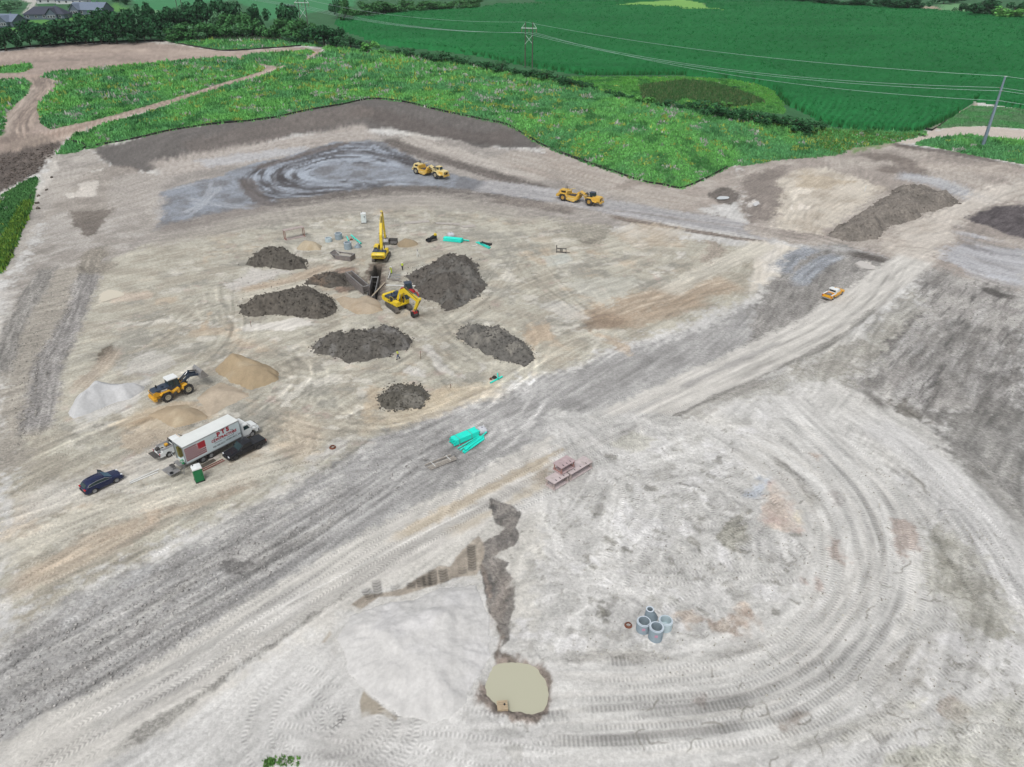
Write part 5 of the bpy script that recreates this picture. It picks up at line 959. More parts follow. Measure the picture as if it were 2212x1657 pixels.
def heap(name, label, cat, px, h, rgb, rgb2=None, rough=0.35, flat=0.0, nclod=0, res=0.28, seed=1, power=1.5, group=None, lump=1.2, squash=True, csize=(0.07, 0.2), slide=0.0):
    p = wpoly(px); y0, y1 = p[:, 1].min(), p[:, 1].max(); ctr = p.mean(0)
    if squash:
        dep = math.atan2(CAMH, ctr[1]); k = max(0.55, 1-0.6*h/math.tan(dep)/(y1-y0)); p = p.copy(); p[:, 1] = y0+(p[:, 1]-y0)*k; y1 = p[:, 1].max()
    ctr = p.mean(0); r = np.random.default_rng(seed)
    xs = np.arange(p[:, 0].min()-1, p[:, 0].max()+1, res); ys = np.arange(y0-1, y1+1, res); gx, gy = np.meshgrid(xs, ys)
    ew = 0.5 if nclod == 0 else 1.3; wx = gx+ew*fbm(gx/2.2, gy/2.2, 4, seed, 0.6); wy = gy+ew*fbm(gx/2.2, gy/2.2, 4, seed+5, 0.6)
    d = sdf(p, wx, wy); R = d.max(); t = np.clip(d/(R*(1-flat)), 0, 1); sm = 1-(1-t)**power
    cone = h*sm*(0.78+0.45*fbm(gx/5, gy/5, 3, seed+9))
    lum = np.abs(fbm(gx/lump, gy/lump, 4, seed+3)); z = cone+rough*(lum*1.5-0.35)*np.clip(t*4, 0, 1)+(rough*0.5*(np.abs(fbm(gx/0.55, gy/0.55, 2, seed+8))-0.2)*np.clip(t*5, 0, 1) if nclod else 0)
    z = np.where(d > 0, np.maximum(z, 0.02), -0.25); base = H(gx, gy); zc = float(H(np.array([ctr[0]]), np.array([ctr[1]]))[0])
    V = np.stack([gx-ctr[0], gy-ctr[1], base+z-zc], -1); ins = d > -0.25; idx_ = np.arange(gx.size).reshape(gx.shape)
    keep = ins[:-1, :-1] | ins[1:, 1:] | ins[:-1, 1:] | ins[1:, :-1]; F = np.stack([idx_[:-1, :-1], idx_[:-1, 1:], idx_[1:, 1:], idx_[1:, :-1]], -1)[keep]
    u_ = np.unique(F); rmp = np.full(gx.size, -1); rmp[u_] = np.arange(len(u_))
    c = np.empty(gx.shape+(3,)); c[:] = C(*rgb)
    if rgb2 is not None: kk = sstep(0.0, 0.35, fbm(gx/3.2, gy/3.2, 4, seed+21))[..., None]; c = c*(1-kk)+C(*rgb2)*kk
    c = c*(1+0.12*fbm(gx/1.5, gy/1.5, 3, seed+2)+0.06*fbm(gx/0.4, gy/1.1, 3, seed+4))[..., None]
    if slide: th_ = np.arctan2(gy-ctr[1], gx-ctr[0]); sl_ = fbm(th_*16, t*2.2, 4, seed+31, 0.65)*(0.3+1.2*(1-t)); c = c*(1+slide*sl_)[..., None]; V[..., 2] += 0.10*sl_*np.clip(d, 0, 1)
    sand = nclod == 0
    o = thing(name, label, cat, (ctr[0], ctr[1], zc), 0, group)
    link(bpy.data.objects.new('mound', npmesh('mound', V.reshape(-1, 3)[u_], rmp[F], SANDM if sand else SOILM, np.clip(c.reshape(-1, 3)[u_], 0.01, 0.8), smooth=sand)), o)
    if nclod:
        q = r.integers(0, gx.size, nclod*6); dq = d.ravel()[q]; q = q[(dq > -0.3)][:nclod]; P3 = V.reshape(-1, 3)[q].copy(); P3[:, 2] = np.maximum(P3[:, 2], (base-zc).ravel()[q])+0.03
        P3[:, :2] += r.normal(0, 0.25, (len(q), 2)); s = r.uniform(csize[0], csize[1], len(q))*(1+0.8*(r.random(len(q)) < 0.08))
        cv, cf, cc2 = clods(P3, s, C(*rgb)*1.05, r); ob = link(bpy.data.objects.new('clods', npmesh('clods', cv, cf, SOILM, cc2)), o); tag(ob, kind='stuff')
    return o
SO = (95,91,85)
heap('soil_pile', 'dark clumpy soil pile farthest left, below the rusty frame', 'soil pile', k5([(200,480),(290,400),(400,365),(540,380),(610,420),(690,480),(660,545),(560,562),(440,557),(300,525),(210,510)]), 4.0, SO, (102,99,92), 0.8, 0.1, 520, seed=1)
heap('soil_pile', 'long dark soil pile left of the trench boxes', 'soil pile', k5([(140,830),(330,770),(460,720),(600,668),(700,678),(820,700),(900,750),(935,850),(860,925),(760,952),(600,935),(420,915),(300,932),(160,942)]), 4.0, SO, (104,99,92), 0.85, 0.1, 800, seed=2)
heap('soil_pile', 'largest dark soil pile, right of the two yellow excavators', 'soil pile', k5([(1470,565),(1560,500),(1650,480),(1750,430),(1830,372),(1960,420),(2040,450),(2060,560),(2135,640),(2060,720),(1950,800),(1860,862),(1780,892),(1740,842),(1560,742),(1540,650)]), 5.0, (97,93,88), (108,106,102), 0.85, 0.15, 1000, res=0.33, seed=3)
heap('soil_pile', 'dark soil pile in front of the excavator with the red compactor', 'soil pile', k5([(695,1160),(830,1070),(960,1030),(1130,1000),(1350,958),(1450,1010),(1525,1080),(1505,1152),(1400,1182),(1340,1242),(1180,1292),(1000,1304),(850,1262),(740,1210)]), 3.7, (98,95,90), (122,120,117), 0.75, 0.2, 700, seed=4)
heap('soil_pile', 'grey soil pile between the crossing tracks, right of centre', 'soil pile', [(983,712),(1000,695),(1030,688),(1065,697),(1110,720),(1140,740),(1158,768),(1140,788),(1105,786),(1060,766),(1010,742)], 2.4, (106,104,100), (132,129,122), 0.7, 0.2, 600, seed=5)
heap('soil_pile', 'small low dark soil pile nearest the teal pipe stack', 'soil pile', kb([(1060,640),(1130,520),(1230,478),(1330,478),(1430,510),(1492,560),(1480,632),(1400,702),(1250,742),(1130,742),(1060,690)]), 1.5, (96,93,86), (122,119,112), 0.35, 0.2, 360, res=0.22, seed=6)
heap('soil_pile', 'low dark soil heap beside the left trench box', 'soil pile', k5([(640,660),(760,590),(880,555),(985,600),(1010,650),(960,705),(820,700),(720,690)]), 1.6, (92,88,82), (120,106,94), 0.6, 0.2, 300, seed=16)
heap('soil_berm', 'flat-topped dark soil berm beside the pale crossing at right', 'soil pile', k7([(600,885),(850,690),(1100,480),(1350,478),(1560,540),(1625,600),(1340,690),(1300,750),(1080,810),(1020,930),(800,945)]), 3.0, (132,126,119), (116,111,105), 0.6, 0.55, 900, res=0.5, seed=7)
SA = (176,162,138)
heap('sand_pile', 'small tan sand pile beside the rusty frame', 'sand pile', k5([(578,380),(640,308),(720,328),(802,352),(765,402),(690,412),(592,402)]), 2.0, SA, (184,172,150), 0.1, seed=8, power=1.2)
heap('sand_pile', 'small tan sand pile right of the raised excavator boom', 'sand pile', k5([(1388,340),(1480,288),(1562,320),(1542,362),(1460,384),(1400,377)]), 2.3, (162,147,123), None, 0.06, seed=9, power=1.2)
heap('sand_pile', 'large tan sand pile ahead of the wheel loader bucket', 'sand pile', k8([(1368,200),(1500,98),(1600,92),(1720,130),(1832,190),(1862,250),(1842,322),(1742,384),(1620,424),(1500,362),(1380,262)]), 3.4, (170,153,126), (178,163,138), 0.12, seed=10, power=1.35)
heap('sand_pile', 'low pinkish tan sand spread between loader and box truck', 'sand pile', k8([(1180,470),(1380,328),(1500,370),(1612,420),(1622,452),(1480,524),(1350,602),(1270,642),(1238,560)]), 1.3, (184,171,153), (176,162,142), 0.15, seed=11, power=1.3)
heap('sand_pile', 'brown sand heap with wheel marks behind the white service truck', 'sand pile', k8([(800,610),(950,538),(1130,515),(1250,575),(1285,640),(1130,700),(1000,730),(900,680)]), 1.0, (172,156,132), (188,174,150), 0.15, seed=12, power=1.3)
heap('gravel_pile', 'pale grey gravel pile with sharp ridge left of the wheel loader', 'gravel pile', k8([(165,590),(230,480),(380,340),(490,283),(620,288),(832,312),(824,356),(690,446),(560,490),(380,575),(240,635),(175,660)]), 3.6, (200,201,202), (206,206,206), 0.08, seed=13, power=1.15)
heap('sand_pile', 'tan sand pile at the foot of the trench boxes', 'sand pile', k5([(898,775),(960,748),(1080,768),(1180,800),(1270,806),(1280,880),(1190,922),(1060,922),(960,852)]), 1.7, (182,168,148), (172,156,134), 0.12, seed=14, power=1.3)
heap('spoil_mound', 'broad pale sandy spoil mound beside the pond', 'spoil mound', kh([(330,690),(480,622),(700,590),(900,500),(1105,480),(1140,560),(1200,800),(1190,960),(1090,1130),(1050,1250),(930,1350),(820,1385),(620,1335),(420,1185),(290,1020),(230,840)]), 1.9, (206,205,203), (213,212,211), 0.2, 0.3, seed=15, power=1.0, res=0.2, lump=1.7, slide=0.09)
# loose stones on the coarse ground: nobody could count them
r_ = np.random.default_rng(5); st = []
for px_, n_, s0, s1, c_ in (([(0,1420),(350,1240),(660,1070),(1000,900),(1000,960),(640,1200),(340,1420),(0,1600)], 700, 0.05, 0.16, (172,170,167)), (kd([(250,210),(1050,330),(600,760),(0,1050),(0,520)]), 220, 0.05, 0.12, (170,168,163)), (ka([(300,100),(700,60),(500,600),(330,1200),(150,1500),(60,700)]), 500, 0.06, 0.17, (160,157,150)), (kd([(1300,500),(2209,700),(2209,1600),(1200,1500)]), 420, 0.05, 0.16, (140,138,134)), (kg([(0,200),(2100,200),(2150,1600),(0,1100)]), 800, 0.04, 0.12, (170,167,158)), (k7([(600,880),(1100,480),(1620,600),(1000,940)]), 90, 0.06, 0.15, (140,135,129)), (k5([(100,480),(700,400),(900,900),(100,950)]), 160, 0.05, 0.14, SO), (k5([(1400,560),(2150,400),(2150,900),(1500,900)]), 160, 0.05, 0.14, SO), (k4([(0,220),(330,120),(380,150),(200,340),(0,430)]), 260, 0.2, 0.5, (100,92,86))):
    p = scatter(px_, n_, 1.1); P3 = np.stack([p[:, 0], p[:, 1], H(p[:, 0], p[:, 1])+0.03], 1); st.append(clods(P3, r_.uniform(s0, s1, len(p)), C(*c_), r_))
meadow('loose_stones', 'loose stones and clods lying on the bare ground', 'stones', st, SOILM)
for q, (x, y, s) in enumerate(((334,344,0.5), (303,424,0.55), (250,462,0.6), (212,465,0.65), (240,510,0.6), (246,545,0.7))):
    b = G1(*k4([(x, y)])[0]); v, f, c = clods(np.zeros((1, 3)), np.array([s]), C(104,98,90), r_); o = link(bpy.data.objects.new('boulder', npmesh('boulder', v, f, SOILM, c))); o.location = (b[0], b[1], b[2]+s*0.3)
    tag(o, ['grey boulder highest up the pale left slope', 'grey boulder second from the top on the pale left slope', 'grey boulder right of a pair by the left silt fence', 'grey boulder left of a pair by the left silt fence', 'dark boulder between the pair and the lowest boulder', 'pale-topped boulder lowest beside the left silt fence'][q], 'boulder', 'boulders by the left fence')
# weeds in the foreground
p = np.vstack([scatter(kf([(1490,1660),(1500,1625),(1545,1600),(1560,1640),(1520,1660)]), 90, 1.2), scatter(kf([(1560,1600),(1700,1595),(1690,1650),(1580,1650)]), 45, 1.2)])
meadow('foreground_weeds', 'small green weeds on the pale ground at the bottom edge', 'weeds', [blades(p, rng.uniform(0.15, 0.4, len(p)), rng.uniform(0.12, 0.3, len(p)), np.repeat(C(120,168,92)[None], len(p), 0))], LEAF)
# water
def water(name, px, z, rgb, rough=0.05, grow=1.0):
    m, n, l, b = newmat(name+'_surface'); b.inputs['Base Color'].default_value = (*C(*rgb), 1); b.inputs['Roughness'].default_value = rough; b.inputs['IOR'].default_value = 1.33
    t = n.new('ShaderNodeTexNoise'); t.inputs['Scale'].default_value = 1.5; bp = n.new('ShaderNodeBump'); bp.inputs['Strength'].default_value = 0.05; bp.inputs['Distance'].default_value = 0.02; l.new(t.outputs['Fac'], bp.inputs['Height']); l.new(bp.outputs[0], b.inputs['Normal'])
    p = wpoly(px); c = p.mean(0); p = spline(np.vstack([p, p[:1]]), 0.7)[:-1]; p = c+(p-c)*grow
    zz = z if z is not None else float(H(p[:, 0], p[:, 1]).max())+0.07
    me = bpy.data.meshes.new(name); me.from_pydata([(x-c[0], y-c[1], 0) for x, y in p], [], [tuple(range(len(p)))]); me.materials.append(m); o = link(bpy.data.objects.new(name, me)); o.location = (c[0], c[1], zz); return tag(o, kind='structure')
water('pond_water', POND, -0.4, (190,189,168), 0.04, 1.0)
water('puddle', kd([(752,334),(800,312),(850,330),(930,385),(860,385),(800,368)]), None, (205,200,194), 0.15); water('puddle', k6([(1740,395),(1770,375),(1840,380),(1830,400),(1760,405)]), None, (206,212,214), 0.15); water('puddle', k7([(20,640),(60,620),(75,640),(40,665)]), None, (214,214,214), 0.2)
water('puddle', ka([(875,165),(945,132),(1050,155),(1070,180),(960,215),(880,235)]), None, (214,207,190), 0.5)
# ================================================================== MACHINES
YEL = mat('machine_yellow', C(236,206,40), 0.45, var=0.05, dirt=0.12); AMB = mat('machine_amber', C(222,168,48), 0.5, var=0.06, dirt=0.25); CATY = mat('scraper_yellow', C(226,182,74), 0.55, var=0.07, dirt=0.35); CATP = mat('scraper_pale_yellow', C(234,214,150), 0.55, var=0.07, dirt=0.35)
NAVY = mat('hood_blue_black', C(52,66,84), 0.4, var=0.08); BLK = mat('black_paint', C(34,36,40), 0.5, var=0.1); STEEL = mat('track_steel', C(108,104,98), 0.6, 0.3, 0.2, 4.0, dirt=0.3); DSTEEL = mat('dark_steel', C(84,82,80), 0.6, 0.2, 0.2, 4.0); LSTEEL = mat('worn_steel', C(150,150,150), 0.5, 0.3, 0.15, dirt=0.2)
RUB = mat('tyre_rubber', C(52,52,54), 0.85, var=0.15, scale=6, dirt=0.25); GLS = mat('cab_glass', C(46,66,70), 0.08, var=0.05); CHR = mat('chrome_rod', C(220,222,224), 0.2, 0.8, 0.03); WHT = mat('white_paint', C(236,240,240), 0.35, var=0.03); RED = mat('red_paint', C(206,44,52), 0.45, var=0.06); RIMG = mat('rim_alloy', C(190,192,194), 0.35, 0.6, 0.08); RIMC = mat('rim_cream', C(196,190,168), 0.6, var=0.1, dirt=0.2)
LAMPR = mat('tail_lamp_red', C(190,30,34), 0.25, var=0.05); LAMPW = mat('head_lamp_clear', C(226,230,234), 0.15, var=0.03); BTXT = mat('decal_black', C(30,30,32), 0.6, var=0.02); RTXT = mat('decal_red', C(170,34,50), 0.55, var=0.08, scale=8); WTXT = mat('decal_white', C(238,238,238), 0.6, var=0.02)
def wheel(parent, pos, r, w, rim=None, lugs=0, side=1, rr=0.56):
    M = Matrix.Rotation(math.pi/2, 4, 'X')
    wh = MB(); wh.lathe([(0.0, -w*0.3), (r*0.2, -w*0.3), (r*0.2, w*0.42), (0.0, w*0.42)], 12, M); o = wh.build('wheel', rim or RIMG, parent, True, loc=pos)
    t = MB(); t.lathe([(r*rr, -w*0.46), (r*0.9, -w*0.5), (r, -w*0.36), (r, w*0.36), (r*0.9, w*0.5), (r*rr, w*0.46)], 26, M)
    if lugs:
        for k in range(lugs):
            a = 2*math.pi*k/lugs
            for s in (-1, 1):
                a2 = a+(math.pi/lugs if s > 0 else 0); t.box((math.cos(a2)*r*1.0, s*w*0.24, math.sin(a2)*r*1.0), (r*0.16, w*0.5, r*0.12), (0, -a2, s*0.35))
    t.build('tyre', RUB, o, True)
    q = MB(); q.lathe([(0, -w*0.12), (r*rr*1.02, -w*0.12), (r*rr*1.02, -w*0.44), (r*rr*0.9, -w*0.46), (r*rr*0.8, -w*0.2), (r*0.24, -w*0.16), (r*0.24, w*0.16), (r*rr*0.8, w*0.2), (r*rr*0.9, w*0.46), (r*rr*1.02, w*0.44), (r*rr*1.02, w*0.12), (0, w*0.12)], 20, M, False)
    for k in range(5):
        a = 2*math.pi*k/5
        for s in (-1, 1): q.bar((math.cos(a)*r*0.15, s*w*0.38, math.sin(a)*r*0.15), (math.cos(a)*r*rr*0.9, s*w*0.4, math.sin(a)*r*rr*0.9), r*0.13, 0.02)
    q.build('rim', rim or RIMG, o, True); return o
def limb(name, m, parent, pts, hw, y0, y1, b=0.05):
    """flat-sided arm: outline from centre points (x,z) and half depths"""
    P_ = [Vector((p[0], p[1])) for p in pts]; up = []; dn = []
    for i, p in enumerate(P_):
        d = (P_[min(i+1, len(P_)-1)]-P_[max(i-1, 0)]).normalized(); n = Vector((-d.y, d.x)); up.append(p+n*hw[i]); dn.append(p-n*hw[i])
    return part(name, m, parent, ('prism', [tuple(p) for p in up]+[tuple(p) for p in reversed(dn)], y0, y1, 0.03, b))
def ram(parent, a, b, y, r=0.11, name='hydraulic_cylinder'):
    a, b = Vector((a[0], y, a[1])), Vector((b[0], y, b[1])); m = a.lerp(b, 0.55); c = part(name, YEL if False else DSTEEL, parent, ('tube', [a, m], r, 10), smooth=True); part('rod', CHR, c, ('tube', [m, b], r*0.55, 8), smooth=True)
def crawler(parent, L, hgt, w, y, m=None):
    h = hgt; prof = [(-L/2+h*0.5, 0), (L/2-h*0.5, 0), (L/2-h*0.14, h*0.16), (L/2, h*0.5), (L/2-h*0.14, h*0.86), (L/2-h*0.5, h), (-L/2+h*0.5, h), (-L/2+h*0.14, h*0.86), (-L/2, h*0.5), (-L/2+h*0.14, h*0.16)]
    t = part('track', STEEL, parent, ('prism', prof, y-w/2, y+w/2)); sh = MB(); per = []
    for i in range(len(prof)):
        a, b = Vector(prof[i]), Vector(prof[(i+1) % len(prof)]); n = max(1, int((b-a).length/0.24))
        for k in range(n): per.append((a.lerp(b, (k+0.5)/n), (b-a).normalized()))
    for p, d in per: sh.box((p.x, y, p.y), (0.15, w*1.04, 0.07), (0, -math.atan2(d.y, d.x), 0))
    s_ = sh.build('track_shoes', STEEL, t); fr = part('track_frame', DSTEEL, t, ('box', (0, y, h*0.52), (L*0.7, w*1.08, h*0.42)))
    for k in range(5): part('roller', DSTEEL, t, ('lathe', [(0, -w*0.56), (h*0.17, -w*0.56), (h*0.17, w*0.56), (0, w*0.56)], 10, Matrix.Translation((-L*0.32+k*L*0.16, y, h*0.24)) @ Matrix.Rotation(math.pi/2, 4, 'X')), smooth=True)
    return t
def bucket(name, parent, loc, rot, w, m, s=1.0):
    prof = [(0, 0), (0.25, -0.75), (0.85, -1.15), (1.45, -0.95), (1.75, -0.45), (1.68, -0.40), (1.38, -0.84), (0.85, -1.02), (0.36, -0.66), (0.14, -0.05)]
    M = Matrix.Translation(loc) @ Euler(rot).to_matrix().to_4x4() @ Matrix.Scale(s, 4)
    b = MB(); b.prism(prof, -w/2, w/2, M=M)
    side = [(0, 0), (0.25, -0.75), (0.85, -1.15), (1.45, -0.95), (1.75, -0.45), (0.7, -0.1)]
    for y in (-w/2, w/2-0.06): b.prism(side, y-0.005, y+0.065, M=M)
    o = b.build(name, m, parent)
    for k in range(5): q = MB(); y = -w/2+0.1+k*(w-0.2)/4; q._add([(1.70, y-0.07, -0.50), (1.70, y+0.07, -0.50), (1.70, y+0.07, -0.38), (1.70, y-0.07, -0.38), (2.0, y-0.03, -0.2), (2.0, y+0.03, -0.2)], [(0, 1, 2, 3), (0, 1, 5, 4), (3, 2, 5, 4), (0, 3, 4), (1, 2, 5)], M); q.build('tooth', LSTEEL, o)
    return o, M
def excavator(label, loc, rz_up, rz_tr, boom, stick, tool, text=None, deck=None):
    o = thing('excavator', label, 'excavator', loc, rz_up)
    und = part('undercarriage', DSTEEL, o, ('box', (0, 0, 0.75), (2.4, 2.2, 0.5)), ('lathe', [(0, 0.95), (0.85, 0.95), (0.85, 1.25), (0, 1.25)], 20)); 
    und.rotation_euler = (0, 0, rz_tr-rz_up)
    for s in (-1, 1): crawler(und, 5.3, 1.08, 0.72, s*1.42)
    part('deck', YEL, o, ('prism', [(-2.9, 1.25), (1.75, 1.25), (1.75, 1.55), (-2.9, 1.55)], -1.55, 1.55, 0.04, 0.08))
    cwt = part('counterweight', YEL, o, ('prism', [(-3.55, 1.5), (-3.35, 1.25), (-2.55, 1.25), (-2.55, 2.55), (-3.3, 2.55), (-3.6, 2.2)], -1.58, 1.58, 0.16, 0.28), smooth=True)
    hood = part('engine_hood', NAVY, o, ('prism', [(-2.52, 1.56), (-0.75, 1.56), (-0.75, 2.5), (-0.95, 2.62), (-2.3, 2.62), (-2.52, 2.5)], -1.5, 1.5, 0.06, 0.12)); part('hood_bulge', NAVY, hood, ('prism', [(-2.1, 2.63), (-1.0, 2.63), (-1.2, 2.95), (-1.95, 2.95)], 0.3, 1.3, 0.05, 0.12)); part('exhaust', BLK, hood, ('tube', [(-1.2, -0.6, 2.6), (-1.2, -0.6, 3.05), (-1.35, -0.6, 3.15)], 0.09, 10), smooth=True)
    for y in (-1.57, 1.57): part('side_panel', YEL, o, ('box', (-1.55, y, 1.85), (1.8, 0.06, 0.55)))
    part('handrail', YEL, o, ('tube', [(-0.6, -1.5, 1.6), (-0.6, -1.5, 2.9), (0.5, -1.5, 2.9), (0.9, -1.5, 2.2)], 0.03, 6)); part('tool_box', YEL, o, ('box', (0.95, -1.1, 1.85), (1.5, 0.85, 0.6)), bevel=0.04); part('valve_block', DSTEEL, o, ('box', (-0.3, -0.5, 1.85), (0.7, 1.3, 0.6)), bevel=0.03)
    cab = part('cab', YEL, o, ('prism', [(-0.35, 1.56), (1.75, 1.56), (1.85, 2.2), (1.45, 3.2), (-0.3, 3.2), (-0.4, 2.9)], 0.52, 1.52, 0.04, 0.07)); part('cab_roof', YEL, cab, ('box', (0.55, 1.02, 3.24), (1.6, 0.9, 0.08)))
    part('side_window', GLS, cab, ('prism', [(-0.2, 2.2), (1.55, 2.2), (1.35, 3.05), (-0.2, 3.05)], 1.515, 1.535)); part('side_window', GLS, cab, ('prism', [(-0.2, 2.2), (1.55, 2.2), (1.35, 3.05), (-0.2, 3.05)], 0.505, 0.525)); part('windscreen', GLS, cab, ('bar', (1.85, 1.02, 2.2), (1.48, 1.02, 3.12), 0.86, 0.03)); part('rear_window', GLS, cab, ('box', (-0.405, 1.02, 2.6), (0.03, 0.8, 0.7)))
    bm_ = limb('boom', YEL, o, boom, [0.28, 0.52, 0.46, 0.26][:len(boom)] if len(boom) == 4 else [0.28, 0.5, 0.25], -0.42, 0.18)
    kn = boom[len(boom)//2]
    for y in (-0.62, 0.38): ram(bm_, (boom[0][0]+1.0, boom[0][1]-0.5), (boom[1][0]+0.2, boom[1][1]-0.2), y, 0.13)
    ram(bm_, (kn[0], kn[1]+0.5), (stick[0][0], stick[0][1]), -0.12, 0.12); part('hose_line', BLK, bm_, ('tube', [(boom[1][0], -0.35, boom[1][1]+0.6), (kn[0], -0.35, kn[1]+0.55), (boom[-1][0], -0.35, boom[-1][1]+0.32)], 0.06, 6)); part('work_lamp', BLK, bm_, ('box', (boom[1][0]+0.3, 0.3, boom[1][1]+0.3), (0.2, 0.25, 0.3)))
    sk = limb('stick', YEL, o, stick, [0.2, 0.38, 0.18], -0.33, 0.09); ram(sk, (stick[0][0]*0.4+stick[1][0]*0.6+0.4, stick[0][1]*0.4+stick[1][1]*0.6), (stick[2][0]+0.35, stick[2][1]+0.55), -0.12, 0.1)
    sx, sz = stick[2]
    part('link_arm', DSTEEL, sk, ('bar', (sx+0.35, 0.12, sz+0.55), (sx+0.6, 0.12, sz-0.05), 0.08, 0.2), ('bar', (sx+0.35, -0.36, sz+0.55), (sx+0.6, -0.36, sz-0.05), 0.08, 0.2))
    if tool == 'bucket': bucket('bucket', o, (sx+0.35, -0.12, sz), (0, math.radians(95), 0), 1.55, LSTEEL)
    else:
        c = part('compactor', RED, o, ('box', (sx, -0.12, sz-0.35), (0.75, 0.95, 0.7)), ('box', (sx-0.05, -0.12, sz-0.75), (0.6, 1.05, 0.25)), bevel=0.04)
        part('side_plate', BLK, c, ('box', (sx, -0.75, sz-0.5), (1.0, 0.1, 1.1)), ('box', (sx, 0.5, sz-0.5), (1.0, 0.1, 1.1))); part('roller', DSTEEL, c, ('lathe', [(0, -0.6), (0.5, -0.6), (0.5, 0.6), (0, 0.6)], 18, Matrix.Translation((sx, -0.12, sz-0.8)) @ Matrix.Rotation(math.pi/2, 4, 'X')), smooth=True); part('guard_rail', LSTEEL, c, ('tube', [(sx-0.5, -0.85, sz-0.2), (sx+0.6, -0.85, sz+0.35), (sx+0.6, 0.6, sz+0.35)], 0.04, 6))
    if text:
        R_ = Matrix.Rotation(-math.pi/2, 4, 'Z') @ Matrix.Rotation(math.pi/2, 4, 'X')
        text_mesh('lettering', 'KOMATSU', 0.52, BTXT, cwt, Matrix.Translation((-3.60, 0.0, 1.66)) @ R_, bold=0.012); text_mesh('lettering', 'KOMATSU', 0.36, WTXT, hood, Matrix.Translation((-2.535, -0.45, 2.05)) @ R_, 0.25, bold=0.008)
        for y in (-1.3, 1.3): part('tail_lamp', LAMPR if y < 0 else BLK, cwt, ('box', (-3.56, y, 1.72), (0.06, 0.18, 0.18)))
    else:
        text_mesh('lettering', 'PC', 0.5, BTXT, o, Matrix.Translation((-0.9, -1.62, 1.65)) @ Matrix.Rotation(math.pi/2, 4, 'X'), bold=0.01)
    return o
def gz(x, y): return float(H(np.array([x]), np.array([y]))[0])
# raised boom beyond the trench
excavator('yellow excavator with boom raised high standing at the far trench end', (-30.9, 159.9, gz(-30.9, 159.9)), math.radians(88), math.radians(88.5), [(0.3, 2.0), (1.15, 5.4), (2.3, 7.5), (4.5, 9.5)], [(3.9, 10.3), (4.6, 9.2), (5.4, 3.3)], 'bucket', True)
excavator('yellow excavator with red compactor on its arm beside the trench', (-23.0, 132.0, gz(-23, 132)), math.radians(-47), math.radians(-56), [(0.3, 2.0), (1.6, 4.1), (3.0, 5.0), (7.2, 4.0)], [(7.9, 4.7), (7.2, 3.9), (5.7, 1.35)], 'compactor')
sp_ = G1(*kx1([(672,985)])[0]); spare = thing('digging_bucket', 'spare black digging bucket on the ground right of the raised boom', 'bucket', (sp_[0], sp_[1]+0.4, sp_[2]), math.radians(-93)); bucket('shell', spare, (-0.9, 0, 1.25), (0, math.radians(12), 0), 1.9, DSTEEL, 1.12)
# red crawler loader behind the second excavator
b = G1(*kx2([(1590,735)])[0]); o = thing('crawler_loader', 'red crawler machine with dark blue cab half hidden behind the compactor excavator', 'loader', tuple(b), math.radians(20))
for s in (-1, 1): crawler(o, 3.0, 0.9, 0.45, s*0.95)
part('body', RED, o, ('prism', [(-1.7, 0.5), (1.0, 0.5), (1.0, 1.2), (0.3, 1.75), (-1.5, 1.75), (-1.7, 1.4)], -0.85, 0.85, 0.04, 0.08)); cb = part('cab', NAVY, o, ('prism', [(-0.9, 1.76), (0.7, 1.76), (0.5, 2.9), (-0.8, 2.9)], -0.7, 0.7, 0.04, 0.06)); part('cab_roof', NAVY, cb, ('box', (-0.15, 0, 2.96), (1.6, 1.5, 0.1))); part('side_window', GLS, cb, ('box', (-0.15, -0.72, 2.35), (1.0, 0.03, 0.7))); part('windscreen', GLS, cb, ('bar', (0.72, 0, 1.9), (0.55, 0, 2.8), 1.2, 0.03)); part('bucket', RED, o, ('prism', [(1.3, 0.05), (2.0, 0.05), (1.5, 0.2), (1.35, 0.9), (1.25, 0.9)], -1.1, 1.1)); part('lift_arm', RED, o, ('bar', (-0.4, -0.95, 1.5), (1.4, -0.95, 0.5), 0.12, 0.2), ('bar', (-0.4, 0.95, 1.5), (1.4, 0.95, 0.5), 0.12, 0.2))
# wheel loader
A_, B_ = G1(*kl([(850,1385)])[0]), G1(*kl([(1470,1140)])[0]); hd = heading(A_, B_); mid = (A_+B_)/2; lat = np.array([-math.sin(hd), math.cos(hd), 0]); c0 = mid+lat*1.25
o = thing('wheel_loader', 'amber wheel loader with white cab roof and raised bucket', 'wheel loader', tuple(c0), hd)
for x in (-1.68, 1.68):
    for y in (-1.12, 1.12): wheel(o, (x, y, 0.83), 0.83, 0.62, RIMC, 16)
part('rear_frame', AMB, o, ('prism', [(-3.3, 0.75), (-0.4, 0.75), (-0.2, 1.2), (-0.9, 1.55), (-3.3, 1.55)], -0.62, 0.62, 0.04, 0.06)); part('rear_bumper', AMB, o, ('box', (-3.5, 0, 0.95), (0.5, 2.3, 0.55)), bevel=0.05)
eh = part('engine_hood', NAVY, o, ('prism', [(-3.55, 1.5), (-0.5, 1.56), (-0.5, 2.3), (-1.2, 2.38), (-3.3, 2.25), (-3.6, 2.0)], -0.85, 0.85, 0.08, 0.14)); part('side_panel', AMB, eh, ('prism', [(-3.55, 1.25), (-1.2, 1.5), (-1.2, 1.85), (-2.6, 1.85), (-3.0, 2.15), (-3.58, 2.05)], -0.9, 0.9)); part('exhaust', BLK, eh, ('tube', [(-2.5, 0.3, 2.2), (-2.5, 0.3, 2.75)], 0.12, 10), smooth=True); part('air_intake', NAVY, eh, ('box', (-1.8, -0.2, 2.5), (0.3, 0.6, 0.35)))
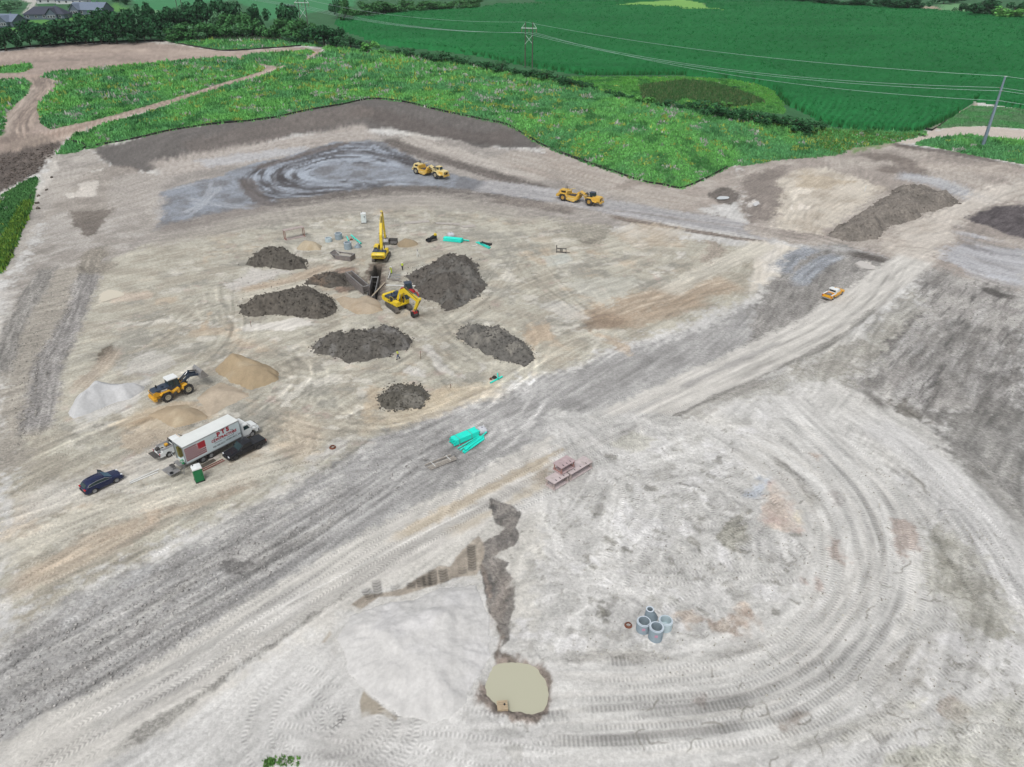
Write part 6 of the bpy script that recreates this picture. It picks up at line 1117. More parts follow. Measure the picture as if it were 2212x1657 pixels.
text_mesh('lettering', 'DEERE', 0.36, WTXT, eh, Matrix.Translation((-1.85, -0.93, 1.9)) @ Matrix.Rotation(math.pi/2, 4, 'X'), bold=0.01)
for y in (-0.98, 0.98): part('fender', AMB, o, ('prism', [(-1.0, 1.35), (0.35, 1.75), (0.4, 1.55), (0.3, 0.9), (0.0, 0.9), (0.05, 1.4), (-0.9, 1.2)], y-0.3, y+0.3)); part('rear_fender', AMB, o, ('prism', [(-2.7, 1.5), (-2.2, 1.85), (-1.1, 1.85), (-0.85, 1.6), (-0.9, 1.5), (-1.2, 1.72), (-2.2, 1.72), (-2.6, 1.42)], y-0.35, y+0.35))
part('cab_base', NAVY, o, ('box', (0.0, 0, 1.65), (1.7, 1.5, 0.5)), bevel=0.04)
cb = part('cab', GLS, o, ('prism', [(-0.85, 1.9), (0.75, 1.9), (0.85, 2.6), (0.6, 3.25), (-0.75, 3.25)], -0.7, 0.7, 0.03, 0.05)); part('cab_roof', WHT, cb, ('prism', [(-1.0, 3.26), (0.8, 3.26), (0.75, 3.42), (-0.95, 3.42)], -0.85, 0.85, 0.06, 0.12))
for x, x2 in ((-0.83, -0.75), (0.0, 0.0), (0.8, 0.6)):
    for y in (-0.71, 0.71): part('cab_pillar', BLK, cb, ('bar', (x, y, 1.9), (x2, y, 3.26), 0.09, 0.09))
part('front_frame', AMB, o, ('prism', [(0.5, 0.7), (2.1, 0.7), (2.1, 1.1), (1.6, 2.0), (1.0, 2.0), (0.6, 1.2)], -0.6, 0.6, 0.04, 0.06)); part('front_fender', AMB, o, ('prism', [(0.85, 1.2), (1.0, 1.75), (1.7, 1.9), (1.7, 1.8), (1.1, 1.65), (0.95, 1.1)], -1.4, -0.8), ('prism', [(0.85, 1.2), (1.0, 1.75), (1.7, 1.9), (1.7, 1.8), (1.1, 1.65), (0.95, 1.1)], 0.8, 1.4))
for y in (-0.5, 0.5): limb('lift_arm', NAVY, o, [(1.1, 1.9), (2.6, 2.75), (4.2, 2.3)], [0.16, 0.26, 0.16], y-0.09, y+0.09, 0.02); ram(o, (1.5, 1.0), (2.7, 2.5), y, 0.09)
part('bell_crank', NAVY, o, ('bar', (2.5, 0, 2.4), (2.9, 0, 3.4), 0.2, 0.3)); ram(o, (1.2, 2.1), (2.9, 3.35), 0, 0.09); part('tilt_link', DSTEEL, o, ('bar', (2.9, 0, 3.3), (4.1, 0, 2.9), 0.14, 0.16))
bk = MB(); bk.prism([(4.0, 1.9), (4.15, 2.9), (4.55, 3.3), (4.62, 3.22), (4.3, 2.8), (4.2, 2.05), (5.35, 1.95), (5.35, 1.85), (4.2, 1.85)], -1.4, 1.4)
for y in (-1.4, 1.34): bk.prism([(4.0, 1.88), (4.15, 2.9), (4.55, 3.28), (5.3, 1.9)], y-0.01, y+0.07)
bk.build('bucket', LSTEEL, o)
# scrapers
def scraper(label, ra, fb, cabm, body):
    hd = heading(ra, fb); lat = np.array([-math.sin(hd), math.cos(hd), 0]); wb = float(np.hypot(*(fb-ra)[:2])); k = 8.77; o = thing('motor_scraper', label, 'scraper', tuple(ra+lat*1.55), hd)
    sc = max(0.96, min(1.04, wb/k)); o.scale = (sc,)*3
    for x in (0, k):
        for y in (-1.4, 1.4): wheel(o, (x, y, 1.1), 1.1, 0.92, CATY if cabm is BLK else RIMC, 0, rr=0.5)
    # rear engine
    part('rear_housing', body, o, ('prism', [(-2.1, 1.4), (0.9, 1.4), (1.1, 2.4), (0.9, 3.3), (-1.4, 3.2), (-2.0, 2.4)], -0.95, 0.95, 0.06, 0.1)); part('rear_grille', BLK, o, ('box', (-0.2, -0.96, 2.65), (1.5, 0.06, 0.6)))
    for y in (-1.42, 1.42): part('rear_fender', body, o, ('prism', [(-1.5, 1.7), (-0.8, 2.35), (0.8, 2.35), (1.4, 1.5), (1.3, 1.4), (0.7, 2.2), (-0.75, 2.2), (-1.4, 1.6)], y-0.5, y+0.5))
    part('push_block', body, o, ('prism', [(-2.9, 0.9), (-1.9, 0.9), (-1.9, 1.8), (-2.5, 1.8), (-2.9, 1.4)], -0.7, 0.7))
    for q in (-0.25, 0.25): part('exhaust', BLK, o, ('tube', [(0.2+q, 0.35, 3.2), (0.2+q, 0.35, 4.2)], 0.09, 8), smooth=True)
    # bowl
    bw = MB(); side = [(1.1, 0.7), (2.0, 0.45), (3.6, 0.3), (4.4, 0.75), (4.9, 1.5), (4.7, 1.9), (1.4, 2.0), (1.2, 2.9), (0.9, 2.9)]
    for y in (-1.7, 1.55): bw.prism(side, y, y+0.15)
    bw.prism([(0.95, 0.7), (2.0, 0.4), (3.6, 0.28), (3.6, 0.4), (1.3, 0.8), (1.25, 2.9), (0.95, 2.9)], -1.56, 1.56); bo = bw.build('bowl', CATY, o)
    part('apron', CATY, o, ('prism', [(3.7, 0.45), (4.6, 0.8), (5.1, 1.7), (4.9, 2.0), (4.2, 1.9), (3.9, 1.0)], -1.5, 1.5)); part('side_rib', CATP, bo, ('box', (2.8, -1.73, 1.25), (2.4, 0.06, 0.18)), ('bar', (1.4, -1.73, 1.0), (4.2, -1.73, 0.65), 0.06, 0.14)); part('cutting_edge', LSTEEL, bo, ('prism', [(2.6, 0.22), (4.1, 0.22), (3.7, 0.42), (2.6, 0.4)], -1.66, 1.66))
    r = np.random.default_rng(int(abs(ra[0])*10)); gx, gy = np.meshgrid(np.linspace(1.3, 4.3, 16), np.linspace(-1.5, 1.5, 16)); zz = 1.55+0.55*np.exp(-((gx-2.6)/1.1)**2-(gy/1.1)**2)+0.12*r.normal(0, 1, gx.shape); i_ = np.arange(256).reshape(16, 16); tp = np.stack([gx, gy, zz], -1).reshape(-1, 3); Fq = np.stack([i_[:-1, :-1], i_[:-1, 1:], i_[1:, 1:], i_[1:, :-1]], -1).reshape(-1, 4)
    ld = link(bpy.data.objects.new('soil_load', npmesh('soil_load', tp, Fq, SOILM, np.repeat(C(82,76,74)[None], 256, 0)*r.uniform(0.8, 1.2, (256, 1)))), o)
    [part('ejector_arm', CATP, o, ('bar', (0.9, y, 3.1), (2.6, y, 3.55), 0.14, 0.14)) for y in (-1.3, 1.3)]
    # gooseneck
    limb('gooseneck', body, o, [(4.3, 2.5), (5.2, 3.0), (6.3, 2.6), (7.3, 1.7)], [0.35, 0.45, 0.4, 0.35], -0.55, 0.55, 0.08)
    for y in (-1.5, 1.5): limb('draft_arm', CATY, o, [(2.4, 1.3), (4.2, 1.6), (5.0, 2.4)], [0.14, 0.2, 0.3], y-0.14, y+0.14, 0.03); part('arm_tube', CATY, o, ('bar', (5.0, y, 2.4), (5.0, y*0.3, 2.5), 0.5, 0.5))
    ram(o, (5.0, 2.9), (7.4, 2.3), -0.7, 0.12); ram(o, (5.0, 2.9), (7.4, 2.3), 0.7, 0.12); part('hitch', DSTEEL, o, ('box', (7.3, 0, 1.5), (0.8, 1.1, 1.4)))
    for q in range(4): part('hose', BLK, o, ('tube', [(6.6, -0.5+q*0.3, 2.7), (7.2, -0.5+q*0.3, 3.2), (7.8, -0.5+q*0.3, 2.5)], 0.07, 6))
    # tractor
    part('tractor_frame', CATY, o, ('prism', [(7.7, 0.8), (11.5, 0.8), (11.7, 1.4), (11.5, 1.7), (7.7, 1.7)], -0.75, 0.75, 0.04, 0.08))
    for y in (-1.42, 1.42): part('front_fender', body, o, ('prism', [(k-1.5, 1.7), (k-0.8, 2.3), (k+0.7, 2.3), (k+1.4, 1.5), (k+2.2, 1.25), (k+2.2, 1.1), (k+1.2, 1.3), (k+0.6, 2.15), (k-0.75, 2.15), (k-1.4, 1.6)], y-0.5, y+0.5))
    hd_ = part('hood', body, o, ('prism', [(9.5, 1.2), (11.9, 1.2), (12.0, 2.2), (11.8, 2.45), (9.5, 2.55)], -1.15, 1.15, 0.08, 0.14)); part('grille', BLK, hd_, ('box', (12.0, 0, 1.75), (0.08, 1.5, 0.9))); part('side_door', CATY, hd_, ('box', (10.7, -1.16, 1.8), (1.7, 0.05, 0.8))); part('bumper', CATY, o, ('box', (12.2, 0, 1.0), (0.35, 2.6, 0.5)), bevel=0.05); part('bail', CATY, o, ('tube', [(12.2, -0.8, 1.1), (12.5, -0.8, 2.2), (12.5, 0.8, 2.2), (12.2, 0.8, 1.1)], 0.07, 8))
    cb = part('cab', cabm, o, ('prism', [(8.4, 1.7), (9.9, 1.7), (10.0, 2.7), (9.8, 3.5), (8.4, 3.5)], -0.75, 0.75, 0.04, 0.07)); part('cab_roof', NAVY if cabm is BLK else CATP, cb, ('box', (9.1, 0, 3.56), (1.7, 1.7, 0.1)))
    for y in (-0.76, 0.76): part('side_window', GLS, cb, ('box', (9.1, y, 3.0), (1.1, 0.03, 0.7)))
    part('windscreen', GLS, cb, ('bar', (10.02, 0, 2.65), (9.85, 0, 3.42), 1.3, 0.03)); part('step', LSTEEL, o, ('box', (k+1.5, -1.5, 0.5), (0.5, 0.3, 0.06)), ('box', (k+1.5, -1.5, 0.8), (0.5, 0.3, 0.06)))
    return o
scraper('pale yellow motor scraper with cream cab on the blue-grey mud', G1(*K(1600,600,240)([(600,895)])[0]), G1(*K(1600,600,240)([(1290,1080)])[0]), CATP, CATP)
scraper('amber motor scraper with black cab on the grey haul way', G1(*K(2200,720,240)([(470,780)])[0]), G1(*K(2200,720,240)([(1410,965)])[0]), BLK, CATY)
# mini loader
b = G1(*kv([(262,200)])[0]); o = thing('mini_loader', 'small black and yellow stand-on loader near the teal pipes', 'loader', tuple(b), math.radians(215))
for s in (-1, 1): crawler(o, 1.7, 0.5, 0.25, s*0.5)
part('body', BLK, o, ('prism', [(-0.9, 0.4), (0.7, 0.4), (0.7, 0.95), (-0.2, 1.3), (-0.9, 1.3)], -0.42, 0.42, 0.03, 0.05)); part('console', YEL, o, ('prism', [(-0.95, 1.3), (-0.4, 1.3), (-0.5, 1.75), (-0.9, 1.75)], -0.35, 0.35)); part('lift_arm', BLK, o, ('bar', (-0.5, -0.5, 1.2), (1.1, -0.5, 0.5), 0.1, 0.16), ('bar', (-0.5, 0.5, 1.2), (1.1, 0.5, 0.5), 0.1, 0.16)); part('bucket', BLK, o, ('prism', [(1.0, 0.1), (1.8, 0.1), (1.8, 0.16), (1.2, 0.25), (1.15, 0.8), (1.05, 0.85)], -0.75, 0.75), ('box', (1.35, -0.75, 0.35), (0.7, 0.05, 0.5)), ('box', (1.35, 0.75, 0.35), (0.7, 0.05, 0.5)))
# ================================================================== ROAD VEHICLES
def arch(x, r, z0, n=7): return [(x-r*math.cos(math.pi*i/(n-1)), z0+r*math.sin(math.pi*i/(n-1))) for i in range(n)]
def car_body(prof_top, wheels, r, zb, x0, x1):
    p = [(x0, zb)]
    for x in sorted(wheels): p += arch(x, r, zb)
    p += [(x1, zb)]; return p+prof_top
def pose(a, b, off):
    hd = heading(a, b); lat = np.array([-math.sin(hd), math.cos(hd), 0]); m = (a+b)/2; return m+lat*off, hd
def mirrors(o, x, y, z, m):
    for s in (-1, 1): part('mirror', m, o, ('box', (x, s*(y+0.12), z), (0.14, 0.24, 0.2)))
def pickup(label, a, b, flip, paint, kind, wb=3.65, L=5.9, W=2.02, roofpaint=None, big=0.0):
    c, hd = pose(a, b, (W/2-0.12)*(1 if not flip else -1))
    if flip: hd += math.pi
    o = thing('pickup_truck', label, 'pickup truck', tuple(c), hd); r = 0.40+big*0.5; f = wb/2; x1, x0 = f+0.95, -f-1.2
    roofpaint = roofpaint or paint; zb = 0.48+big
    prof = car_body([(x1+0.03, 0.75+big), (x1-0.05, 1.02+big), (f-0.3, 1.16+big), (0.75, 1.2+big), (x0, 1.2+big)], [f, -f], r*1.18, zb, x0, x1)
    bed_l = -0.95
    low = car_body([(x1+0.03, 0.75+big), (x1-0.06, 0.98+big), (f-0.3, 1.14+big), (0.9, 1.2+big), (bed_l, 1.2+big)], [f], r*1.18, zb, bed_l, x1)
    part('body', paint, o, ('prism', low, -W/2, W/2, 0.04, 0.1), smooth=True)
    for x in (f, -f):
        for s in (-1, 1): wheel(o, (x, s*(W/2-0.14), r), r, 0.27, RIMG if kind != 'black' else DSTEEL)
    part('hood', paint, o, ('prism', [(0.95, 1.17+big), (x1-0.1, 1.0+big), (x1-0.15, 1.05+big), (f-0.2, 1.2+big), (0.95, 1.25+big)], -W/2+0.18, W/2-0.18, 0.03, 0.08))
    # cabin
    zr = 1.92+big; cab = part('cab', roofpaint, o, ('prism', [(-1.0, 1.16+big), (1.08, 1.16+big), (0.42, zr-0.04), (0.22, zr), (-0.72, zr), (-0.9, zr-0.05)], -W/2+0.08, W/2-0.08, 0.11, 0.2), smooth=True)
    part('windscreen', GLS, cab, ('bar', (1.10, 0, 1.22+big), (0.46, 0, zr-0.07), W-0.46, 0.03)); part('rear_window', GLS, cab, ('box', (-0.96, 0, 1.55+big), (0.04, W-0.7, 0.36)))
    for s in (-1, 1):
        for x_, l_ in ((0.3, 0.62), (-0.45, 0.62)): part('side_window', GLS, cab, ('prism', [(x_-l_/2, 1.25+big), (x_+l_/2+(0.2 if x_ > 0 else 0), 1.25+big), (x_+l_/2-(0.1 if x_ > 0 else 0), zr-0.12), (x_-l_/2, zr-0.12)], s*(W/2-0.1)-0.012, s*(W/2-0.1)+0.012))
        part('door', paint, o, ('box', (0.0, s*(W/2+0.005), 0.85+big), (1.75, 0.025, 0.55)))
    mirrors(o, 0.85, W/2, 1.3+big, BLK if kind == 'black' else paint)
    # bed
    bd = MB(); bp = car_body([(bed_l-0.02, 1.2+big), (x0, 1.2+big)], [-f], r*1.18, zb, x0, bed_l-0.02)
    for s in (-1, 1): bd.prism(bp, s*(W/2)-(0.1 if s > 0 else 0), s*(W/2)+(0.1 if s < 0 else 0))
    bd.box(((x0+bed_l)/2, 0, 0.72+big), (bed_l-x0, W-0.2, 0.08)); bd.box((bed_l-0.06, 0, 0.95+big), (0.06, W-0.2, 0.48)); bed = bd.build('bed', paint, o)
    part('front_bumper', BLK if kind == 'black' else CHR, o, ('box', (x1+0.06, 0, 0.58+big), (0.16, W-0.1, 0.24)), bevel=0.04); part('grille', BLK, o, ('box', (x1+0.02, 0, 0.84+big), (0.06, W-0.75, 0.2))); part('rear_bumper', BLK if kind == 'black' else CHR, o, ('box', (x0-0.1, 0, 0.55+big), (0.16, W-0.1, 0.2)), bevel=0.03)
    for s in (-1, 1): part('headlight', LAMPW, o, ('box', (x1-0.02, s*(W/2-0.22), 0.9+big), (0.1, 0.34, 0.17))); part('tail_light', LAMPR, o, ('box', (x0-0.02, s*(W/2-0.08), 1.0+big), (0.05, 0.16, 0.34)))
    if kind == 'black':
        part('tailgate', paint, o, ('box', (x0+0.02, 0, 0.95+big), (0.06, W-0.2, 0.5))); t = part('bed_cover', BLK, bed, ('box', ((x0+bed_l)/2, 0, 1.23+big), (bed_l-x0, W-0.12, 0.05))); part('cover_seam', DSTEEL, bed, ('box', ((x0+bed_l)/2+0.3, 0, 1.262+big), (0.04, W-0.14, 0.012)))
    elif kind == 'survey':
        part('tailgate', paint, o, ('box', (x0+0.02, 0, 0.95+big), (0.06, W-0.2, 0.5))); t = part('bed_rack', DSTEEL, bed, ('tube', [(bed_l-0.1, -W/2+0.15, 1.25), (bed_l-0.15, -W/2+0.2, 1.75), (bed_l-0.15, W/2-0.2, 1.75), (bed_l-0.1, W/2-0.15, 1.25)], 0.05, 8)); part('tool_box', LSTEEL, bed, ('box', ((x0+bed_l)/2-0.2, 0.0, 1.1), (0.7, 0.9, 0.45)), bevel=0.03); part('bed_rail_cap', WHT, bed, ('box', ((x0+bed_l)/2, W/2-0.12, 1.22), (bed_l-x0, 0.3, 0.05)), ('box', ((x0+bed_l)/2, -W/2+0.12, 1.22), (bed_l-x0, 0.3, 0.05))); part('beacon', AMB, cab, ('lathe', [(0, zr), (0.09, zr), (0.07, zr+0.16), (0, zr+0.18)], 12)); part('running_board', LSTEEL, o, ('box', (0, -W/2-0.05, 0.42), (2.0, 0.14, 0.05)), ('box', (0, W/2+0.05, 0.42), (2.0, 0.14, 0.05)))
    elif kind == 'service':
        part('open_tailgate', DSTEEL, o, ('box', (x0-0.42, 0, 0.82+big), (0.75, W-0.15, 0.07)))
        for s in (-1, 1): q = part('side_tool_box', WHT, bed, ('box', ((x0+bed_l)/2+0.15, s*(W/2-0.22), 1.32+big), (1.7, 0.42, 0.3)), bevel=0.03); part('lid', LSTEEL, q, ('box', ((x0+bed_l)/2+0.15, s*(W/2-0.22), 1.485+big), (1.72, 0.44, 0.03)))
        part('fuel_tank', DSTEEL, bed, ('box', (bed_l-0.5, 0, 1.1+big), (0.6, 0.9, 0.6)), bevel=0.04); part('crate', AMB, bed, ('box', (bed_l-0.75, 0.1, 1.45+big), (0.4, 0.5, 0.25))); part('headache_rack', BLK, bed, ('tube', [(bed_l-0.05, -W/2+0.15, 1.2), (bed_l-0.05, -W/2+0.15, 1.98), (bed_l-0.05, W/2-0.15, 1.98), (bed_l-0.05, W/2-0.15, 1.2)], 0.05, 8), ('bar', (bed_l-0.05, -W/2+0.2, 1.6), (bed_l-0.05, W/2-0.2, 1.6), 0.04)); part('vice', LSTEEL, bed, ('box', (x0+0.15, -0.4, 1.15+big), (0.35, 0.3, 0.35))); part('hose_reel', DSTEEL, bed, ('lathe', [(0.08, -0.2), (0.32, -0.2), (0.32, 0.2), (0.08, 0.2)], 14, Matrix.Translation((x0+0.35, 0.35, 1.2+big)) @ Matrix.Rotation(math.pi/2, 4, 'X')))
        for k in range(5): part('marker_lamp', AMB, cab, ('box', (0.25, -0.6+k*0.3, zr+0.02), (0.12, 0.07, 0.04)))
    return o
BLACKP = mat('car_black', C(36,37,42), 0.22, 0.1, 0.03); NAVYP = mat('car_navy', C(36,46,82), 0.22, 0.2, 0.03); ORANGEP = mat('pickup_orange', C(242,178,44), 0.35, var=0.05, dirt=0.05)
kop = K(3230, 1100, 200)
# black pickup faces left: its wheels are given front then rear
a, b = G1(*kt([(2020,695)])[0]), G1(*kt([(1620,890)])[0]); hd = heading(a, b); lat = np.array([-math.sin(hd), math.cos(hd), 0]); m_ = (a+b)/2
o = pickup('black crew-cab pickup with covered bed parked along the box truck', a, b, False, BLACKP, 'black', 3.57, 5.6, 1.92)
o.location = tuple(m_-lat*0.85)
o = pickup('orange pickup with white cab on the dark gravel at right', G1(*kop([(1090,1128)])[0]), G1(*kop([(1520,885)])[0]), False, ORANGEP, 'survey', 3.7, 5.9, 2.0, WHT)
a = G1(*kt([(440,835)])[0]); hd = math.radians(50.5); dirv = np.array([math.cos(hd), math.sin(hd), 0]); 
o = pickup('white service pickup with tool boxes behind the box truck', a, a+dirv*4.1, False, WHT, 'service', 4.1, 6.4, 2.03, None, 0.06)
# navy estate car
A_, B_ = G1(*ks([(325,522)])[0]), G1(*ks([(665,358)])[0]); c, hd = pose(A_, B_, 0.85); W = 1.93
o = thing('parked_car', 'dark navy crossover car with its far front door open', 'car', tuple(c), hd); f = 1.44; r = 0.38
part('body', NAVYP, o, ('prism', car_body([(2.42, 0.62), (2.28, 0.86), (1.3, 1.06), (0.95, 1.1), (-2.3, 1.14), (-2.52, 0.95), (-2.55, 0.6)], [f, -f], r*1.14, 0.34, -2.5, 2.38), -W/2, W/2, 0.06, 0.12), smooth=True)
cab = part('greenhouse', NAVYP, o, ('prism', [(1.15, 1.06), (0.25, 1.62), (-0.3, 1.71), (-1.5, 1.66), (-2.05, 1.5), (-2.4, 1.12)], -W/2+0.1, W/2-0.1, 0.16, 0.2), smooth=True)
part('windscreen', mat('windscreen_blue', C(84,112,138), 0.1, var=0.04), cab, ('bar', (1.13, 0, 1.12), (0.3, 0, 1.63), W-0.55, 0.03)); part('rear_window', GLS, cab, ('bar', (-2.42, 0, 1.16), (-2.08, 0, 1.52), W-0.6, 0.03))
for s in (-1, 1):
    y = s*(W/2-0.1); part('side_window', GLS, cab, ('prism', [(0.85, 1.12), (0.2, 1.55), (-0.9, 1.6), (-1.75, 1.5), (-2.0, 1.2), (-1.9, 1.14)], y-0.012, y+0.012)); part('chrome_trim', CHR, cab, ('tube', [(0.95, y*1.01, 1.1), (0.22, y*1.01, 1.57), (-0.9, y*1.01, 1.63), (-1.8, y*1.01, 1.52), (-2.08, y*1.01, 1.2), (0.95, y*1.01, 1.09)], 0.022, 6))
    part('headlight', LAMPW, o, ('box', (2.22, s*(W/2-0.25), 0.82), (0.34, 0.3, 0.13))); part('tail_light', LAMPR, o, ('box', (-2.44, s*(W/2-0.22), 0.98), (0.22, 0.42, 0.16)))
    for x in (f, -f): wheel(o, (x, s*(W/2-0.12), r), r, 0.25, RIMG, rr=0.66)
mirrors(o, 0.75, W/2, 1.15, NAVYP); part('front_bumper', BLK, o, ('box', (2.42, 0, 0.45), (0.12, W-0.3, 0.2)), bevel=0.03); part('rear_bumper', BLK, o, ('box', (-2.56, 0, 0.5), (0.1, W-0.2, 0.25)), bevel=0.03); part('roof_rail', BLK, cab, ('tube', [(0.0, W/2-0.32, 1.72), (-1.4, W/2-0.32, 1.7)], 0.025, 6), ('tube', [(0.0, -W/2+0.32, 1.72), (-1.4, -W/2+0.32, 1.7)], 0.025, 6))
dr = MB(); dr.box((-0.52, 0.0, 0.72), (1.05, 0.1, 0.6)); dr.prism([(-1.0, 1.03), (-0.1, 1.03), (-0.35, 1.5), (-0.95, 1.52)], -0.03, 0.03); d_ = dr.build('open_door', NAVYP, o, loc=(0.8, W/2, 0)); d_.rotation_euler = (0, 0, math.radians(-62)); part('door_trim', mat('trim_beige', C(150,144,132), 0.7), d_, ('box', (-0.52, -0.07, 0.72), (0.9, 0.04, 0.45))); part('side_window', GLS, d_, ('prism', [(-0.92, 1.1), (-0.25, 1.1), (-0.4, 1.44), (-0.9, 1.46)], -0.04, 0.04))
# box truck
hd = math.radians(51.5); rb = G(kt([(745,975)]), 1.0)[0]; L, W = 8.55, 2.6; dirv = np.array([math.cos(hd), math.sin(hd), 0]); lat = np.array([-math.sin(hd), math.cos(hd), 0])
o = thing('box_truck', 'long white box truck with red contractor lettering and striped flag', 'truck', tuple(rb*np.array([1, 1, 0])+lat*W/2), hd)
BOXW = mat('box_white', C(212,226,230), 0.4, var=0.03, scale=1.0); ALU = mat('aluminium_rail', C(168,172,176), 0.4, 0.6, 0.06); z0, z1 = 1.02, 3.85
bx = MB()
for s in (-1, 1): bx.box((L/2, s*(W/2-0.03), (z0+z1)/2), (L, 0.06, z1-z0))
bx.box((L-0.03, 0, (z0+z1)/2), (0.06, W-0.12, z1-z0)); bx.box((L/2, 0, z0+0.05), (L-0.1, W-0.13, 0.1)); body = bx.build('cargo_box', BOXW, o)
part('roof_panel', mat('roof_white', C(228,232,230), 0.5, var=0.05, scale=0.7), body, ('box', (L/2, 0, z1+0.03), (L, W, 0.06)))
for s in (-1, 1): part('top_rail', ALU, body, ('box', (L/2, s*(W/2+0.01), z1-0.05), (L+0.02, 0.04, 0.12))); part('bottom_rail', ALU, body, ('box', (L/2, s*(W/2+0.01), z0+0.05), (L+0.02, 0.04, 0.12))); part('front_corner_post', ALU, body, ('box', (L+0.02, s*(W/2+0.005), (z0+z1)/2), (0.08, 0.06, z1-z0)))
part('rear_frame', ALU, body, ('box', (-0.03, W/2-0.05, (z0+z1)/2), (0.08, 0.12, z1-z0)), ('box', (-0.03, -W/2+0.05, (z0+z1)/2), (0.08, 0.12, z1-z0)), ('box', (-0.03, 0, z1-0.05), (0.08, W-0.2, 0.14)))
part('shelf_unit', mat('shelf_olive', C(120,112,52), 0.7), o, ('box', (1.0, W/2-0.35, 2.0), (1.6, 0.5, 1.6))); part('shelf_unit', DSTEEL, o, ('box', (3.4, W/2-0.35, 2.0), (2.6, 0.5, 1.7)))
R_ = Matrix.Rotation(math.pi/2, 4, 'X'); ys = -W/2-0.006
def side_text(s, x, z, size, m, shear=0.0, tilt=0.0, bold=0.0): return text_mesh('lettering', s, size, m, body, Matrix.Translation((x, ys, z)) @ R_ @ Matrix.Rotation(tilt, 4, 'Z'), shear, 0.003, bold)
for t_, x, z in (('P', 5.25, 2.92), ('T', 6.0, 3.06), ('S', 6.72, 3.08)): side_text(t_, x, z, 0.92, RTXT, 0.0, 0.0, 0.06)
side_text('CONTRACTORS', 6.0, 2.4, 0.53, RTXT, 0.1, 0.0, 0.03); side_text('INC', 6.0, 2.06, 0.2, BTXT, 0.3); side_text('920-468-5217', 5.05, 1.5, 0.34, BTXT, 0, 0, 0.006); side_text('GREEN BAY, WI', 7.3, 1.62, 0.34, BTXT, 0, 0, 0.004)
lg = MB()
for p, q in (((4.5, 2.12), (5.6, 2.12)), ((6.4, 2.12), (7.45, 2.12)), ((4.5, 2.12), (4.5, 2.95)), ((7.45, 2.12), (7.45, 2.95)), ((4.5, 2.95), (4.95, 3.08)), ((7.45, 2.95), (7.1, 3.08))): lg.bar((p[0], ys, p[1]), (q[0], ys, q[1]), 0.008, 0.05)
lg.build('logo_frame', BTXT, body)
fl = MB()
for i in range(7):
    x1 = 3.15 if i > 3 else 1.95; z = 3.38-i*0.30; fl.box(((0.12+x1)/2, ys+0.002, z), (x1-0.12, 0.01, 0.21))
fl.build('flag_stripes', mat('decal_maroon', C(122,34,52), 0.55, var=0.15, scale=6), body); part('flag_canton', RTXT, body, ('box', (2.6, ys+0.001, 2.92), (1.15, 0.012, 1.06))); part('flag_field', WTXT, body, ('box', (1.65, ys+0.0045, 2.42), (3.1, 0.006, 2.1)))
# lower tail of the flag is swept up towards the front
part('chassis', BLK, o, ('box', (L/2+1.2, 0, 0.78), (L+2.4, 0.9, 0.3))); part('side_skirt', DSTEEL, o, ('box', (5.2, -W/2+0.3, 0.72), (2.2, 0.4, 0.5)), ('box', (5.2, W/2-0.3, 0.72), (2.2, 0.4, 0.5)))
for x in (2.35, 3.6):
    for s in (-1, 1): wheel(o, (x, s*(W/2-0.28), 0.5), 0.5, 0.5, RIMG)
for s in (-1, 1): wheel(o, (L+1.75, s*1.02, 0.5), 0.5, 0.3, RIMG); part('mud_flap', BLK, o, ('box', (1.6, s*(W/2-0.3), 0.55), (0.03, 0.55, 0.6)))
xc = L+0.25; cb = part('cab', WHT, o, ('prism', [(xc, 0.75), (xc+1.55, 0.75), (xc+1.65, 1.75), (xc+1.1, 2.62), (xc+0.1, 2.72), (xc, 2.6)], -1.15, 1.15, 0.08, 0.16), smooth=True); part('windscreen', GLS, cb, ('bar', (xc+1.66, 0, 1.78), (xc+1.14, 0, 2.58), 1.9, 0.03))
for s in (-1, 1): part('door_window', GLS, cb, ('prism', [(xc+0.35, 1.75), (xc+1.3, 1.75), (xc+1.0, 2.4), (xc+0.35, 2.4)], s*1.15-0.012, s*1.15+0.012)); part('door', WHT, cb, ('box', (xc+0.8, s*1.155, 1.25), (1.0, 0.02, 0.95))); part('step', LSTEEL, o, ('box', (xc+0.8, s*1.1, 0.5), (0.9, 0.2, 0.06))); part('fuel_tank', ALU, o, ('tube', [(xc-0.2, s*0.85, 0.6), (xc+1.1, s*0.85, 0.6)], 0.3, 12), smooth=True)
hd_ = part('hood', WHT, o, ('prism', [(xc+1.55, 0.95), (xc+2.8, 0.85), (xc+2.85, 1.25), (xc+2.65, 1.58), (xc+1.55, 1.78)], -0.82, 0.82, 0.06, 0.14), smooth=True)
for s in (-1, 1): part('front_fender', WHT, o, ('prism', arch(L+1.75, 0.62, 0.62, 9)+[(L+2.75, 0.62), (L+2.8, 1.0), (L+2.5, 1.32), (L+1.75, 1.42), (L+1.1, 1.35), (L+1.0, 1.0)], s*0.98-0.2, s*0.98+0.2))
part('grille', BLK, hd_, ('box', (xc+2.86, 0, 1.1), (0.05, 0.9, 0.55))); part('front_bumper', CHR, o, ('box', (xc+2.85, 0, 0.58), (0.2, 2.3, 0.3)), bevel=0.04)
for s in (-1, 1): part('headlight', LAMPW, hd_, ('box', (xc+2.72, s*0.85, 1.05), (0.22, 0.34, 0.3)))
mirrors(o, xc+1.5, 1.2, 1.95, WHT)
for k in range(5): part('marker_lamp', AMB, cb, ('box', (xc+0.75, -0.7+k*0.35, 2.68), (0.1, 0.1, 0.06)))
part('wind_visor', WHT, cb, ('prism', [(xc, 2.66), (xc+0.9, 2.66), (xc+0.2, 3.0), (xc, 3.0)], -0.95, 0.95, 0.05, 0.1))
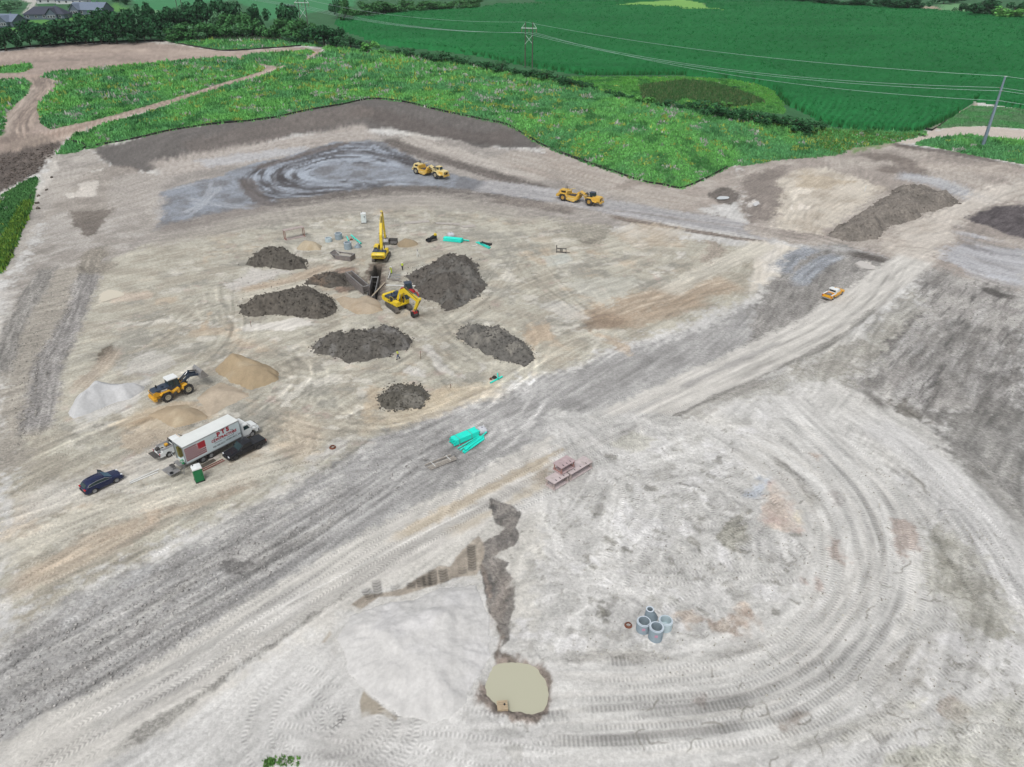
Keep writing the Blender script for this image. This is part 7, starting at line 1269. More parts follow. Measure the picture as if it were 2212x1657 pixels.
part('lift_gate', LSTEEL, o, ('box', (-1.75, -0.1, 0.55), (1.5, 2.2, 0.07))); part('gate_arm', DSTEEL, o, ('bar', (-0.1, -1.0, 0.8), (-1.1, -1.0, 0.5), 0.1), ('bar', (-0.1, 0.9, 0.8), (-1.1, 0.9, 0.5), 0.1)); part('rear_step', LSTEEL, o, ('box', (-0.45, 0.2, 0.85), (0.6, 1.6, 0.06))); part('grab_rail', WHT, o, ('tube', [(-0.15, 1.45, 0.9), (-0.4, 1.7, 1.9), (-0.15, 1.45, 2.0)], 0.03, 6))
truck = o; tz = truck.location.z
def on_truck(x, y, z): return tuple(np.array(truck.location)+dirv*x+lat*y+np.array([0, 0, z]))
GRNP = mat('green_plastic', C(34,150,96), 0.5, var=0.06)
q = thing('bucket_pail', 'green pail with white rim hanging at the box truck tailgate', 'pail', on_truck(-0.35, -1.1, 1.35), hd); part('pail', GRNP, q, ('lathe', [(0, 0), (0.17, 0), (0.2, 0.42), (0.18, 0.42), (0.16, 0.03), (0, 0.03)], 14)); part('rim', WHT, q, ('lathe', [(0.19, 0.38), (0.23, 0.38), (0.23, 0.44), (0.19, 0.44)], 14))
q = thing('bucket_pail', 'green pail lying tipped on the box truck rear step', 'pail', on_truck(-0.5, -0.75, 1.35), hd); part('pail', GRNP, q, ('lathe', [(0, 0), (0.17, 0), (0.2, 0.42), (0.18, 0.42), (0.16, 0.03), (0, 0.03)], 14, Matrix.Translation((0, 0, 0.2)) @ Matrix.Rotation(1.4, 4, 'Y')))
q = thing('tool_chest', 'grey steel tool chest on the box truck lift gate', 'tool chest', on_truck(-1.35, 0.15, 0.59), hd); part('case', LSTEEL, q, ('box', (0, 0, 0.2), (0.45, 0.9, 0.4)), bevel=0.02); part('lid', DSTEEL, q, ('box', (0, 0, 0.42), (0.47, 0.92, 0.04)))
q = thing('coiled_hose', 'black coiled hose on the lift gate corner', 'hose', on_truck(-2.1, -0.85, 0.6), hd); part('coil', BLK, q, ('lathe', [(0.12, 0), (0.24, 0), (0.24, 0.14), (0.12, 0.14)], 16))
q = thing('step_ladder', 'short grey step ladder standing behind the truck tailgate', 'ladder', on_truck(-0.9, -1.55, -0.0), hd)
for s in (-1, 1): part('rail', LSTEEL, q, ('bar', (0, s*0.2, 0), (0.35, s*0.2, 1.3), 0.05))
for k in range(4): part('rung', LSTEEL, q, ('bar', (0.07+0.08*k, -0.2, 0.25+0.3*k), (0.07+0.08*k, 0.2, 0.25+0.3*k), 0.04))
# ================================================================== PIPES, SHIELDS, SITE EQUIPMENT, PEOPLE
CONC = mat('concrete_blue_grey', C(150,166,176), 0.85, var=0.1, scale=2, bump_=0.2); CONCL = mat('concrete_pale', C(190,208,214), 0.85, var=0.08, scale=2, bump_=0.2); CRIM = mat('concrete_rim', C(206,218,228), 0.8, var=0.05); TEAL = mat('pvc_teal', C(36,236,216), 0.4, var=0.05, scale=5); TEALD = mat('pvc_bore', C(20,92,84), 0.6, var=0.1); RUST = mat('rusted_iron', C(128,82,64), 0.85, var=0.25, scale=6); PINK = mat('faded_red_steel', C(200,188,188), 0.85, 0.0, 0.12, 2.0, dirt=0.3); PINKD = mat('faded_red_post', C(182,168,163), 0.8, 0.0, 0.12); GREYS = mat('weathered_steel', C(128,122,120), 0.75, 0.1, 0.2, 3.0, dirt=0.3); LUMB = mat('weathered_lumber', C(180,174,166), 0.85, var=0.15, scale=6); WPOLE = mat('white_pole', C(226,228,226), 0.6, var=0.04); PINKP = mat('marking_paint_pink', C(206,150,172), 0.9, var=0.1)
def on(px, dz=0.0): b = G1(*px); b[2] += dz; return b
def manhole(name, label, px, r, h, m, group, kind='riser', mark=False, rim=True):
    b = on(px, -0.02); o = thing(name, label, 'manhole section', tuple(b), RND.uniform(0, 6), group); t = 0.16*r/0.73
    if kind == 'cone':
        V = MB(); n = 26; prof = [(r, 0, 0), (r, 0, 0.12), (0.42, 0.22, h*0.82), (0.42, 0.22, h), (0.30, 0.22, h), (0.30, 0.22, h*0.8), (r-t, 0, 0.05), (r-t, 0, 0)]; vs = []; fs = []
        for k in range(n):
            a = 2*math.pi*k/n
            for rr, ox, z in prof: vs.append((rr*math.cos(a)+ox, rr*math.sin(a), z))
        m_ = len(prof)
        for k in range(n):
            for i in range(m_): j = (i+1) % m_; k2_ = (k+1) % n; fs.append((k*m_+i, k2_*m_+i, k2_*m_+j, k*m_+j))
        V._add(vs, fs); V.build('wall', m, o, True); part('rim', CRIM, o, ('lathe', [(0.30, h), (0.43, h), (0.43, h+0.02), (0.30, h+0.02)], 26, Matrix.Translation((0.22, 0, 0))))
    else:
        part('wall', m, o, ('lathe', [(r, 0), (r, h-0.1), (r-t*0.45, h-0.1), (r-t*0.45, h), (r-t, h), (r-t, 0)], 32), smooth=True); part('rim', CRIM, o, ('lathe', [(r-t, h), (r-t*0.45, h), (r-t*0.45, h+0.012), (r-t, h+0.012)], 32)); part('ledge', CRIM, o, ('lathe', [(r-t*0.45, h-0.1), (r+0.003, h-0.1), (r+0.003, h-0.085), (r-t*0.45, h-0.085)], 32))
        if kind == 'base': part('floor', m, o, ('lathe', [(0, 0.02), (r-t, 0.02), (r-t, 0.2), (0, 0.2)], 28)); part('step_rung', BLK, o, ('tube', [(-r+t, -0.15, h*0.75), (-r+t+0.15, -0.15, h*0.75), (-r+t+0.15, 0.15, h*0.75), (-r+t, 0.15, h*0.75)], 0.03, 6))
        else: part('step_rung', BLK, o, ('tube', [(-r+t, -0.15, h*0.6), (-r+t+0.13, -0.15, h*0.6), (-r+t+0.13, 0.15, h*0.6), (-r+t, 0.15, h*0.6)], 0.025, 6))
    if mark: o.rotation_euler = (0, 0, 0); part('paint_mark', PINKP, o, ('box', (-0.12, -r-0.002, h*0.62), (0.32, 0.03, 0.3)))
    return o
g_ = 'concrete manhole sections near the loop road'
manhole('manhole_section', 'tallest grey concrete manhole riser, front of the near cluster', km([(1258,1118)])[0], 0.74, 1.7, CONC, g_, mark=True); manhole('manhole_section', 'grey concrete manhole riser, left of the near cluster', km([(898,872)])[0], 0.74, 1.3, CONC, g_, mark=True); manhole('manhole_section', 'palest concrete manhole base with rungs, right of the near cluster', km([(1540,822)])[0], 0.74, 1.2, CONCL, g_, 'base'); o = manhole('manhole_cone', 'grey concrete manhole cone, rear of the near cluster', km([(1135,525)])[0], 0.72, 1.25, CONC, g_, 'cone'); o.rotation_euler = (0, 0, math.radians(165))
g_ = 'concrete manhole sections by the rusty frame'
manhole('manhole_section', 'short pale concrete ring beside the tan sand pile', kq([(1465,645)])[0], 0.86, 1.0, CONCL, g_); manhole('manhole_section', 'tall grey concrete riser farthest from camera', kq([(1690,590)])[0], 0.92, 1.6, CONC, g_); manhole('manhole_section', 'tall grey concrete riser above the bedding box', kq([(1895,805)])[0], 0.92, 1.7, CONC, g_); manhole('manhole_cone', 'squat grey concrete cone next to two teal pipes', kq([(2110,768)])[0], 0.9, 0.95, CONC, g_, 'cone')
def ring(name, label, px, r, m=RUST): b = on(px); o = thing(name, label, 'manhole frame', tuple(b), RND.uniform(0, 6)); part('flange', m, o, ('lathe', [(r*0.68, 0), (r, 0), (r, 0.05), (r*0.68, 0.05)], 24)); part('collar', m, o, ('lathe', [(r*0.68, 0.05), (r*0.76, 0.05), (r*0.72, 0.24), (r*0.64, 0.24)], 24)); return o
ring('manhole_ring', 'rusty round iron manhole frame left of the near concrete cluster', km([(465,760)])[0], 0.42); ring('manhole_ring', 'orange rusty iron manhole frame on pale ground right of the black pickup', kb([(662,1060)])[0], 0.5); ring('manhole_ring', 'rusty iron manhole frame between two teal pipes', kq([(1965,608)])[0], 0.45); ring('manhole_ring', 'black round manhole frame by the crossed teal pipes', kb([(2056,456)])[0], 0.42, BLK); ring('manhole_ring', 'small rusty ring left of the black manhole frame', kb([(2026,470)])[0], 0.25)
_pc = {}
def pipe_mesh(L, r):
    k = (round(L, 2), r)
    if k not in _pc:
        t = r*0.12; mb = MB(); R = Matrix.Rotation(math.pi/2, 4, 'Y'); mb.lathe([(r-t, 0), (r, 0), (r, L-0.28), (r*1.16, L-0.22), (r*1.16, L), (r*1.02, L), (r-t, L-0.3)], 14, R); o = mb.build('pipe', TEAL, None, True); q = MB(); q.lathe([(0, 0.12), (r-t, 0.12), (r-t, 0.14), (0, 0.14)], 12, R); q.lathe([(0, L-0.2), (r*1.0, L-0.2), (r*1.0, L-0.18), (0, L-0.18)], 12, R); q_ = q.build('bore', TEALD); _pc[k] = (o.data, q_.data); bpy.data.objects.remove(o); bpy.data.objects.remove(q_)
    return _pc[k]
def add_pipe(parent, loc, L, r, rz=0, ry=0, name='pipe'):
    a, b = pipe_mesh(L, r); o = link(bpy.data.objects.new(name, a), parent); o.location = loc; o.rotation_euler = (0, ry, rz); link(bpy.data.objects.new('bore', b), o); return o
def loose_pipe(label, p0, p1, r=0.11, z=0.0, group=None, k=kU):
    a, b = on(k([p0])[0]), on(k([p1])[0]); o = thing('sewer_pipe', label, 'pipe', (a[0], a[1], max(a[2], b[2])+r+z+0.01), heading(a, b), group); add_pipe(o, (0, 0, 0), float(np.hypot(*(b-a)[:2])), r, name='pipe_wall'); return o
def stack(label, A, ang, L, nx, nz, r, strap=True):
    o = thing('pipe_bundle', label, 'pipe bundle', tuple(A), ang)
    for j in range(nz):
        for i in range(nx): add_pipe(o, (0.06*((i*7+j*3) % 5), r+i*2.05*r, r+j*2.0*r+0.02), L, r)
    if strap:
        w = nx*2.05*r; h = nz*2*r+0.05
        for x in (L*0.22, L*0.72): part('strap', LSTEEL, o, ('box', (x, w/2, h), (0.06, w+0.04, 0.015)), ('box', (x, -0.01, h/2), (0.06, 0.015, h)), ('box', (x, w+0.01, h/2), (0.06, 0.015, h)))
    return o
stack('tall strapped stack of teal sewer pipes beside the dark gravel', on(kp([(1015,792)])[0]), math.radians(37.5), 4.3, 6, 4, 0.115)
lp = [((1115,865),(1745,495)),((1185,912),(1795,505)),((1300,875),(1880,500)),((1262,940),(1890,545)),((1262,972),(1890,570)),((1300,1000),(1890,585)),((1330,960),(1965,412)),((1320,930),(1850,560))]
ln = ['teal pipe lying closest to the strapped stack', 'teal pipe second from the strapped stack', 'teal pipe third from the strapped stack', 'teal pipe fourth from the strapped stack', 'teal pipe fifth from the strapped stack', 'outermost teal pipe of the loose row, farthest from the stack', 'teal pipe lying on top of the loose row and jutting past its far end', 'short teal pipe on top of the loose row beside the strapped stack']
for i, (a, b) in enumerate(lp): loose_pipe(ln[i], a, b, 0.1, 0.2 if i > 5 else 0.0, 'loose teal pipes beside the stack', kp)
A_ = on(kv([(385,208)])[0]); B_ = on(kv([(612,232)])[0]); stack('low far bundle of teal pipes near the stand-on loader', A_, heading(A_, B_), float(np.hypot(*(B_-A_)[:2])), 4, 3, 0.16, False)
loose_pipe('longer teal pipe poking out behind the far bundle', (540,190), (715,214), 0.15, 0.1, None, kv)
loose_pipe('left of two far teal pipes beside the black grate', (805,226), (970,308), 0.14, 0, None, kv); loose_pipe('right of two far teal pipes beside the black grate', (830,222), (985,296), 0.14, 0, None, kv)
loose_pipe('short teal pipe behind the concrete riser above the bedding box', (1865,550), (1912,650), 0.16, 0, None, kq); loose_pipe('long teal pipe crossing behind the squat concrete cone', (1965,520), (2180,712), 0.18, 0, None, kq)
loose_pipe('longer of two crossed teal pipes by the black manhole frame', (2022,508), (2125,452), 0.13, 0, None, kb); loose_pipe('shorter of two crossed teal pipes by the black manhole frame', (2085,434), (2090,482), 0.12, 0.2, None, kb)
def bag(label, px, s, m=None):
    b = on(px); o = thing('bulk_bag', label, 'bulk bag', tuple(b), 0.5); mb = MB(); gx = 9; vs = []
    bm = bmesh.new(); bmesh.ops.create_cube(bm, size=1.0); bmesh.ops.subdivide_edges(bm, edges=bm.edges, cuts=5, use_grid_fill=True)
    r = np.random.default_rng(3)
    for v in bm.verts:
        z = v.co.z+0.5; k = 1.0+0.16*math.sin(math.pi*min(1, z*1.1)); 
        if z > 0.8: k *= 1-(z-0.8)*1.4
        v.co.x *= k; v.co.y *= k; v.co.z = z*0.86+float(r.normal(0, 0.015)); v.co += Vector(r.normal(0, 0.014, 3))
        v.co *= s
    me = bpy.data.meshes.new('sack'); bm.to_mesh(me); bm.free(); me.materials.append(m or mat('bag_fabric', C(206,208,216), 0.85, var=0.08, scale=4, bump_=0.3)); me.polygons.foreach_set('use_smooth', np.ones(len(me.polygons), bool)); link(bpy.data.objects.new('sack', me), o)
    part('tie_mark', BLK, o, ('box', (0.05*s, 0, 0.862*s), (0.34*s, 0.06*s, 0.03*s), (0, 0, 0.4)), ('box', (0.0, 0.05*s, 0.866*s), (0.06*s, 0.24*s, 0.03*s), (0, 0, 0.3)))
    for q in ((-1, -1), (1, -1), (1, 1), (-1, 1)): part('lifting_loop', WHT, o, ('tube', [(q[0]*0.34*s, q[1]*0.34*s, 0.8*s), (q[0]*0.44*s, q[1]*0.44*s, 0.98*s), (q[0]*0.46*s, q[1]*0.34*s, 0.76*s)], 0.025, 6))
    part('pallet_board', LUMB, o, ('box', (0, -0.45*s, 0.03), (1.2*s, 0.14, 0.07)), ('box', (0, 0.45*s, 0.03), (1.2*s, 0.14, 0.07))); return o
bag('white bulk bag with dark tie at the end of the teal stack', kp([(1835,372)])[0], 1.05); bag('white bulk bag behind the far low teal bundle', kv([(485,155)])[0], 1.3)
# strapped boards
A_, B_ = on(kp([(320,1482)])[0]), on(kp([(1090,1172)])[0]); o = thing('rail_bundle', 'strapped bundle of pale grey rails on dark gravel', 'rail bundle', tuple(A_), heading(A_, B_))
for i, (y, dx, z) in enumerate(((0.05, 0, 0.08), (0.3, -0.1, 0.08), (0.52, -0.05, 0.08), (0.72, -0.12, 0.08), (1.25, -0.2, 0.08), (0.16, -0.05, 0.24), (0.42, -0.15, 0.24), (0.62, 0.0, 0.24), (1.25, -0.25, 0.24))): part('rail', LUMB, o, ('box', (2.1+dx, y, z), (4.2, 0.12, 0.1)), bevel=0.01)
for x in (0.75, 3.2): part('strap', WPOLE, o, ('box', (x, 0.66, 0.32), (0.08, 1.4, 0.04)))
# shields: two plates held apart by posts
def shield(label, A, ang, L, W, Ht, m, mp, group=None, z=0.0, end2=True, tp=0.1, top=(0, 0, 1.0)):
    o = thing('trench_shield', label, 'trench box', (A[0], A[1], A[2]+z), ang, group); part('lower_panel', m, o, ('box', (L/2, W/2, 0.09), (L, W, tp)), bevel=0.015); tpn = part('upper_panel', m, o, ('box', (L/2+top[0], W/2+top[1], Ht-0.05), (L*top[2], W, tp)), bevel=0.015)
    for x in (0.18, L-0.18):
        for y in (0.2, W-0.2): part('spreader_post', mp, o, ('tube', [(x, y, 0.1), (x, y, Ht-0.08)], 0.09, 10), smooth=True); part('collar', mp, o, ('tube', [(x, y, 0.12), (x, y, 0.4)], 0.14, 10), smooth=True)
        [part('end_channel', mp, o, ('box', (x, W/2, zz), (0.12, W*0.96, 0.14))) for zz in (0.215, Ht-0.17)]
    for i in range(3): part('lifting_slot', BLK, tpn, ('box', (L*(0.25+0.25*i), W*0.22, Ht+0.003), (0.12, 0.3, 0.012)))
    return o
A_ = on(ktb([(580,1468)])[0]); ang = math.radians(42)
shield('faded pink trench shield at the near left of the stacked group', A_, ang, 2.9, 1.7, 1.25, PINK, PINKD, 'faded pink trench shields'); d_ = np.array([math.cos(ang), math.sin(ang), 0]); n_ = np.array([-math.sin(ang), math.cos(ang), 0])
shield('long faded pink trench shield at the far right of the stacked group', A_+d_*3.15-n_*0.05, ang, 4.4, 1.75, 1.2, PINK, PINKD, 'faded pink trench shields'); shield('faded red trench shield stacked on top of the pink group', A_+d_*1.9+n_*0.55, ang, 2.7, 1.7, 1.15, mat('faded_red_top', C(186,166,168), 0.85, 0.0, 0.14, 2.0, dirt=0.3), mat('red_post', C(164,126,118), 0.75), 'faded pink trench shields', 1.32)
shield('tall open rusty trench shield frame beyond the far soil pile', on(kq([(515,632)])[0]), math.radians(35.6), 5.3, 1.5, 2.5, mat('pale_pink_steel', C(186,172,168), 0.75, 0.1, 0.15, 2.0, dirt=0.5), mat('rust_post', C(150,112,100), 0.75, 0.1, 0.2), None, top=(0, 0.2, 0.98))
# upright trench boxes
def trench_box(label, A, B, W, Ht, m, dzA=0.0, spread=(0.15, 0.85)):
    A, B = Vector(A), Vector(B); d = B-A; L = d.length; hd = math.atan2(d.y, d.x); o = thing('trench_box', label, 'trench box', tuple(A), hd); pit = -math.asin(d.z/L); o.rotation_euler = (0, pit, hd)
    for s in (0, 1):
        y = s*W; w = part('side_wall', m, o, ('box', (L/2, y, -Ht/2), (L, 0.16, Ht)), bevel=0.02); part('top_rail', LSTEEL, w, ('tube', [(0, y, 0.02), (L, y, 0.02)], 0.09, 8), smooth=True)
        for k in range(1, 4): part('rib', m, w, ('box', (L/2, y+(0.1 if s else -0.1), -Ht*k/4), (L*0.98, 0.06, 0.12)))
    for x in (0.15, L-0.15):
        for z in (-0.1, -Ht*0.45, -Ht*0.85): part('spreader', LSTEEL if z > -0.2 else DSTEEL, o, ('tube', [(x, 0.08, z), (x, W-0.08, z)], 0.1, 10), smooth=True)
    return o
a, b = G(kx2([(588,545)]), 1.9)[0], G(kx2([(208,218)]), 1.9)[0]; a2 = G(kx2([(692,508)]), 1.9)[0]; W_ = float(np.hypot(*(a2-a)[:2]))
d_ = Vector(b-a).normalized(); o = trench_box('grey steel trench box leaning open on the churned soil', G(kx2([(692,508)]), 1.9)[0], G(kx2([(692,508)]), 1.9)[0]+(b-a), 1.35, 2.9, GREYS)
o = trench_box('grey steel trench box sunk into the pipe trench', G(kx2([(808,764)]), -0.1)[0], G(kx2([(903,312)]), 0.9)[0], 1.45, 3.0, GREYS)
pl = thing('plank', 'long pale plank leaning across the sunken trench box', 'plank', tuple(G(kx2([(1050,440)]), 0.35)[0])); e = G(kx2([(765,745)]), 0.25)[0]-G(kx2([(1050,440)]), 0.35)[0]; part('board', mat('plank_wood', C(172,160,140), 0.85, var=0.12, scale=5), pl, ('bar', (0, 0, 0), tuple(e), 0.32, 0.08))
pl = thing('steel_sheet', 'flat grey sheet leaning against the left trench box', 'steel sheet', tuple(G(kx2([(490,650)]), 0.1)[0])); e = [G(kx2([q]), z)[0]-np.array(pl.location) for q, z in (((495,655), 0.1), ((270,420), 0.3), ((370,450), 1.0))]
mb = MB(); mb._add([tuple(x) for x in e]+[tuple(x+np.array([0.05, 0.03, 0.06])) for x in e], [(0, 1, 2), (3, 4, 5), (0, 1, 4, 3), (1, 2, 5, 4), (2, 0, 3, 5)]); mb.build('sheet', GREYS, pl)
# bedding box
A_, B_ = on(kq([(1610,1048)])[0]), on(kq([(1945,1090)])[0]); hd = heading(A_, B_); L = 4.1; o = thing('bedding_box', 'grey steel bedding box with sloped lip and sand inside', 'bedding box', tuple(A_), hd); D = 2.3; h = 1.15; mb = MB()
mb.box((L/2, 0.06, h/2), (L, 0.12, h)); mb.box((L/2, D-0.06, h/2), (L, 0.12, h)); mb.box((L-0.06, D/2, h/2), (0.12, D-0.24, h)); mb.box((L/2, D/2, 0.05), (L-0.2, D-0.24, 0.1)); mb._add([(0, 0, 0.3), (0, D, 0.3), (-1.3, D, h+0.35), (-1.3, 0, h+0.35), (0.1, 0, 0.2), (0.1, D, 0.2), (-1.2, D, h+0.25), (-1.2, 0, h+0.25)], [(0, 1, 2, 3), (4, 5, 6, 7), (0, 1, 5, 4), (1, 2, 6, 5), (2, 3, 7, 6), (3, 0, 4, 7)]); bb = mb.build('hopper', GREYS, o)
part('rim', LSTEEL, o, ('bar', (0, 0.06, h+0.03), (L, 0.06, h+0.03), 0.16, 0.08), ('bar', (0, D-0.06, h+0.03), (L, D-0.06, h+0.03), 0.16, 0.08), ('bar', (L-0.06, 0, h+0.035), (L-0.06, D, h+0.035), 0.16, 0.08)); part('lip_frame', LSTEEL, o, ('bar', (-1.3, 0, h+0.36), (-1.3, D, h+0.36), 0.12), ('bar', (0.1, 0.0, h*0.9), (-1.3, 0, h+0.36), 0.12), ('bar', (0.1, D, h*0.9), (-1.3, D, h+0.36), 0.12), ('bar', (0.2, 0, h+0.06), (0.2, D, h+0.06), 0.12)); part('sand_fill', mat('bedding_sand', C(176,172,162), 0.95, var=0.08), o, ('prism', [(0.05, 0.2), (L-0.13, 0.2), (L-0.13, 0.6), (2.0, 0.95), (0.4, 0.9)], 0.13, D-0.13)); part('leg', DSTEEL, o, ('box', (0.25, 0.15, 0.02), (0.2, 0.2, 0.3)))
# steel plates, white toilet, green toilet
for lb, pts in (('left of three steel road plates beyond the excavator', [(1440,180),(1638,166),(1646,184),(1452,196)]), ('middle of three steel road plates beyond the excavator', [(1692,184),(1890,190),(1888,206),(1702,197)]), ('right of three steel road plates beyond the excavator', [(1896,212),(2008,202),(2018,221),(1922,228)])):
    w = np.array([on(q) for q in k5(pts)]); c = w.mean(0); o = thing('road_plate', lb, 'steel plate', tuple(c), 0, 'steel road plates'); v = [tuple(x-c+np.array([0, 0, 0.06])) for x in w]+[tuple(x-c+np.array([0, 0, 0.14])) for x in w]; mb = MB(); mb._add(v, [(0, 1, 2, 3), (4, 5, 6, 7), (0, 1, 5, 4), (1, 2, 6, 5), (2, 3, 7, 6), (3, 0, 4, 7)]); mb.build('plate', mat('plate_steel', C(186,180,174), 0.7, 0.1, 0.1, dirt=0.3), o)
def toilet(label, loc, rz, wall, roof, door_side=-1):
    o = thing('portable_toilet', label, 'portable toilet', loc, rz); s = 0.56
    part('skid', BLK, o, ('box', (0, 0, 0.07), (1.2, 1.2, 0.14))); c = part('cabin', wall, o, ('box', (0, 0, 1.12), (2*s, 2*s, 1.98), None, 0.97), bevel=0.03); part('roof', roof, o, ('prism', [(-s-0.08, 2.1), (s+0.08, 2.1), (s, 2.28), (0, 2.36), (-s, 2.28)], -s-0.08, s+0.08, 0.04, 0.08)); d = part('door', wall, c, ('box', (0, door_side*(s+0.012), 1.08), (0.8, 0.03, 1.8))); part('handle', BLK, d, ('box', (0.3, door_side*(s+0.04), 1.1), (0.06, 0.04, 0.16))); part('vent_pipe', BLK, o, ('tube', [(-0.35, 0.35, 2.2), (-0.35, 0.35, 2.55)], 0.06, 8)); part('wall_rib', wall, c, ('box', (-s-0.01, 0, 1.1), (0.04, 0.5, 1.5)), ('box', (s+0.01, 0, 1.1), (0.04, 0.5, 1.5))); return o
A_, B_ = on(kt([(915,1310)])[0]), on(kt([(1064,1258)])[0]); hd = heading(A_, B_); m_ = (A_+B_)/2+np.array([-math.sin(hd), math.cos(hd), 0])*0.6
toilet('green portable toilet with white roof behind the box truck', tuple(m_), hd, mat('toilet_green', C(26,122,72), 0.5, var=0.06), WHT)
b = on(k5([(1116,190)])[0]); o = toilet('white portable toilet standing alone on the pale ground', (b[0], b[1]+0.6, b[2]), math.radians(8), mat('toilet_white', C(222,232,232), 0.5, var=0.04), WHT); o.scale = (1.15,)*3
part('notice', DSTEEL, o, ('box', (0.2, -0.585, 1.55), (0.25, 0.02, 0.3)))
# by the truck: ladder, boards, plate, white boards
A_, B_ = on(kt([(1025,1095)])[0]), on(kt([(1412,905)])[0]); o = thing('ladder', 'red-edged ladder lying on the ground beside the green toilet', 'ladder', (A_[0], A_[1], A_[2]+0.05), heading(A_, B_)); L = float(np.hypot(*(B_-A_)[:2])); redr = mat('ladder_red', C(150,92,84), 0.6)
for y in (0, 0.48): part('rail', redr, o, ('box', (L/2, y, 0.05), (L, 0.06, 0.1)))
for k in range(11): part('rung', RUST if k < 7 else redr, o, ('box', (0.15+k*(L-0.3)/10, 0.24, 0.05), (0.05, 0.42, 0.05)))
A_, B_ = on(kt([(1010,1030)])[0]), on(kt([(1258,905)])[0]); hd = heading(A_, B_); L = float(np.hypot(*(B_-A_)[:2])); nn = np.array([-math.sin(hd), math.cos(hd), 0])
for i, lb in enumerate(('dark board nearest the ladder by the truck wheels', 'dark board in the middle of three by the truck wheels', 'dark board farthest from the ladder by the truck wheels')): q = A_+nn*(0.05+i*0.24); o = thing('board', lb, 'board', (q[0], q[1], q[2]+0.04), hd+0.01*i, 'dark boards by the truck'); part('plank', mat('wet_board', C(96,90,82), 0.8, var=0.15), o, ('box', (L/2, 0, 0.05), (L, 0.16, 0.1)))
b = on(kt([(1225,868)])[0]); o = thing('plywood_sheet', 'pale plywood sheet beside the truck rear wheels', 'plywood', (b[0], b[1], b[2]+0.03), math.radians(44)); part('sheet', LUMB, o, ('box', (0, 0, 0.02), (1.5, 0.7, 0.04)))
for lb, p0, p1 in (('upper of two long white boards by the navy car', (865,358), (1330,152)), ('lower of two long white boards by the navy car', (872,380), (1315,196))): a, b = on(ks([p0])[0]), on(ks([p1])[0]); o = thing('white_board', lb, 'board', (a[0], a[1], a[2]+0.04), heading(a, b), 'white boards'); part('plank', WPOLE, o, ('box', (float(np.hypot(*(b-a)[:2]))/2, 0, 0.03), (float(np.hypot(*(b-a)[:2])), 0.18, 0.06)))
# shoring poles by the trench
for i, (lb, p0, p1, z0, z1, r) in enumerate((('white pole propped at the left of the shoring rails', (1205,165), (1122,370), 0.9, 0.15, 0.07), ('silver shoring rail farthest from camera', (1180,258), (1392,286), 0.1, 0.1, 0.06), ('second silver shoring rail from the far side', (1130,286), (1388,304), 0.1, 0.1, 0.06), ('middle silver shoring rail of the row', (1160,318), (1388,354), 0.1, 0.1, 0.08), ('short silver shoring rail next to nearest', (1130,340), (1360,392), 0.1, 0.1, 0.05), ('dark shoring rail nearest the excavators', (1112,376), (1420,430), 0.1, 0.1, 0.08), ('long white beam on the ground behind the compactor excavator', (1075,515), (1745,532), 0.12, 0.12, 0.12))):
    a, b = on(kx2([p0])[0], z0), on(kx2([p1])[0], z1); o = thing('shoring_pole', lb, 'pole', tuple(a)); part('pole', WPOLE if i in (0, 6) else (GREYS if i == 5 else ALU), o, ('tube', [(0, 0, 0), tuple(b-a)], r, 8), smooth=True); part('end_plate', DSTEEL, o, ('box', (0, 0, 0), (0.22, 0.22, 0.1)))
# fork frame, grate, laser, stakes, pump crate
b = on(kv([(1880,358)])[0]); o = thing('fork_carriage', 'black loader fork carriage standing alone on pale ground', 'fork carriage', tuple(b), math.radians(-12))
for x in (-1.15, -0.25, 0.0, 0.25, 1.15): part('upright', BLK, o, ('box', (x, 0, 0.7), (0.14, 0.12, 1.4 if abs(x) > 1 else 1.0)))
part('cross_bar', BLK, o, ('box', (0, 0.01, 0.25), (2.4, 0.1, 0.16))); part('cross_bar', BLK, o, ('box', (0, 0.01, 1.15), (2.4, 0.1, 0.16))); part('fork', BLK, o, ('bar', (1.1, 0, 0.1), (2.0, 0.9, 0.05), 0.14, 0.07)); part('fork', BLK, o, ('bar', (-1.15, 0, 1.3), (-1.15, 0.1, 1.9), 0.2, 0.1))
b = on(kv([(930,250)])[0]); o = thing('steel_grate', 'black steel grate behind the pair of far teal pipes', 'grate', tuple(b), math.radians(-30))
for i in range(4): part('bar', BLK, o, ('box', (0, -0.6+0.4*i, 0.25), (2.6, 0.08, 0.12)))
for x in (-1.3, 1.3): part('end_bar', BLK, o, ('box', (x, 0, 0.25), (0.1, 1.3, 0.5)))
b = on(kv([(795,268)])[0]); o = thing('pipe_fitting', 'small white pipe fitting left of the two far teal pipes', 'pipe fitting', tuple(b), 0.5); part('barrel', WPOLE, o, ('tube', [(-0.8, 0, 0.12), (0.6, 0, 0.12)], 0.1, 10)); part('branch', WPOLE, o, ('tube', [(0.2, 0, 0.12), (0.5, 0.4, 0.12)], 0.1, 10))
b = on(kx1([(1222,1258)])[0]); o = thing('survey_tripod', 'white survey tripod right of the raised-boom excavator', 'tripod', tuple(b))
for k in range(3): a = k*2.09+0.4; part('leg', WPOLE, o, ('tube', [(0.5*math.cos(a), 0.5*math.sin(a), 0), (0.06*math.cos(a), 0.06*math.sin(a), 1.35)], 0.05, 6))
part('head', WPOLE, o, ('box', (0, 0, 1.42), (0.3, 0.3, 0.16))); part('laser', LSTEEL, o, ('box', (0, 0, 1.62), (0.24, 0.24, 0.26)))
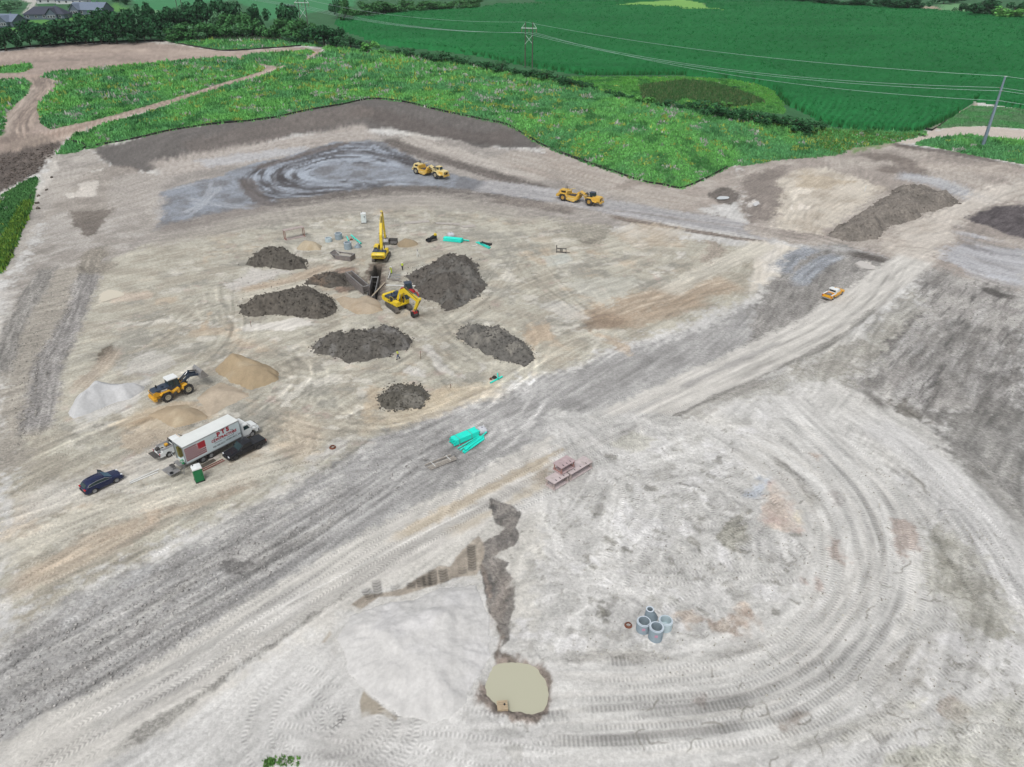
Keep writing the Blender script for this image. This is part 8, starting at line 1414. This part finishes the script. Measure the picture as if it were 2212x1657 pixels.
for lb, q, h in (('thin survey stake right of the walking worker', kb([(1421,292)])[0], 1.6), ('thin survey stake left of the long soil pile', ka([(2168,450)])[0], 1.3), ('thin dark stake right of the small low soil pile', kb([(1680,548)])[0], 0.9), ('white marker stake on the tan ground inside the berm', k7([(925,540)])[0], 2.0)): b = on(q); o = thing('survey_stake', lb, 'stake', tuple(b), 0.3); part('stake', WPOLE if 'white' in lb else WOOD, o, ('box', (0, 0, h/2-0.1), (0.09 if 'white' not in lb else 0.3, 0.06, h))); part('ribbon', PINKP, o, ('box', (0.06, 0, h-0.25), (0.12, 0.02, 0.14)))
pw = on(kh([(1255,1290)])[0]); o = thing('pump_crate', 'small tan wooden crate floating at the pond edge', 'crate', (pw[0], pw[1], -0.5), 0.1); cw_ = mat('crate_wood', C(186,168,140), 0.8, var=0.15, scale=4)
for i in range(4): part('plank', cw_, o, ('box', (0, -0.36+0.24*i, 0.62), (1.0, 0.21, 0.05)))
for y in (-0.46, 0.46): part('side', cw_, o, ('box', (0, y, 0.3), (1.0, 0.05, 0.6)))
for x in (-0.46, 0.46): part('side', cw_, o, ('box', (x, 0, 0.3), (0.05, 0.87, 0.6)))
part('hose_inlet', BLK, o, ('tube', [(0.2, 0, 0.64), (0.2, 0, 0.72)], 0.1, 10))
# people
SKIN = mat('skin', C(196,150,124), 0.6, var=0.05); VIS = mat('hi_vis', C(206,240,52), 0.6, var=0.05); DENIM = mat('denim', C(74,92,124), 0.8, var=0.1); DTRS = mat('dark_trousers', C(62,62,66), 0.8, var=0.1); HATW = mat('hard_hat_white', C(232,232,228), 0.35, var=0.03); BOOT = mat('boot', C(60,50,42), 0.8)
def skin_mesh(name, verts, edges, m, parent, root=0, sub=1):
    me = bpy.data.meshes.new(name); me.from_pydata([v[:3] for v in verts], edges, []); o = bpy.data.objects.new(name, me); COL.objects.link(o); md = o.modifiers.new('s', 'SKIN'); sv = me.skin_vertices[0].data
    for i, v in enumerate(verts): sv[i].radius = (v[3], v[4] if len(v) > 4 else v[3]); sv[i].use_root = (i == root)
    o.modifiers.new('d', 'SUBSURF').levels = sub; dg = bpy.context.evaluated_depsgraph_get(); dg.update(); ev = bpy.data.meshes.new_from_object(o.evaluated_get(dg)); ev.materials.clear(); ev.materials.append(m); ev.name = name
    bpy.data.objects.remove(o); ev.polygons.foreach_set('use_smooth', np.ones(len(ev.polygons), bool)); return link(bpy.data.objects.new(name, ev), parent)
def person(label, px, rz, stride, armL, armR, trs, lean=0.0, hat=HATW):
    b = on(px, 0.02); o = thing('person', label, 'person', tuple(b), rz); s = stride; sh = (lean, 0.0)
    J = dict(pelvis=(0, 0, 0.95), waist=(lean*0.35, 0, 1.12), chest=(lean*0.8, 0, 1.36), neck=(lean*1.1, 0, 1.52), head=(lean*1.25+0.02, 0, 1.66), crown=(lean*1.3+0.02, 0, 1.77))
    hipL, hipR = (0, 0.1, 0.9), (0, -0.1, 0.9); kL, kR = (s*0.55+0.04, 0.1, 0.5), (-s*0.4+0.04, -0.1, 0.5); fL, fR = (s*0.9-0.03, 0.11, 0.09), (-s*0.95-0.03, -0.11, 0.09+0.1*abs(s)*0.5); tL, tR = (fL[0]+0.17, 0.12, 0.05), (fR[0]+0.17, -0.12, 0.05)
    shL, shR = (lean*0.95, 0.2, 1.43), (lean*0.95, -0.2, 1.43)
    def arm(sh_, a): e = (sh_[0]+a[0], sh_[1]+a[1], sh_[2]+a[2]); w = (e[0]+a[3], e[1]+a[4], e[2]+a[5]); return e, w, (w[0]+a[3]*0.35, w[1]+a[4]*0.35, w[2]+a[5]*0.35)
    eL, wL, gL = arm(shL, armL); eR, wR, gR = arm(shR, armR)
    V = [(*J['pelvis'], 0.14, 0.11), (*J['waist'], 0.14, 0.1), (*J['chest'], 0.16, 0.11), (*J['neck'], 0.055), (*J['head'], 0.085, 0.1), (*J['crown'], 0.06, 0.07), (*hipL, 0.09), (*kL, 0.065), (*fL, 0.045), (*tL, 0.035), (*hipR, 0.09), (*kR, 0.065), (*fR, 0.045), (*tR, 0.035), (*shL, 0.065), (*eL, 0.048), (*wL, 0.033), (*gL, 0.035), (*shR, 0.065), (*eR, 0.048), (*wR, 0.033), (*gR, 0.035)]
    E = [(0, 1), (1, 2), (2, 3), (3, 4), (4, 5), (0, 6), (6, 7), (7, 8), (8, 9), (0, 10), (10, 11), (11, 12), (12, 13), (2, 14), (14, 15), (15, 16), (16, 17), (2, 18), (18, 19), (19, 20), (20, 21)]
    body = skin_mesh('body', V, E, SKIN, o)
    k = 1.16; up = lambda *a: [(*p, r*k+0.012, (r2 if r2 else r)*k+0.012) for p, r, r2 in a]
    mL = tuple((np.array(shL)+np.array(eL))/2); mR = tuple((np.array(shR)+np.array(eR))/2)
    skin_mesh('shirt', up((J['pelvis'], 0.14, 0.11), (J['waist'], 0.14, 0.1), (J['chest'], 0.16, 0.11), ((lean*1.0, 0, 1.47), 0.08, None), (shL, 0.07, None), (mL, 0.06, None), (shR, 0.07, None), (mR, 0.06, None)), [(0, 1), (1, 2), (2, 3), (2, 4), (4, 5), (2, 6), (6, 7)], VIS, body)
    skin_mesh('trousers', up((J['pelvis'], 0.135, 0.1), (hipL, 0.09, None), (kL, 0.068, None), (fL, 0.056, None), (hipR, 0.09, None), (kR, 0.068, None), (fR, 0.056, None)), [(0, 1), (1, 2), (2, 3), (0, 4), (4, 5), (5, 6)], trs, body)
    h = J['crown']; ht = part('hard_hat', hat, body, ('lathe', [(0, 0.11), (0.07, 0.1), (0.12, 0.05), (0.135, -0.02), (0.17, -0.03), (0.17, -0.04), (0.12, -0.03), (0, -0.03)], 16, Matrix.Translation((h[0], h[1], h[2]))), smooth=True)
    for q in (fL, fR): part('boot', BOOT, body, ('box', (q[0]+0.06, q[1], 0.06), (0.28, 0.12, 0.12)), bevel=0.02)
    for q in (0.035, -0.035): part('eye', BLK, body, ('box', (J['head'][0]+0.1, q, 1.67), (0.012, 0.02, 0.012)))
    part('nose', SKIN, body, ('box', (J['head'][0]+0.105, 0, 1.635), (0.03, 0.025, 0.04)), bevel=0.006)
    return o
person('worker in hi-vis shirt and jeans walking below the middle soil pile', kb([(1228,296)])[0], math.radians(-150), 0.34, (0.12, 0.05, -0.25, 0.18, 0.0, -0.16), (-0.14, -0.05, -0.25, 0.05, -0.02, -0.24), DENIM, 0.06, mat('cap_dark', C(60,56,52), 0.8))
person('worker in hi-vis shirt and dark trousers walking away beside the largest pile', kx2([(1438,170)])[0], math.radians(80), 0.2, (0.02, 0.08, -0.27, 0.1, 0.02, -0.22), (-0.04, -0.08, -0.27, 0.08, -0.02, -0.22), DTRS, 0.05)
person('worker in hi-vis shirt leaning over the trench edge by the shoring rails', kx2([(1197,252)])[0], math.radians(-110), 0.1, (0.2, 0.04, -0.2, 0.1, 0.0, -0.24), (0.2, -0.04, -0.2, 0.1, 0.0, -0.24), VIS, 0.22)
# ================================================================== HAZE: thin pale air round the camera and everything in view
hb = MB().box((0, 1250, 60), (9000, 5400, 330)).build('haze', mat('unused_shell', (0.8, 0.8, 0.8)))
hm_ = bpy.data.materials.new('haze_air'); hm_.use_nodes = True; hn = hm_.node_tree.nodes; hn.clear()
pv = hn.new('ShaderNodeVolumePrincipled'); pv.inputs['Color'].default_value = (0.86, 0.93, 1.0, 1); pv.inputs['Density'].default_value = 0.00005; ho = hn.new('ShaderNodeOutputMaterial'); hm_.node_tree.links.new(pv.outputs[0], ho.inputs['Volume'])
hb.data.materials.clear(); hb.data.materials.append(hm_); tag(hb, kind='stuff')
